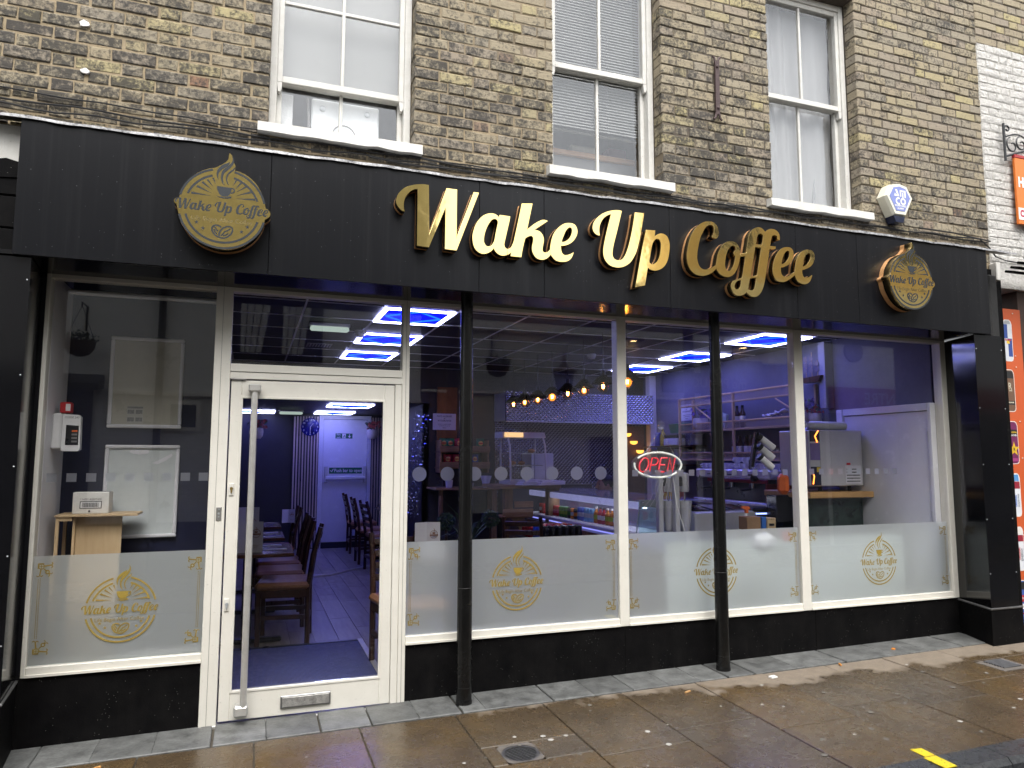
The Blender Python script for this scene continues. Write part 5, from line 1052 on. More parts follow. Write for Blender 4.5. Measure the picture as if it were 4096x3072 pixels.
def led(x, y, z, lb):
    t = thing('led_ceiling_light', (x+.295, y+.31, z), lb, 'ceiling light', 'blue diamond ceiling lights')
    W_, D_ = .585, .62; g = .03; f = MB()
    f.box(x, x+W_, y, y+g, z-.012, z); f.box(x, x+W_, y+D_-g, y+D_, z-.012, z); f.box(x, x+g, y+g, y+D_-g, z-.012, z); f.box(x+W_-g, x+W_, y+g, y+D_-g, z-.012, z)
    f.build('white_tube_frame', Ew, t, smooth=False); MB().box(x+g+.002, x+W_-g-.002, y+g+.002, y+D_-g-.002, z-.002, z+.004).build('blue_panel', Eb, t, smooth=False)
    cx, cy = x+W_/2, y+D_/2; a, b = W_/2-.055, D_/2-.055; C = [(cx-a, cy, z-.008), (cx, cy-b, z-.008), (cx+a, cy, z-.008), (cx, cy+b, z-.008)]
    for i in range(4): MB().tube([C[i], C[(i+1) % 4]], .007, 6).build('cyan_tube', Ec, t, smooth=False)
for (a, b), s_ in zip(leds, ('nearest the glass over the door side', 'second from the glass over the door side', 'third from the glass over the door side', 'nearest the glass over the kitchen side', 'second from the glass over the kitchen side', 'third from the glass over the kitchen side')):
    led(a, b, CE-.004, 'white framed blue diamond ceiling light '+s_)
led(2.02, 7.0, 1.812, 'blue white ceiling light low at the back above the fire exit'); led(.82, 7.1, 1.812, 'blue white ceiling light low at the back left behind the door handle'); led(2.05, 5.3, 1.812, 'blue white ceiling light at the start of the low back ceiling')
def emer(x, y, z, lb, L=.36):
    t = thing('emergency_light', (x, y, z), lb, 'emergency light', 'emergency lights'); MB().box(x, x+L, y, y+.09, z-.03, z-.002, b=.006).build('base', wplas, t); MB().box(x+.01, x+L-.01, y+.008, y+.082, z-.07, z-.0305, b=.012).build('diffuser', Emit('emergency_glow', (.8, 1, .9), .2), t)
emer(1.52, 2.02, CE, 'white emergency bulkhead light on the ceiling seen through the glass above the door'); emer(1.45, 6.9, 1.82, 'white emergency bulkhead light at the back beside the wall clock')
t = thing('smoke_detector', (2.06, 2.32, CE), 'round white smoke detector under the ceiling by the door', 'smoke detector'); MB().lathe((2.01, 2.32, CE), [(.055, -.004), (.055, -.03), (.04, -.034)], 18).build('base', wplas, t); MB().lathe((2.01, 2.32, CE), [(.038, -.034), (.036, -.055), (.02, -.066), (.0, -.066)], 18).build('chamber', wplas, t)
one(MB().lathe((4.75, 2.95, CE), [(.05, -.004), (.05, -.03), (.035, -.06), (.0, -.06)], 16), 'smoke_detector', wplas, 'round white smoke detector on the ceiling above the pendant bulbs', 'smoke detector')
t = thing('ceiling_vent', (1.7, 3.35, CE), 'slotted grey ceiling vent grille behind the emergency light', 'vent'); MB().box(1.59, 1.845, 3.24, 3.47, CE-.01, CE-.004).build('plate', wplas, t)
for i in range(8): MB().box(1.605+.03*i, 1.62+.03*i, 3.25, 3.46, CE-.013, CE-.0105).build('slot', blk, t, smooth=False)

# ---------------------------------------------------------------- leftmost window display
one(MB().box(.02, .86, .28, .32, 2.06, 2.085, b=.004), 'curtain_track', wplas, 'white curtain track across the top of the leftmost window', 'curtain track')
def snap(z0, z1, lb, tone, peel=False):
    t = thing('poster_frame', (.44, .49, z0), lb, 'poster frame', 'poster frames in the leftmost window'); x0, x1 = .228, .646; y0, y1 = .468, .495; f = .022
    for i, bx in enumerate(((x0, x1, z1-f, z1), (x0, x1, z0, z0+f), (x0, x0+f, z0+f, z1-f), (x1-f, x1, z0+f, z1-f))): MB().box(bx[0], bx[1], y0, y1, bx[2], bx[3], b=.005).build('frame_bar', whiteg, t)
    sh_ = MB().box(x0+f, x1-f, .485, .49, z0+f, z1-f).build('backing_sheet', Mt('sheet_'+str(z0), tone, .3, var=.06, scale=6), t, smooth=False)
    if peel:
        MB().prism([(.36, 1.13), (.37, 1.142), (.47, 1.142), (.468, 1.12), (.42, 1.112), (.38, 1.118)], .482, .4845).build('film_tear', whiteg, sh_); MB().prism([(.49, 1.06), (.54, 1.085), (.60, 1.12), (.605, 1.105), (.57, 1.075), (.52, 1.052)], .482, .4845).build('film_tear', whiteg, sh_)
    else:
        MB().box(.335, .425, .4835, .4848, 1.305, 1.412).build('fitting_leaflet', Mt('leaflet_grey', (.5, .49, .44), .6), sh_, smooth=False)
        for a, b in ((.338, 1.366), (.384, 1.366), (.338, 1.318), (.384, 1.318)): MB().box(a, a+.037, .4818, .4832, b, b+.025).build('leaflet_picture', Mt('leaflet_ink', (.24, .24, .23), .6, var=.5, scale=90), sh_, smooth=False)
        MB().box(.336, .424, .4818, .4832, 1.399, 1.411).build('leaflet_heading', Mt('leaflet_ink', (.24, .24, .23), .6), sh_, smooth=False)
snap(1.277, 1.847, 'upper silver poster frame with cream backing in the leftmost window', (.48, .46, .38)); snap(.602, 1.172, 'lower silver poster frame with torn clear sheet in the leftmost window', (.56, .6, .6), True)
t = thing('plywood_stand', (.25, .3, -.05), 'raw plywood display stand in the leftmost window', 'stand')
MB().box(.04, .46, .2, .43, .757, .77, b=.002).build('top', ply, t); MB().box(.138, .372, .27, .285, -.05, .757).build('front_panel', ply, t); MB().box(.125, .137, .24, .42, -.05, .757).build('side_panel', ply, t)
for y in (.21, .4): MB().box(.045, .062, y, y+.018, -.05, .757).build('leg', ply, t)
MB().box(.062, .125, .21, .225, .735, .757).build('rail', ply, t)
t = thing('carton', (.2, .3, .77), 'small white parcel carton with barcode label on the plywood stand', 'carton'); cb = MB().box(.112, .298, .265, .40, .7705, .893, b=.003).build('box', Mt('white_card', (.62, .61, .58), .7), t)
MB().box(.115, .295, .30, .36, .8935, .896).build('tape', Mt('clear_tape', (.3, .3, .28), .2), cb); yb = .2635
MB().prism([(.15, .80), (.262, .80), (.262, .842), (.15, .842)], yb-.0006, yb).build('label_border', blk, cb, smooth=False); MB().box(.154, .258, yb-.0016, yb-.0008, .804, .838).build('label_face', wplas, cb, smooth=False)
bc = MB(); x = .162
while x < .25: bw = rng.choice((.0012, .002, .003)); bc.box(x, x+bw, yb-.0024, yb-.0018, .808, .834); x += bw+rng.choice((.0012, .002))
bc.build('barcode', blk, cb, smooth=False, kind='stuff'); put_text('* 14731 A2037 E00', .014, (.205, yb-.001, .853), blk, cb, 'print_line'); MB().lathe((.2, yb-.0005, .785), [(.006, 0), (.006, .0005), (.0035, .0006)], 10, ax=(0, -1, 0)).build('print_mark', blk, cb)
t = thing('wall_unit', (.05, .2, 1.14), 'white wall unit with black instruction label on the side wall of the leftmost window', 'wall unit')
MB().box(.001, .05, .18, .33, 1.14, 1.345, b=.01).build('back_box', wplas, t); fr_ = MB().prism([(.052, 1.13), (.135, 1.13), (.146, 1.14), (.142, 1.325), (.13, 1.337), (.052, 1.342)], .19, .24).build('lid', wplas, t)
MB().prism([(.072, 1.165), (.137, 1.165), (.135, 1.275), (.072, 1.28)], .1885, .1898).build('black_label', blk, fr_, smooth=False)
for i in range(4): MB().box(.102, .13, .187, .1883, 1.18+.02*i, 1.19+.02*i).build('label_diagram', orc if i == 3 else Mt('label_grey', (.2, .2, .2), .5), fr_, smooth=False)
put_text('CODE 243', .016, (.1, .1885, 1.322), blk, fr_, 'written_note')
t = thing('fire_call_point', (.06, .25, 1.35), 'small red fire call point above the white wall unit', 'call point'); MB().box(.032, .09, .2, .26, 1.348, 1.41, b=.006).build('body', redp, t); MB().box(.062, .086, .1985, .1998, 1.36, 1.4).build('glass_label', wplas, t)

# ---------------------------------------------------------------- dining side behind the door
tan = Mt('tan_leather', (.36, .17, .075), .42, var=.15, bump=.15)
def chair(loc, rz, lb):
    t = thing('dining_chair', (0, 0, 0), lb, 'chair', 'ladder back cafe chairs'); D = darkw
    for s_ in (-1, 1):
        MB().bbox(s_*.19, -.18, .215, .036, .036, .43, b=.004).build('leg', D, t)
        MB().tube([(s_*.185, .2, 0), (s_*.185, .195, .43), (s_*.182, .23, .7), (s_*.178, .285, .92)], .021, 6).build('back_leg', D, t)
    MB().box(-.19, .19, -.2, -.165, .37, .43, b=.003).build('apron', D, t); MB().box(-.2, -.175, -.17, .19, .37, .43, b=.003).box(.175, .2, -.17, .19, .37, .43, b=.003).build('apron', D, t)
    MB().box(-.18, .18, .19, .21, .16, .2, b=.003).build('stretcher', D, t); MB().box(-.2, -.18, -.16, .18, .2, .235, b=.003).box(.18, .2, -.16, .18, .2, .235, b=.003).build('stretcher', D, t)
    MB().bbox(0, 0, .462, .44, .42, .06, b=.022).build('seat', tan, t)
    for i in range(4): MB().obox((0, .222+.022*i, .60+.085*i), (.34, .016, .05), (R(-13), 0, 0), b=.004).build('back_slat', D, t)
    t.location = loc; t.rotation_euler = (0, 0, rz); ORG[t.name] = Vector(loc); return t
c0 = chair((1.37, 1.83, FL), -math.pi/2-.12, 'dark wood chair with tan leather seat nearest the glass door')
for loc, rz, lb in (((1.36, 2.45, FL), -math.pi/2-.05, 'second dark wood chair with tan seat behind the one nearest the door'), ((1.36, 3.1, FL), -math.pi/2, 'third dark wood chair along the left tables inside the door'), ((1.35, 4.3, FL), -math.pi/2+.05, 'far dark wood chair by the last left table inside the door'),
        ((2.78, 5.25, FL), math.pi/2+.1, 'dark wood chair with tan seat standing near the silver floor strip'), ((2.75, 6.05, FL), math.pi/2, 'dark wood chair with tan seat midway to the fire exit'), ((2.78, 7.25, FL), math.pi/2, 'dark wood chair with tan seat close by the fire exit'),
        ((2.17, .78, FL), .15, 'dark wood chair just behind the frosted glass right of the door'), ((3.7, 2.3, FL), 2.6, 'dark wood chair before the can trays, its back just above the frosting')):
    dup(c0, loc, lb, None, rz)
tabw = Wood('brown_table_top', (.07, .03, .015), (.14, .065, .03), 'X', 1, .25)
def table(x0, x1, y0, y1, lb):
    t = thing('cafe_table', ((x0+x1)/2, (y0+y1)/2, FL), lb, 'table', 'dark cafe tables'); MB().box(x0, x1, y0, y1, .325, .352, b=.004).build('top', tabw, t); cx, cy = (x0+x1)/2, (y0+y1)/2
    MB().cyl((cx, cy, FL+.04), (cx, cy, .324), .035).build('column', blk, t)
    for a, b in ((.27, .035), (.035, .27)): MB().obox((cx, cy, FL+.025), (a*2, b*2, .035), b=.01).build('foot', blk, t)
table(.75, 1.42, 1.45, 2.12, 'dark cafe table laid with menus nearest the glass door'); table(.75, 1.40, 2.62, 3.28, 'second dark cafe table behind the one with the menus'); table(.75, 1.41, 3.75, 4.4, 'third dark cafe table at the far left inside the door')
table(2.86, 3.22, 5.95, 6.6, 'dark cafe table at the right on the way to the fire exit'); table(2.05, 2.6, .95, 1.5, 'dark cafe table hidden behind frosted glass right of the door')
card = Mt('menu_card', (.66, .65, .68), .5, var=.03); brown = Mt('menu_brown', (.26, .13, .08), .6)
def menu(cx, cy, z0, w_, h_, ry, lb):
    t = thing('menu_card', (cx, cy, z0), lb, 'menu', 'folded white menus'); c, s_ = math.cos(ry), math.sin(ry)
    mb = MB()
    for sg in (-1, 1):
        d = (c, s_*sg) if sg == 1 else (-c, s_)
        ex, ey = cx+w_*.5*(sg), cy-.03
        mb.add([(cx, cy, z0), (ex, ey, z0), (ex, ey, z0+h_), (cx, cy, z0+h_), (cx, cy+.0015, z0), (ex, ey+.0015, z0), (ex, ey+.0015, z0+h_), (cx, cy+.0015, z0+h_)], [(0,1,2,3), (7,6,5,4), (0,3,7,4), (1,5,6,2), (3,2,6,7), (0,4,5,1)])
    mb.build('card', card, t, smooth=False)
    e = MB(); ox, oz, rr = cx+w_*.25, z0+h_*.62, w_*.15; y = cy-.02
    circ = [(ox+rr*math.cos(R(a)), oz+rr*math.sin(R(a))) for a in range(0, 361, 20)]; e.stroke(circ, rr*.12, y-.012); e.flat([(ox-rr*.4, oz+rr*.55), (ox+rr*.4, oz+rr*.55), (ox+rr*.25, oz+.1*rr), (ox-rr*.25, oz+.1*rr)], y-.0124); e.stroke([(ox, oz+rr*.7), (ox+rr*.2, oz+rr*1.1), (ox, oz+rr*1.5)], rr*.14, y-.0126); e.flat([(ox-rr*1.1, oz-.35*rr), (ox+rr*1.1, oz-.35*rr), (ox+rr*1.1, oz), (ox-rr*1.1, oz)], y-.0128)
    e.build('printed_emblem', brown, t, smooth=False)
    put_text('BREAKFAST\nCOFFEE\nMENU', w_*.045, (ox, y-.013, z0+h_*.2), brown, t, 'printed_line')
menu(1.08, 1.6, .352, .21, .24, .3, 'white folded menu at the front of the table nearest the door'); menu(1.05, 1.95, .352, .21, .33, .3, 'taller white folded menu behind the front menu by the door'); menu(2.38, 1.05, .352, .2, .245, .2, 'white menu standing up above the frosting right of the door'); menu(1.5, 4.15, .36, .14, .15, .2, 'small white menu card on the far left table below the clock'); menu(3.05, 6.1, .352, .15, .2, .2, 'white menu card on the right hand table near the fire exit')
for (x, y, lb) in ((1.28, 1.72, 'white paper napkin with cutlery nearest the table corner'), (1.25, 2.02, 'white paper napkin with cutlery at the back of the front table'), (1.28, 2.74, 'white paper napkin with cutlery on the second table'), (1.26, 3.1, 'farther white paper napkin with cutlery on the second table')):
    t = thing('napkin', (x, y, .352), lb, 'napkin', 'napkins on the tables'); MB().obox((x, y, .3555), (.19, .055, .006), (0, 0, .08), b=.002).build('paper', wplas, t); MB().tube([(x-.1, y, .364), (x+.09, y+.01, .364)], .004, 5).build('fork', chrome, t)
# back wall things
YB = 7.9
t = thing('fire_exit_door', (2.55, YB, FL), 'white fire exit door with green push bar sign at the back of the cafe', 'door')
MB().box(2.13, 2.2, YB-.06, YB+.02, FL, 1.80, b=.004).box(2.93, 2.99, YB-.06, YB+.02, FL, 1.80, b=.004).box(2.2, 2.93, YB-.058, YB+.02, 1.735, 1.80, b=.004).build('door_frame', whiteg, t)
lf = MB().box(2.205, 2.925, YB-.03, YB+.01, FL+.1, 1.73, b=.004).build('leaf', whiteg, t); MB().box(2.205, 2.925, YB-.028, YB+.01, FL, FL+.098).build('kick_plate', dark, t)
grn = Mt('safety_green', (.01, .13, .06), .4); MB().box(2.31, 2.85, YB-.036, YB-.031, .83, .93).build('push_sign', grn, lf, smooth=False); put_text('Push bar to open', .082, (2.62, YB-.0375, .88), wplas, lf, 'sign_words', bold=.001, xs=.8)
MB().stroke([(2.33, .885), (2.35, .86), (2.38, .91)], .012, YB-.0375).build('tick', wplas, lf, smooth=False)
MB().box(2.25, 2.9, YB-.1, YB-.06, .73, .79, b=.012).build('push_bar', wplas, lf); MB().box(2.23, 2.29, YB-.09, YB-.03, .68, .95, b=.01).build('bar_end', sst, lf); MB().box(2.87, 2.92, YB-.09, YB-.03, .68, .95, b=.01).build('bar_end', sst, lf)
t2 = MB().box(2.40, 2.68, YB-.036, YB-.031, 1.415, 1.50).build('exit_sign', grn, lf, smooth=False); put_text('Fire\nexit', .042, (2.45, YB-.0375, 1.457), wplas, lf, 'sign_words', bold=.0008); MB().box(2.51, 2.57, YB-.0375, YB-.0365, 1.42, 1.495).build('runner_panel', wplas, lf, smooth=False)
MB().stroke([(2.63, 1.49), (2.63, 1.43)], .012, YB-.0376).flat([(2.605, 1.455), (2.655, 1.455), (2.63, 1.424)], YB-.0378).build('arrow', wplas, lf, smooth=False); MB().stroke([(2.525, 1.43), (2.54, 1.455), (2.55, 1.475), (2.56, 1.43)], .01, YB-.038).build('running_figure', grn, lf, smooth=False)
pale = Wood('pale_slat', (.42, .33, .28), (.56, .46, .4), 'Z', 1, .5)
def slats(x0, n_, lb):
    t = thing('slat_panel', (x0+.05*n_/2, YB, FL), lb, 'slatted panel', 'slatted wall panels'); MB().box(x0, x0+.046*n_, YB-.02, YB, FL, 1.80).build('felt_back', blk, t, smooth=False)
    s_ = MB().bbox(0, 0, 0, .022, .025, 2.15, b=.002).build('slat', pale, None, raw=True)
    for i in range(n_): part_copy(s_, t, (x0+.02+.046*i, YB-.034, .7))
    bpy.data.objects.remove(s_)
slats(1.72, 9, 'pale vertical slat panel left of the fire exit below the clock'); slats(3.0, 5, 'narrow pale slat panel right of the fire exit')
t = thing('wall_clock', (1.985, YB-.06, 1.44), 'round blue starry wall clock on the slat panel', 'clock'); MB().lathe((1.985, YB-.05, 1.6), [(.15, 0), (.15, .02), (.14, .024), (0, .024)], 30, ax=(0, -1, 0)).build('dial', Mt('starry_blue', (.005, .006, .12), .25, var=.95, scale=14), t)
for i in range(12): a = math.pi/6*(i+1); put_text(str(i+1), .042, (1.985+.118*math.sin(a), YB-.0755, 1.6+.118*math.cos(a)), wplas, t, 'numeral')
MB().stroke([(1.985, 1.6), (1.985, 1.5)], .007, YB-.076).stroke([(1.985, 1.6), (2.03, 1.66)], .005, YB-.0763).build('hand', wplas, t, smooth=False)
wick = Mt('white_wicker', (.6, .55, .5), .7, var=.25, bump=1.0, bscale=40); petal = Mt('coral_petals', (.5, .09, .08), .6, var=.3); lilac = Mt('lilac_petals', (.25, .16, .5), .6, var=.3); leafy = Mt('leaf_green', (.025, .06, .02), .6, var=.4)
def flowers(x, y, z, s_, pet, lb, hang=True, nm='flower_basket', seed=1):
    t = thing(nm, (x, y, z), lb, 'flower basket', 'wicker flower baskets'); q = random.Random(seed)
    MB().lathe((x, y, z), [(.05*s_, 0), (.075*s_, .03*s_), (.085*s_, .08*s_), (.078*s_, .13*s_)], 16).build('wicker_pot', wick, t)
    if hang: MB().tube([(x-.07*s_, y, z+.12*s_), (x, y, z+.36*s_), (x+.07*s_, y, z+.12*s_)], .004, 5).build('hanger', blk, t)
    p_ = MB(); l_ = MB()
    for i in range(46):
        a = q.uniform(0, 6.28); rr = q.uniform(.0, .12)*s_; c = Vector((x+rr*math.cos(a), y+rr*math.sin(a)*.8, z+.14*s_+q.uniform(0, .1)*s_))
        if i % 2:
            for k in range(5):
                b = 2*math.pi*k/5; d = Vector((math.cos(b), -.5, math.sin(b)))*.016*s_; p_.add([c, c+d+Vector((d.z, 0, -d.x))*.5, c+d*1.4, c+d-Vector((d.z, 0, -d.x))*.5], [(0,1,2,3)])
        else:
            d = Vector((q.uniform(-1, 1), q.uniform(-1, .2), q.uniform(-.6, 1))).normalized()*.028*s_; e = d.orthogonal()*.4; l_.add([c-d, c+e, c+d, c-e], [(0,1,2,3)])
    p_.build('blossoms', pet, t, smooth=False, kind='stuff'); l_.build('foliage', leafy, t, smooth=False, kind='stuff')
flowers(2.97, 7.6, 1.41, 1.15, petal, 'hanging wicker basket of coral flowers right of the fire exit', True, seed=3); flowers(1.13, 5.0, 1.33, 1.0, petal, 'hanging wicker basket of coral flowers behind the long door handle', True, seed=4)
# silvery foil garland between door and crisps
t = thing('foil_garland', (2.42, 1.5, .4), 'silvery foil leaf garland hanging inside just right of the door', 'garland'); q = random.Random(8); fm = Mt('silver_foil', (.5, .55, .75), .25, metal=.7)
mb = MB()
for s_ in range(7):
    x0 = 2.38+.018*s_; MBx = []
    for i in range(26):
        z = 1.45-.034*i+q.uniform(-.01, .01); c = Vector((x0-.004*i+q.uniform(-.015, .015), 1.5+q.uniform(-.05, .05), z)); d = Vector((q.uniform(-1, 1), q.uniform(-.5, .5), q.uniform(-1, 1))).normalized()*.011; e = d.orthogonal()*.5
        mb.add([c-d, c+e, c+d, c-e], [(0,1,2,3)])
    MB().tube([(x0, 1.5, 1.5), (x0-.1, 1.5, .55)], .0012, 4).build('strand', blk, t)
mb.build('foil_leaves', fm, t, smooth=False, kind='stuff')
# ---------------------------------------------------------------- crisps corner
def notice(x0, x1, y, z0, z1, lb, ax='Y'):
    t = thing('allergy_notice', ((x0+x1)/2, y, z0), lb, 'notice', 'food allergy notices'); cx, cz = (x0+x1)/2, (z0+z1)/2; h_ = z1-z0
    if ax == 'Y': MB().box(x0, x1, y, y+.003, z0, z1).build('sheet', card, t, smooth=False); P_ = lambda dz: (cx, y-.001, cz+dz*h_); ro = FACE0
    else: MB().box(y, y+.003, x0, x1, z0, z1).build('sheet', card, t, smooth=False); P_ = lambda dz: (y-.001, cx, cz+dz*h_); ro = (math.pi/2, 0, -math.pi/2)
    for s_, dz, k_ in (('FOOD ALLERGIES', .33, .15), ('and', .2, .1), ('INTOLERANCES', .06, .15), ('Please speak to our staff about the ingredients', -.15, .055), ('in your meal when making your order', -.25, .055), ('Thank you', -.37, .07)): put_text(s_, h_*k_, P_(dz), blk, t, 'notice_line', rot=ro, xs=.8, bold=.0004)
FACE0 = (math.pi/2, 0, 0)
notice(3.36, 3.68, 4.95, 1.47, 1.69, 'white food allergies notice on the back wall above the crisps'); notice(3.70, 3.99, 6.604, 1.60, 1.82, 'white food allergies notice on the tiled wall beside the shelves', 'X')
one(MB().box(3.42, 3.70, 4.96, 4.99, 1.25, 2.05), 'wood_wall_panel', Mt('orange_wood', (.16, .06, .02), .4, var=.3), 'dark orange timber panel on the back wall behind the allergy notice', 'wall panel')
t = thing('crisp_shelf_unit', (3.75, 4.85, 1.0), 'rustic scorched pine shelf rack holding bags of crisps', 'shelf rack')
for z0 in (1.175, .965): MB().box(3.40, 4.09, 4.70, 4.72, z0, z0+.075, b=.003).build('front_board', rustic, t); MB().box(3.40, 4.09, 4.722, 4.98, z0-.012, z0+.012).build('shelf', rustic, t)
for x in (3.41, 4.06): MB().box(x, x+.02, 4.723, 4.98, .9, 1.33).build('side_panel', rustic, t)
def crisp(x, z, c, lb, w_=.115):
    t = thing('crisp_bag', (x, 4.8, z), lb, 'crisp bag', 'bags of crisps on the rack'); mb = MB(); n, m_ = 8, 8; h_ = .165
    for sd in (-1, 1):
        o = len(mb.v)
        for j in range(m_+1):
            for i in range(n+1):
                u, v = i/n*2-1, j/m_*2-1; mb.v.append((x+u*w_/2*(1-.06*(1-v*v)), 4.8+sd*.028*max(0, (1-u**4))*max(0, 1-v**4)**.6-.0, z+(v+1)/2*h_))
        for j in range(m_):
            for i in range(n): mb.f.append((o+j*(n+1)+i, o+j*(n+1)+i+1, o+(j+1)*(n+1)+i+1, o+(j+1)*(n+1)+i)); mb.m.append(0)
    mb.build('packet', c, t); MB().lathe((x, 4.771, z+.1), [(.032, 0), (.024, .005), (0, .006)], 14, ax=(0, -1, 0)).build('round_badge', Mt('crisp_badge', (.7, .5, .12), .35), t); MB().box(x-.03, x+.03, 4.762, 4.7645, z+.092, z+.108).build('badge_band', redp, t, smooth=False)
G_ = Mt('green_foil', (.02, .16, .07), .3, var=.3); R_ = Mt('red_foil', (.35, .02, .03), .3, var=.3); B_ = Mt('blue_foil', (.03, .08, .3), .3, var=.3)
for x, z, c, lb in ((3.47, 1.19, G_, 'green crisp bag at the left of the top rack'), (3.56, 1.19, G_, 'second green crisp bag on the top rack'), (3.68, 1.19, R_, 'red crisp bag on the top rack beside the black post'), (3.98, 1.19, G_, 'green crisp bag on the top rack right of the black post'), (3.53, .98, R_, 'left red crisp bag on the lower rack'), (3.65, .98, R_, 'right red crisp bag on the lower rack'), (3.76, .98, B_, 'blue crisp bag on the lower rack by the post'), (3.9, .98, B_, 'blue crisp bag on the lower rack right of the post')): crisp(x, z, c, lb)
t = thing('wall_desk', (3.7, 4.7, .3), 'rustic plank wall desk with bracket legs below the crisps', 'desk'); MB().box(3.29, 4.14, 4.45, 4.98, .685, .71, b=.004).build('top', rustic, t)
for x in (3.36, 4.02): MB().box(x, x+.05, 4.55, 4.6, .3, .684, b=.004).build('bracket_leg', rusticy, t)
MB().box(4.05, 4.12, 4.5, 4.56, FL, .684, b=.004).build('leg', rusticy, t)
one(MB().lathe((3.5, 4.6, .71), [(.04, 0), (.05, .1), (.046, .1), (.04, .01)], 18), 'white_mug', wplas, 'white mug on the desk under the crisp rack', 'mug')
t = thing('napkin_holder', (3.38, 4.6, .71), 'wire napkin holder at the left end of the rustic desk', 'napkin holder')
for i in range(5): MB().tube([(3.34+.017*i, 4.6, .711), (3.34+.017*i, 4.6, .82), (3.35+.017*i, 4.6, .82)], .0022, 5).build('wire', chrome, t)
t = thing('fruit_basket', (3.75, 4.6, .71), 'grey basket holding a banana on the rustic desk', 'basket'); MB().lathe((3.75, 4.6, .71), [(.07, 0), (.085, .06), (.08, .06), (.065, .005)], 18).build('bowl', Mt('grey_plastic', (.16, .17, .22), .5), t); MB().tube([(3.69, 4.58, .77), (3.74, 4.56, .79), (3.8, 4.57, .775)], [.008, .015, .007], 8).build('banana', Mt('banana_yellow', (.65, .42, .04), .5), t)
one(MB().lathe((4.0, 4.6, .71), [(.03, 0), (.04, .03), (.075, .15), (.07, .15), (.03, .03)], 18), 'paper_cup_vase', wplas, 'white tapered pot at the right of the rustic desk', 'pot')
def topiary(x, y, z, r_, lb, seed):
    q = random.Random(seed); mb = MB(); t = thing('topiary_ball', (x, y, FL), lb, 'plant', 'topiary balls by the window')
    for i in range(420):
        a, b = q.uniform(0, 6.28), math.acos(q.uniform(-1, 1)); n_ = Vector((math.sin(b)*math.cos(a), math.sin(b)*math.sin(a), math.cos(b))); c = Vector((x, y, z))+n_*r_*q.uniform(.8, 1.05); d = (n_+Vector((q.uniform(-1, 1), q.uniform(-1, 1), q.uniform(-1, 1)))).normalized()*.016; e = d.orthogonal()*.6
        mb.add([c-d, c+e, c+d, c-e], [(0,1,2,3)])
    mb.build('crown', leafy, t, smooth=False, kind='stuff'); MB().cyl((x, y, FL+.25), (x, y, z-r_*.5), .012).build('trunk', darkw, t); MB().lathe((x, y, FL), [(.1, 0), (.13, .25), (.12, .25), (.1, .2)], 16).build('pot', blk, t)
topiary(2.72, 1.75, .53, .075, 'dark green topiary ball left of the first black post', 1); topiary(3.28, 2.2, .51, .08, 'dark green topiary ball right of the first black post', 2)
t = thing('spiky_plant', (2.9, 1.6, FL), 'spiky long leaved house plant behind the first black post', 'plant'); q = random.Random(4)
for i in range(22):
    a = q.uniform(0, 6.28); L_ = q.uniform(.25, .42); tip = Vector((2.88+L_*math.cos(a), 1.6+L_*.6*math.sin(a), .5+q.uniform(-.15, .3))); mb = MB(); c = Vector((2.88, 1.6, .35)); m_ = (c+tip)/2+Vector((0, 0, .08)); e = Vector((-math.sin(a), math.cos(a), 0))*.009
    mb.add([c-e, c+e, m_+e, m_-e, tip], [(0,1,2,3), (3,2,4)]); mb.build('leaf', leafy, t, smooth=False)
MB().lathe((2.88, 1.6, FL), [(.12, 0), (.15, .5), (.14, .5), (.1, .4)], 18).build('pot', blk, t); MB().cyl((2.88, 1.6, .08), (2.88, 1.6, .37), .02).build('stem', darkw, t)

# ---------------------------------------------------------------- kitchen and counter
t = thing('extractor_hood', (5.35, 4.6, 1.585), 'long quilted stainless extractor hood over the kitchen', 'extractor hood')
MB().box(4.235, 6.47, 4.48, 4.5, 1.585, 1.985).build('front_panel', quilt, t, smooth=False); MB().box(4.24, 6.46, 4.502, 4.98, 1.6, 1.98).build('canopy', sst, t, smooth=False); MB().box(4.23, 6.475, 4.47, 4.503, 1.572, 1.5845).build('drip_rail', sst, t)
t = thing('white_corner_post', (6.5, 4.62, 0), 'white painted corner post beside the hood', 'post'); MB().box(6.5, 6.605, 4.62, 4.74, FL, 2.29, b=.004).build('post', lav, t)
one(MB().box(6.05, 6.49, 4.78, 4.8, .3, 1.56), 'brown_cold_room_door', Wood('brown_door', (.07, .03, .02), (.11, .05, .035), 'Z', 1, .4), 'brown timber door at the back below the hood', 'door')
amber = Emit('amber_glow', (1, .42, .06), 1.1)
for x, z, lb in ((6.17, 1.42, 'upper left amber lamp glow before the brown door'), (6.27, 1.31, 'middle amber lamp glow before the brown door'), (6.37, 1.18, 'lowest amber lamp glow before the brown door')):
    one(MB().lathe((x, 4.7, z), [(.055, .03), (.05, .0), (.03, -.015), (0, -.02)], 14), 'amber_lamp', amber, lb, 'lamp', 'small amber lamps')
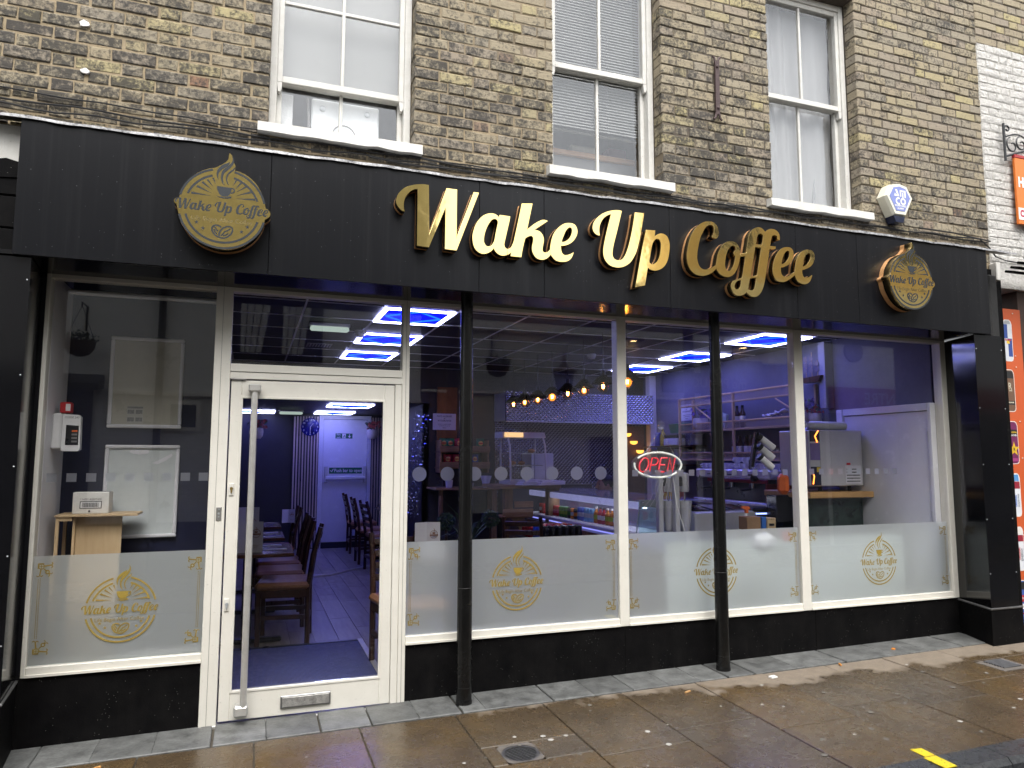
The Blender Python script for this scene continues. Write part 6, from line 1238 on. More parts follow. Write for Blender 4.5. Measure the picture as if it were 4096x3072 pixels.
# pendant bulbs
bulbg = Glass('amber_bulb_glass', .06, (1, .72, .38)); fil = Emit('filament', (1, .52, .15), 45); fil2 = Emit('bright_filament', (1, .45, .1), 75)
glow = N('amber_glow_glass'); _e = glow.n('Emission'); _e.inputs[0].default_value = (1, .36, .05, 1); _e.inputs[1].default_value = 1.3; _t = glow.n('BsdfTransparent'); _m = glow.n('MixShader'); _m.inputs[0].default_value = .42; glow.l(_t.outputs[0], _m.inputs[1]); glow.l(_e.outputs[0], _m.inputs[2]); glow.l(_m.outputs[0], glow.out.inputs['Surface']); glow = glow.mat
ord_ = ('first', 'second', 'third', 'fourth', 'fifth', 'sixth', 'seventh', 'nearest')
for i, y in enumerate((4.10, 3.70, 3.27, 2.84, 2.42, 2.02, 1.60, 1.13)):
    x = 4.205; br = i in (3, 7)
    t = thing('pendant_light', (x, y, 1.72), ('%s pendant bulb under a black cone shade, counted from the kitchen' % ord_[i]) if i < 7 else 'nearest pendant bulb, glowing orange beside the white mullion', 'pendant light', 'row of pendant bulbs')
    MB().cyl((x, y, 1.92), (x, y, CE), .004, n=6).build('flex', blk, t); MB().cyl((x, y, 1.85), (x, y, 1.93), .022).build('lamp_holder', blk, t)
    MB().lathe((x, y, 1.80), [(.11, 0), (.035, .08), (.022, .085), (.03, .075), (.105, .0)], 22).build('shade', Mt('black_enamel', (.012, .012, .012), .25), t)
    MB().lathe((x, y, 1.78), [(0, -.066), (.03, -.06), (.05, -.035), (.054, -.01), (.045, .02), (.022, .06)], 18).build('bulb', bulbg, t)
    fl_ = MB()
    for k in range(4): a = 2*math.pi*k/4; fl_.tube([(x+.007*math.cos(a), y+.007*math.sin(a), 1.755), (x+.011*math.cos(a), y+.011*math.sin(a), 1.79)], .0032 if br else .0022, 5)
    if i in (1, 2, 3, 5, 7): MB().ball((x, y, 1.768), (.04, .04, .042) if br else (.027, .027, .03), 12).build('amber_glow', glow, t)
    fl_.build('filament_cage', fil2 if br else fil, t, smooth=False)
# hot cabinet on rustic counter
t = thing('rustic_counter', (4.2, 3.8, FL), 'rustic scorched pine counter carrying the hot food cabinet', 'counter'); MB().box(3.82, 4.6, 3.5, 4.2, .735, .775, b=.004).build('top', rustic, t); MB().box(3.9, 4.0, 3.55, 3.65, FL, .734, b=.004).build('leg', rusticy, t); MB().box(4.45, 4.6, 3.55, 3.65, FL, .734, b=.004).build('leg', rusticy, t)
t = thing('crate_shelf', (3.9, 3.3, FL), 'stepped rustic pine crate shelf before the counter', 'crate shelf'); MB().box(3.72, 4.08, 3.1, 3.12, .44, .53, b=.003).build('front_board', rustic, t); MB().box(3.72, 4.08, 3.122, 3.5, .43, .445).build('shelf', rustic, t); MB().box(3.93, 4.16, 3.3, 3.32, .53, .6, b=.003).build('upper_board', rustic, t)
MB().prism([(3.82, .43), (3.98, .43), (4.06, .3), (4.06, -.39), (3.92, -.39), (3.92, .32)], 3.13, 3.45).build('bracket', rusticy, t)
t = thing('hot_food_cabinet', (4.25, 3.8, .775), 'curved glass hot food cabinet with warm lamp on the rustic counter', 'food cabinet')
MB().box(3.99, 4.5, 3.62, 4.05, .776, .83, b=.006).build('base', sst, t); MB().xprism([(3.78, 1.41), (4.06, 1.41), (4.06, 1.34), (3.74, 1.34)], 3.94, 4.5).build('top', sst, t)
for x in (4.01, 4.47): MB().tube([(x, 3.66, .83), (x, 3.67, 1.05), (x, 3.70, 1.25), (x, 3.76, 1.34)], .012, 6).tube([(x, 4.03, .83), (x, 4.03, 1.34)], .01, 6).build('corner_post', sst, t)
MB().add([(4.0, 3.655, .84), (4.48, 3.655, .84), (4.48, 3.69, 1.22), (4.0, 3.69, 1.22), (4.48, 3.75, 1.335), (4.0, 3.75, 1.335)], [(0,1,2,3), (3,2,4,5)]).build('curved_glass', glass, t)
for z in (1.0, 1.15): MB().box(4.02, 4.46, 3.72, 4.0, z, z+.008).build('wire_shelf', chrome, t)
MB().box(3.96, 4.2, 3.735, 3.745, 1.35, 1.405).build('warm_lamp', Emit('warm_lamp', (1, .62, .3), .45), t, smooth=False)
for i, (x, z) in enumerate(((4.1, 1.008), (4.22, 1.008), (4.35, 1.158))): one(MB().ball((x, 3.85, z+.026), (.05, .035, .025), 12, k=6), 'pastry', Mt('baked_crust', (.4, .2, .07), .6, var=.3), ('left golden pastry on the lower wire shelf of the hot cabinet', 'right golden pastry on the lower wire shelf of the hot cabinet', 'golden pastry on the upper wire shelf of the hot cabinet')[i], 'pastry')
one(MB().box(4.62, 4.95, 4.55, 4.9, .74, 1.16, b=.01), 'steel_oven', sst, 'stainless oven box at the back behind the hot cabinet', 'oven'); one(MB().box(4.3, 5.5, 4.5, 4.97, FL, .735), 'back_worktop', dark, 'dark kitchen worktop along the quilted back wall', 'worktop')
for i, (x, y, w_, c, lb) in enumerate(((4.13, 3.45, .22, wplas, 'folded white cloth at the left on the counter before the hot cabinet'), (4.32, 3.42, .2, lav, 'folded lilac white towel in the middle of the counter'), (4.5, 3.5, .24, wplas, 'white towel at the right end of the rustic counter'))):
    mb = MB()
    for k in range(3): mb.obox((x+.01*k, y, .785+.017*k), (w_-.02*k, .16, .018), (0, .03*(k-1), .2), b=.007)
    one(mb, 'folded_towel', c, lb, 'towel')
# glass fronted drinks counter
fr_t = thing('drinks_display_counter', (4.8, 2.9, FL), 'glass fronted chilled drinks counter running towards the kitchen', 'display counter')
wl = Mt('white_laminate', (.62, .62, .68), .3)
MB().box(4.46, 5.15, 1.45, 4.25, FL, .30).build('carcass', dark, fr_t, smooth=False)
for i in range(14): MB().box(4.44, 4.458, 1.46+.2*i, 1.652+.2*i, FL+.02, .325, b=.003).build('front_plank', rusticy, fr_t)
MB().box(4.43, 5.15, 1.42, 4.25, .365, .41, b=.012).build('deck_edge', wl, fr_t); MB().box(4.46, 5.15, 1.42, 4.25, .345, .364).build('light_strip', Emit('deck_strip', (.3, .32, 1), .45), fr_t, smooth=False)
MB().box(4.45, 5.2, 1.42, 4.25, .694, .708, b=.003).build('glass_top', Mt('pale_glass_top', (.22, .23, .3), .1), fr_t); MB().box(4.47, 4.52, 1.42, 4.25, .62, .69, b=.012).build('canopy_lamp', Mt('lit_acrylic', (.6, .6, .7), .3, emis=(.5, .52, 1, 1), es=.16), fr_t)
MB().box(4.535, 4.57, 1.45, 4.2, .628, .634).build('added_glow_strip', Emit('added_case_glow', (.8, .83, 1), 5), fr_t, smooth=False); MB().box(4.45, 4.456, 1.42, 4.25, .412, .692).build('front_pane', glass, fr_t, smooth=False); MB().box(4.46, 4.74, 1.41, 1.418, .3, .693).build('end_pane', Glass('green_glass', .06, (.8, .95, .9)), fr_t, smooth=False)  # unseen glowing strip added behind the canopy to brighten the cans
MB().box(4.455, 4.70, 1.385, 1.40, .648, .712, b=.004).build('end_plate', Mt('frosted_green_glass', (.36, .45, .43), .2), fr_t)
for x, z in ((4.485, .692), (4.67, .694), (4.70, .662), (4.46, .64)): MB().lathe((x, 1.384, z), [(.012, 0), (.012, .01), (0, .012)], 12, ax=(0, -1, 0)).build('glass_bolt', chrome, fr_t)
MB().tube([(4.455, 1.39, .65), (4.39, 1.39, .2)], .006, 6).build('glass_edge', Mt('frosted_green_glass', (.36, .45, .43)), fr_t); MB().box(4.44, 5.1, 1.39, 1.62, .36, .372).build('lower_shelf', Mt('pale_glass_top', (.22, .23, .3)), fr_t)
MB().box(4.75, 5.15, 1.45, 4.2, .412, .62).build('back_panel', Mt('back_mirror', (.25, .25, .4), .15, metal=.6), fr_t, smooth=False)
lidm = Mt('can_lid', (.6, .6, .62), .2, metal=.8)
def can_mesh(c, band=None, h_=.122, r_=.032):
    mb = MB(); mb.lathe((0, 0, 0), [(.022, 0), (r_, .008), (r_, h_*.3)], 14, 0); mb.lathe((0, 0, 0), [(r_, h_*.3), (r_, h_*.62)], 14, 1); mb.lathe((0, 0, 0), [(r_, h_*.62), (r_, h_-.012), (.026, h_)], 14, 0); mb.lathe((0, 0, 0), [(.026, h_), (.024, h_-.003), (0, h_-.003)], 14, 2)
    return mb.build('drink_can', [c, band or c, lidm], None)
CAN = {k: Mt('can_'+k, c, .25, metal=.3) for k, c in dict(red=(.5, .015, .02), cola=(.11, .02, .02), green=(.05, .2, .03), orange=(.75, .22, .02), blue=(.05, .12, .5), silver=(.55, .57, .62), black=(.015, .015, .018), white=(.7, .7, .7), lime=(.3, .42, .05), pink=(.6, .12, .25), sky=(.2, .45, .7), juice=(.45, .16, .03)).items()}
def cans(src, spots, lb, grp, scale=None):
    for i, p_ in enumerate(spots):
        o = src if i == 0 else src.copy()
        if i: COL.objects.link(o)
        o.location = p_; o['label'] = lb; o['category'] = 'can'; o['group'] = grp
        if scale: o.scale = scale
row = lambda y0, n_, x=4.54, z=.41: [(x, y0-.075*i, z) for i in range(n_)]
gR = 'cans in the drinks counter'
cans(can_mesh(CAN['red'], CAN['white']), row(3.98, 1), 'red can with white script at the far end of the drinks counter', gR); cans(can_mesh(CAN['red']), row(3.9, 1), 'second plain red can in the drinks counter', gR); cans(can_mesh(CAN['cola'], CAN['black']), row(3.74, 2), 'dark cola can in the drinks counter', gR); cans(can_mesh(CAN['red'], CAN['pink']), row(3.54, 2), 'cherry red can in the middle of the drinks counter', gR)
cans(can_mesh(CAN['green'], CAN['lime']), row(3.36, 3), 'green lime can in the middle of the drinks counter', gR); cans(can_mesh(CAN['black'], CAN['green']), row(3.12, 1), 'dark green can before the orange one in the drinks counter', gR); cans(can_mesh(CAN['orange'], CAN['white']), row(3.03, 1), 'orange can in the drinks counter', gR); cans(can_mesh(CAN['black'], CAN['orange']), row(2.95, 1), 'black can beside the orange can in the drinks counter', gR)
cans(can_mesh(CAN['blue'], CAN['silver'], .145, .027), row(2.86, 2), 'slim blue and silver can in the drinks counter', gR); cans(can_mesh(CAN['sky'], CAN['silver'], .145, .027), row(2.69, 3), 'slim sky blue can in the drinks counter', gR)
def bottle_mesh(c, cap, lab=None, h_=.2, r_=.032, nm='juice_bottle'):
    mb = MB(); mb.lathe((0, 0, 0), [(r_*.8, 0), (r_, .01), (r_, h_*.25)], 14, 0); mb.lathe((0, 0, 0), [(r_, h_*.25), (r_, h_*.52)], 14, 1); mb.lathe((0, 0, 0), [(r_, h_*.52), (r_, h_*.62), (r_*.45, h_*.78), (r_*.4, h_*.92)], 14, 0); mb.lathe((0, 0, 0), [(r_*.45, h_*.9), (r_*.45, h_), (0, h_)], 12, 2)
    return mb.build(nm, [c, lab or CAN['white'], cap], None)
bj = bottle_mesh(CAN['juice'], CAN['white'], CAN['lime'], .17); br_ = bottle_mesh(Mt('red_drink', (.3, .03, .04), .15), CAN['black'], CAN['white'], .17)
for src, sp, lb in ((bj, [(4.55, 2.46, .41), (4.55, 2.2, .41), (4.55, 2.11, .41)], 'orange juice bottle at the near end of the drinks counter'), (br_, [(4.55, 2.37, .41), (4.55, 2.285, .41), (4.55, 2.02, .41), (4.55, 1.93, .41)], 'red fruit drink bottle at the near end of the drinks counter')):
    for i, p_ in enumerate(sp):
        o = src if i == 0 else src.copy()
        if i: COL.objects.link(o)
        o.location = p_; o['label'] = lb; o['category'] = 'bottle'; o['group'] = 'bottles in the drinks counter'
t = thing('can_trays', (4.1, 2.6, FL), 'low stand stacked with trays of drink cans before the counter', 'can stand'); MB().box(3.78, 4.42, 2.35, 2.85, .255, .275, b=.003).build('tray', blk, t); MB().box(3.8, 4.4, 2.4, 2.8, FL, .254).build('stand', dark, t, smooth=False)
cans(can_mesh(CAN['red'], CAN['red']), [(3.84+.075*i, 2.58+.075*j, .276) for i in range(7) for j in range(3)], 'red can standing in the tray before the drinks counter', 'red cans in the trays')
cans(can_mesh(CAN['black'], CAN['black']), [(3.94+.075*i, 2.4+.075*j, .276) for i in range(6) for j in range(2)], 'black can standing in the front tray before the drinks counter', 'black cans in the trays'); cans(can_mesh(CAN['blue'], CAN['blue']), [(3.865, 2.4, .276), (3.865, 2.475, .276)], 'blue can at the left of the front tray', 'blue cans in the trays')

# person behind the counter
def skin_person():
    t = thing('person', (5.3, 3.62, FL), 'dark haired man behind the drinks counter looking down to the left', 'person')
    P_ = [(0, 0, .42), (0, .0, .62), (-.01, 0, .82), (-.01, 0, .93), (-.02, 0, 1.0), (-.05, 0, 1.10), (-.055, 0, 1.19),
          (-.01, .16, .89), (-.06, .24, .68), (-.22, .2, .58), (-.01, -.16, .89), (-.06, -.24, .68), (-.22, -.2, .58),
          (-.2, .1, .38), (-.18, .1, .02), (-.2, -.1, .38), (-.18, -.1, .02), (-.31, .17, .57), (-.31, -.17, .57), (-.27, .1, .02), (-.27, -.1, .02)]
    E_ = [(0,1),(1,2),(2,3),(3,4),(4,5),(5,6),(2,7),(7,8),(8,9),(2,10),(10,11),(11,12),(0,13),(13,14),(0,15),(15,16),(9,17),(12,18),(14,19),(16,20)]
    Rr = [.14,.13,.14,.07,.055,.095,.075,.06,.047,.038,.06,.047,.038,.075,.05,.075,.05,.03,.03,.04,.04]
    me = bpy.data.meshes.new('body'); me.from_pydata([(5.3+a-ORG[t.name].x, 3.62+b-ORG[t.name].y, c) for a, b, c in P_], E_, []); o = bpy.data.objects.new('body', me); COL.objects.link(o)
    sm = o.modifiers.new('skin', 'SKIN'); o.modifiers.new('sub', 'SUBSURF').levels = 2
    for i, v in enumerate(me.skin_vertices[0].data): v.radius = (Rr[i], Rr[i]*(.85 if i < 3 else 1)); v.use_root = (i == 0)
    m2 = bpy.data.meshes.new_from_object(o.evaluated_get(bpy.context.evaluated_depsgraph_get())); bpy.data.objects.remove(o)
    sk = Mt('warm_skin', (.30, .16, .105), .5, var=.08); ap = Mt('black_tshirt', (.015, .015, .018), .8); m2.materials.clear(); m2.materials.append(sk); m2.materials.append(ap)
    for p in m2.polygons: p.material_index = 1 if .34 < p.center.z < .93 and not (p.center.x < -.12) else 0
    m2.shade_smooth(); m2.name = 'body'; b = bpy.data.objects.new('body', m2); COL.objects.link(b); b.parent = t; ORG['body'] = ORG[t.name]
    hx, hy, hz = 5.3-.055, 3.62, FL+1.15
    MB().ball((hx+.018, hy, hz+.035), (.1, .088, .098), 18, k=12).build('hair', Mt('black_hair', (.012, .01, .009), .6), t)
    MB().ball((hx-.05, hy, hz-.005), (.06, .068, .09), 16, k=10).build('face', sk, t); MB().prism([(hx-.1, hz+.02), (hx-.135, hz-.028), (hx-.1, hz-.035)], hy-.014, hy+.014).build('nose', sk, t)
    for s_ in (-1, 1): MB().ball((hx-.092, hy+s_*.033, hz+.015), (.01, .013, .008), 8, k=6).build('eye', blk, t); MB().ball((hx+.0, hy+s_*.088, hz-.01), (.02, .01, .03), 8, k=6).build('ear', sk, t)
    MB().ball((hx-.105, hy, hz-.055), (.008, .026, .007), 8, k=6).build('mouth', Mt('lips', (.25, .1, .08), .5), t)
skin_person()
# milkshake mixers
def mixer(x, y, lb):
    t = thing('milkshake_mixer', (x, y, .2), lb, 'drink mixer', 'milkshake mixers'); MB().box(x-.025, x+.022, y-.03, y+.03, .18, .99, b=.006).build('column', sst, t); MB().box(x-.05, x+.16, y-.09, y+.09, .14, .18, b=.01).build('base', sst, t)
    MB().lathe((x+.088, y, .80), [(.0, .17), (.036, .165), (.042, .15), (.042, .02), (.036, 0), (0, 0)], 18).build('motor_head', sst, t); MB().cyl((x+.088, y, .55), (x+.088, y, .80), .006).build('spindle', chrome, t); MB().box(x+.022, x+.06, y-.025, y+.025, .85, .93, b=.006).build('head_arm', blk, t)
    MB().lathe((x+.088, y, .46), [(.034, 0), (.044, .05), (.06, .25), (.064, .262), (.06, .262), (.044, .06), (.0, .01)], 22).build('mixing_cup', sst, t)
mixer(4.60, 1.0, 'right stainless milkshake mixer below the OPEN sign'); mixer(4.485, 1.08, 'left stainless milkshake mixer below the OPEN sign')
t = thing('wire_whisk', (4.42, 1.6, .7), 'hanging fan of pale wires below the left end of the OPEN sign', 'wires')
for i in range(6): MB().tube([(4.0+.025*i, .3, .93), (3.96+.035*i+.0, .35, .78), (3.93+.05*i, .4, .72)], .0016, 4).build('wire', wplas, t)
t = thing('bain_marie', (5.3, 1.35, .1), 'stainless bain marie with open lids behind the frosted glass', 'bain marie'); MB().box(4.92, 5.62, 1.2, 1.6, .3, .60, b=.01).build('tank', sst, t); MB().box(5.16, 5.19, 1.196, 1.199, .34, .52).build('rating_label', card, t, smooth=False)
for i in range(3): MB().obox((5.04+.22*i, 1.4, .622), (.19, .3, .02), (R(6), 0, 0), b=.008).build('lid', chrome, t); MB().tube([(4.99+.22*i, 1.3, .635), (5.04+.22*i, 1.3, .655), (5.09+.22*i, 1.3, .635)], .005, 5).build('lid_handle', blk, t)
MB().box(4.9, 5.64, 1.18, 1.62, FL, .295).build('cabinet', dark, t, smooth=False)
one(MB().box(4.42, 4.80, .9, 1.2, FL, .139, b=.004), 'mixer_stand', dark, 'dark stand under the milkshake mixers behind the frosted glass', 'stand')
one(MB().box(4.12, 6.50, .55, .58, FL, .44, b=.004), 'added_tint_panel', Mt('pale_sage_panel', (.60, .68, .64), .5, var=.05), 'added pale sage panel that tints the frosted film of the right windows', 'panel')  # made-up panel, added to tint the frosted film pale green
one(MB().prism([(5.11, .82), (5.17, .93), (5.25, .87), (5.27, .80), (5.2, .75), (5.13, .76)], 1.9, 1.93), 'yellow_duster', ylw, 'yellow cloth hanging behind the mixer cup', 'cloth'); one(MB().prism([(5.06, .74), (5.2, .76), (5.24, .68), (5.16, .6), (5.07, .62)], 1.94, 1.96), 'ochre_cloth', ylw, 'lower ochre cloth behind the mixer cup', 'cloth')
one(MB().box(5.3, 5.62, 2.4, 2.5, .55, .83, b=.01), 'red_machine_panel', Mt('dull_red', (.3, .015, .02), .4), 'red panel beside the coffee machine behind the mixer', 'panel'); one(MB().obox((5.22, 1.9, .55), (.2, .12, .3), (0, R(10), 0), b=.05), 'blue_grey_sack', Mt('grey_blue_cloth', (.2, .22, .42), .7), 'blue grey bag standing behind the bain marie', 'bag')
# coffee machine on the side counter
cmX = 6.05
t = thing('coffee_machine', (6.3, 2.25, .55), 'long white and red espresso machine topped with cups', 'coffee machine')
wm = Mt('white_enamel', (.7, .7, .72), .25); MB().box(6.05, 6.5, 1.55, 2.85, .875, .975, b=.015).build('top_housing', wm, t); MB().box(6.12, 6.5, 1.6, 2.8, .64, .874).build('steel_back', Mt('dark_steel', (.09, .09, .1), .3, metal=.5), t, smooth=False); MB().box(6.02, 6.5, 1.55, 2.87, .575, .638, b=.012).build('drip_base', wm, t)
MB().box(6.04, 6.05, 1.56, 2.6, .835, .873, b=.003).build('red_trim', Mt('dark_red', (.2, .01, .015), .3), t); MB().box(6.04, 6.5, 1.57, 1.598, .64, .834, b=.003).build('red_end', Mt('dark_red', (.2, .01, .015), .3), t)
for y in (1.85, 2.2, 2.55):
    MB().cyl((6.08, y, .84), (6.08, y, .78), .035).build('group_head', chrome, t); MB().tube([(6.05, y, .77), (5.93, y, .76)], .014, 8).build('portafilter_handle', blk, t)
    for k in range(5): MB().lathe((6.048, y-.06+.025*k, .92), [(.008, 0), (.008, .006), (0, .007)], 8, ax=(-1, 0, 0)).build('button', blk, t)
MB().cyl((6.0, 1.75, .885), (6.06, 1.75, .885), .03).build('steam_knob', blk, t); MB().tube([(6.03, 2.72, .9), (5.99, 2.74, .8), (6.0, 2.72, .72)], .01, 6).build('steam_hose', blk, t)
cupm = MB().lathe((0, 0, 0), [(.028, 0), (.042, .03), (.045, .065), (.041, .065), (.03, .01), (0, .008)], 16).tube([(.04, 0, .05), (.066, 0, .045), (.062, 0, .022), (.038, 0, .018)], .006, 6).build('coffee_cup', wplas, None)
k = 0
for i in range(12):
    for j in range(2):
        o = cupm if k == 0 else cupm.copy()
        if k: COL.objects.link(o)
        o.location = (6.12+.11*j, 1.66+.1*i, .976); o.rotation_euler = (0, 0, rng.uniform(2, 4)); o['label'] = 'white cup standing on top of the espresso machine'; o['category'] = 'cup'; o['group'] = 'cups on the espresso machine'; k += 1
for y, lb in ((2.05, 'left white cup of the upper layer on the espresso machine'), (2.2, 'right white cup of the upper layer on the espresso machine')):
    o = cupm.copy(); COL.objects.link(o); o.location = (6.15, y, 1.042); o['label'] = lb; o['group'] = 'stacked upper cups'
one(MB().lathe((6.1, 1.86, .976), [(.04, 0), (.045, .02), (.04, .1), (.037, .1), (.03, .01)], 16), 'milk_jug', chrome, 'shiny steel milk jug at the near end of the espresso machine', 'jug')
t = thing('side_counter', (6.3, 2.8, FL), 'dark side counter under the espresso machine', 'counter'); MB().box(5.95, 6.6, 1.35, 4.5, .53, .57, b=.004).build('top', dark, t); MB().box(6.0, 6.6, 1.4, 4.5, FL, .529).build('carcass', dark, t, smooth=False)
# side wall shelves, plates, glasses
t = thing('plate_shelf', (6.45, 4.0, 1.25), 'two dark wall shelves of plates and glasses beside the oak rack', 'shelf'); MB().box(6.36, 6.605, 3.4, 4.6, 1.245, 1.262, b=.003).build('board', darkw, t); MB().box(6.36, 6.605, 3.4, 4.2, 1.0, 1.017, b=.003).build('board', darkw, t)
def plates(y, z, n_, r_, lb):
    t = thing('plate_stack', (6.48, y, z), lb, 'plate stack', 'stacks of white plates'); s_ = MB().lathe((0, 0, 0), [(r_*.6, 0), (r_, .012), (r_, .015), (r_*.6, .005), (0, .004)], 20).build('plate', wplas, None, raw=True)
    for i in range(n_): part_copy(s_, t, (6.48, y, z+.0125*i))
    bpy.data.objects.remove(s_)
plates(3.80, 1.018, 16, .095, 'left tall stack of white plates on the lower wall shelf'); plates(3.585, 1.018, 14, .09, 'right stack of white plates on the lower wall shelf'); plates(3.44, 1.263, 11, .085, 'stack of white bowls on the upper wall shelf beside the rack'); 
one(MB().obox((6.5, 3.85, 1.5), (.02, .5, .13), (0, R(-14), 0), b=.004), 'green_tray', Mt('green_tray', (.02, .2, .1), .4), 'green chopping board leaning behind the glasses on the wall shelf', 'board')
one(MB().lathe((6.4, 4.12, 1.263), [(.04, 0), (.042, .12), (.035, .15), (.015, .2), (.015, .23), (0, .23)], 16), 'yellow_bottle', Mt('yellow_liquid', (.5, .4, .03), .3), 'yellow green cleaner bottle on the wall shelf', 'bottle'); one(MB().lathe((6.4, 4.25, 1.263), [(.045, 0), (.045, .17), (.02, .19), (0, .19)], 16), 'blue_tub', Mt('deep_blue', (.02, .03, .25), .35), 'dark blue tub at the far end of the wall shelf', 'tub')
t = thing('cutlery_basket', (6.42, 3.9, 1.263), 'white plastic basket with dark netting on the wall shelf', 'basket'); MB().box(6.36, 6.5, 3.72, 4.05, 1.264, 1.36, b=.01).build('basket', wplas, t); MB().box(6.36, 6.5, 3.72, 4.05, 1.361, 1.41, b=.01).build('netting', blk, t)
gls = Glass('tumbler_glass', .12)
for y, lb in ((3.63, 'left glass carafe on the upper wall shelf'), (3.51, 'right glass carafe on the upper wall shelf')): one(MB().lathe((6.42, y, 1.263), [(.045, 0), (.048, .09), (.025, .15), (.035, .19)], 16), 'glass_carafe', gls, lb, 'carafe')
# oak and mesh rack
t = thing('oak_mesh_rack', (6.45, 2.5, 1.06), 'tall oak framed rack with mesh panels and bottles on the tiled wall', 'rack')
mesh_m = N('expanded_mesh'); _p = mesh_m.pos(); _sx = mesh_m.n('SeparateXYZ'); mesh_m.l(_p, _sx.inputs[0])
_a = mesh_m.math('ABSOLUTE', mesh_m.math('SINE', mesh_m.math('MULTIPLY', mesh_m.math('ADD', _sx.outputs[1], _sx.outputs[2]), 110.))); _b2 = mesh_m.math('ABSOLUTE', mesh_m.math('SINE', mesh_m.math('MULTIPLY', mesh_m.math('SUBTRACT', _sx.outputs[1], _sx.outputs[2]), 110.)))
_k = mesh_m.math('LESS_THAN', mesh_m.math('MINIMUM', _a, _b2), .34); _d = mesh_m.n('BsdfDiffuse'); _d.inputs[0].default_value = (.45, .36, .26, 1); _tp = mesh_m.n('BsdfTransparent'); _mx = mesh_m.n('MixShader'); mesh_m.l(_k, _mx.inputs[0]); mesh_m.l(_tp.outputs[0], _mx.inputs[1]); mesh_m.l(_d.outputs[0], _mx.inputs[2]); mesh_m.l(_mx.outputs[0], mesh_m.out.inputs['Surface']); mesh_m = mesh_m.mat
XS = 6.36
for y in (1.43, 2.53, 3.66): MB().box(XS, XS+.03, y-.015, y+.015, 1.06, 1.865, b=.003).build('upright', goldw, t)
for y in (1.43, 3.66): MB().box(6.57, 6.6, y-.015, y+.015, 1.06, 1.865, b=.003).build('upright', goldw, t)
for z in (1.065, 1.15, 1.42, 1.52, 1.75, 1.85): MB().box(XS+.002, XS+.022, 1.446, 2.514, z, z+.02, b=.003).box(XS+.002, XS+.022, 2.546, 3.644, z, z+.02, b=.003).build('rail', goldw, t)
for z0, z1 in ((1.085, 1.15), (1.44, 1.52), (1.77, 1.85)): MB().box(XS+.01, XS+.012, 1.45, 3.64, z0, z1).build('mesh_panel', mesh_m, t, smooth=False)
for z in (1.09, 1.44): MB().box(XS+.025, 6.6, 1.45, 3.64, z, z+.012).build('shelf', goldw, t)
for A_, C_ in (((1.46, 1.50), (1.72, 1.12)), ((1.46, 1.56), (1.80, 1.74)), ((2.9, 1.53), (3.3, 1.75)), ((2.7, 1.12), (3.0, 1.40))): MB().tube([(XS+.015, A_[0], A_[1]), (XS+.015, C_[0], C_[1])], .009, 5).build('brace', goldw, t)
flowers(6.45, 3.3, 1.452, 1.15, lilac, 'wicker pot of lilac flowers at the far end of the oak rack', False, seed=6); flowers(6.45, 1.33+.17, 1.452, 1.1, lilac, 'wicker pot of lilac flowers at the near end of the oak rack', False, seed=7); flowers(6.5, 1.36, 1.452, .8, petal, 'small pot of purple flowers right of the near wicker pot', False, seed=9)
def syrup(y, z, c, lb, grp):
    o = bottle_mesh(c, CAN['black'], CAN['white'], .26, .036, 'syrup_bottle'); o.location = (6.45, y, z); o['label'] = lb; o['category'] = 'bottle'; o['group'] = grp; return o
dk_ = Mt('dark_syrup', (.05, .02, .02), .1)
syrup(2.56, 1.452, dk_, 'left syrup bottle on the upper rack shelf beside the black post', 'syrup bottles on the rack'); syrup(2.46, 1.452, dk_, 'right syrup bottle on the upper rack shelf beside the black post', 'syrup bottles on the rack'); syrup(2.62, 1.102, dk_, 'left syrup bottle on the lower rack shelf', 'syrup bottles on the rack'); syrup(2.52, 1.102, dk_, 'second syrup bottle on the lower rack shelf', 'syrup bottles on the rack'); syrup(2.40, 1.102, dk_, 'third syrup bottle on the lower rack shelf', 'syrup bottles on the rack'); syrup(2.31, 1.102, dk_, 'right syrup bottle on the lower rack shelf', 'syrup bottles on the rack')
one(MB().obox((6.42, 2.78, 1.54), (.03, .13, .19), (R(18), 0, 0), b=.006), 'coffee_packet', Mt('packet_green_white', (.4, .5, .4), .5, var=.5, scale=14), 'pale green coffee packet leaning beside the syrup bottles', 'packet')
for i in range(5): one(MB().lathe((6.42, 3.55-.09*i, 1.102), [(.03, 0), (.034, .11), (.03, .11), (.026, .01)], 14), 'tumbler', gls, 'clear tumbler on the lower rack shelf at the far end', 'tumbler', 'tumblers on the rack')
for i in range(4): one(MB().lathe((6.42, 1.95-.1*i, 1.102), [(.034, 0), (.036, .1), (.031, .1), (.028, .01)], 14), 'glass_mug', gls, 'clear glass mug on the lower rack shelf at the near end', 'glass mug', 'glass mugs on the rack')
mb = MB(); q = random.Random(2)
for i in range(9): mb.obox((6.42, 2.02-.04*i, 1.555+.006*i), (.08, .05, .02), (q.uniform(-.5, .5), q.uniform(-.4, .4), q.uniform(-.5, .5)), b=.006)
one(mb, 'crumpled_paper', wplas, 'crumpled white paper bag lying on the upper rack shelf', 'paper bag', ang=.2)
t = thing('model_ship', (6.5, 1.36, 1.87), 'wooden model sailing ship on top of the oak rack', 'model ship'); MB().xprism([(1.22, 1.935), (1.52, 1.925), (1.48, 1.875), (1.26, 1.872)], 6.46, 6.54).build('hull', darkw, t)
for y, h_ in ((1.30, 2.10), (1.38, 2.19), (1.46, 2.15)):
    MB().cyl((6.5, y, 1.93), (6.5, y, h_), .004, n=6).build('mast', goldw, t)
    for z in (1.98, 2.04, 2.10):
        if z < h_-.03: MB().xprism([(y-.03, z), (y+.03, z), (y+.022, z+.045), (y-.022, z+.045)], 6.488, 6.491).build('sail', Mt('sail_cloth', (.2, .17, .17), .8), t, smooth=False)
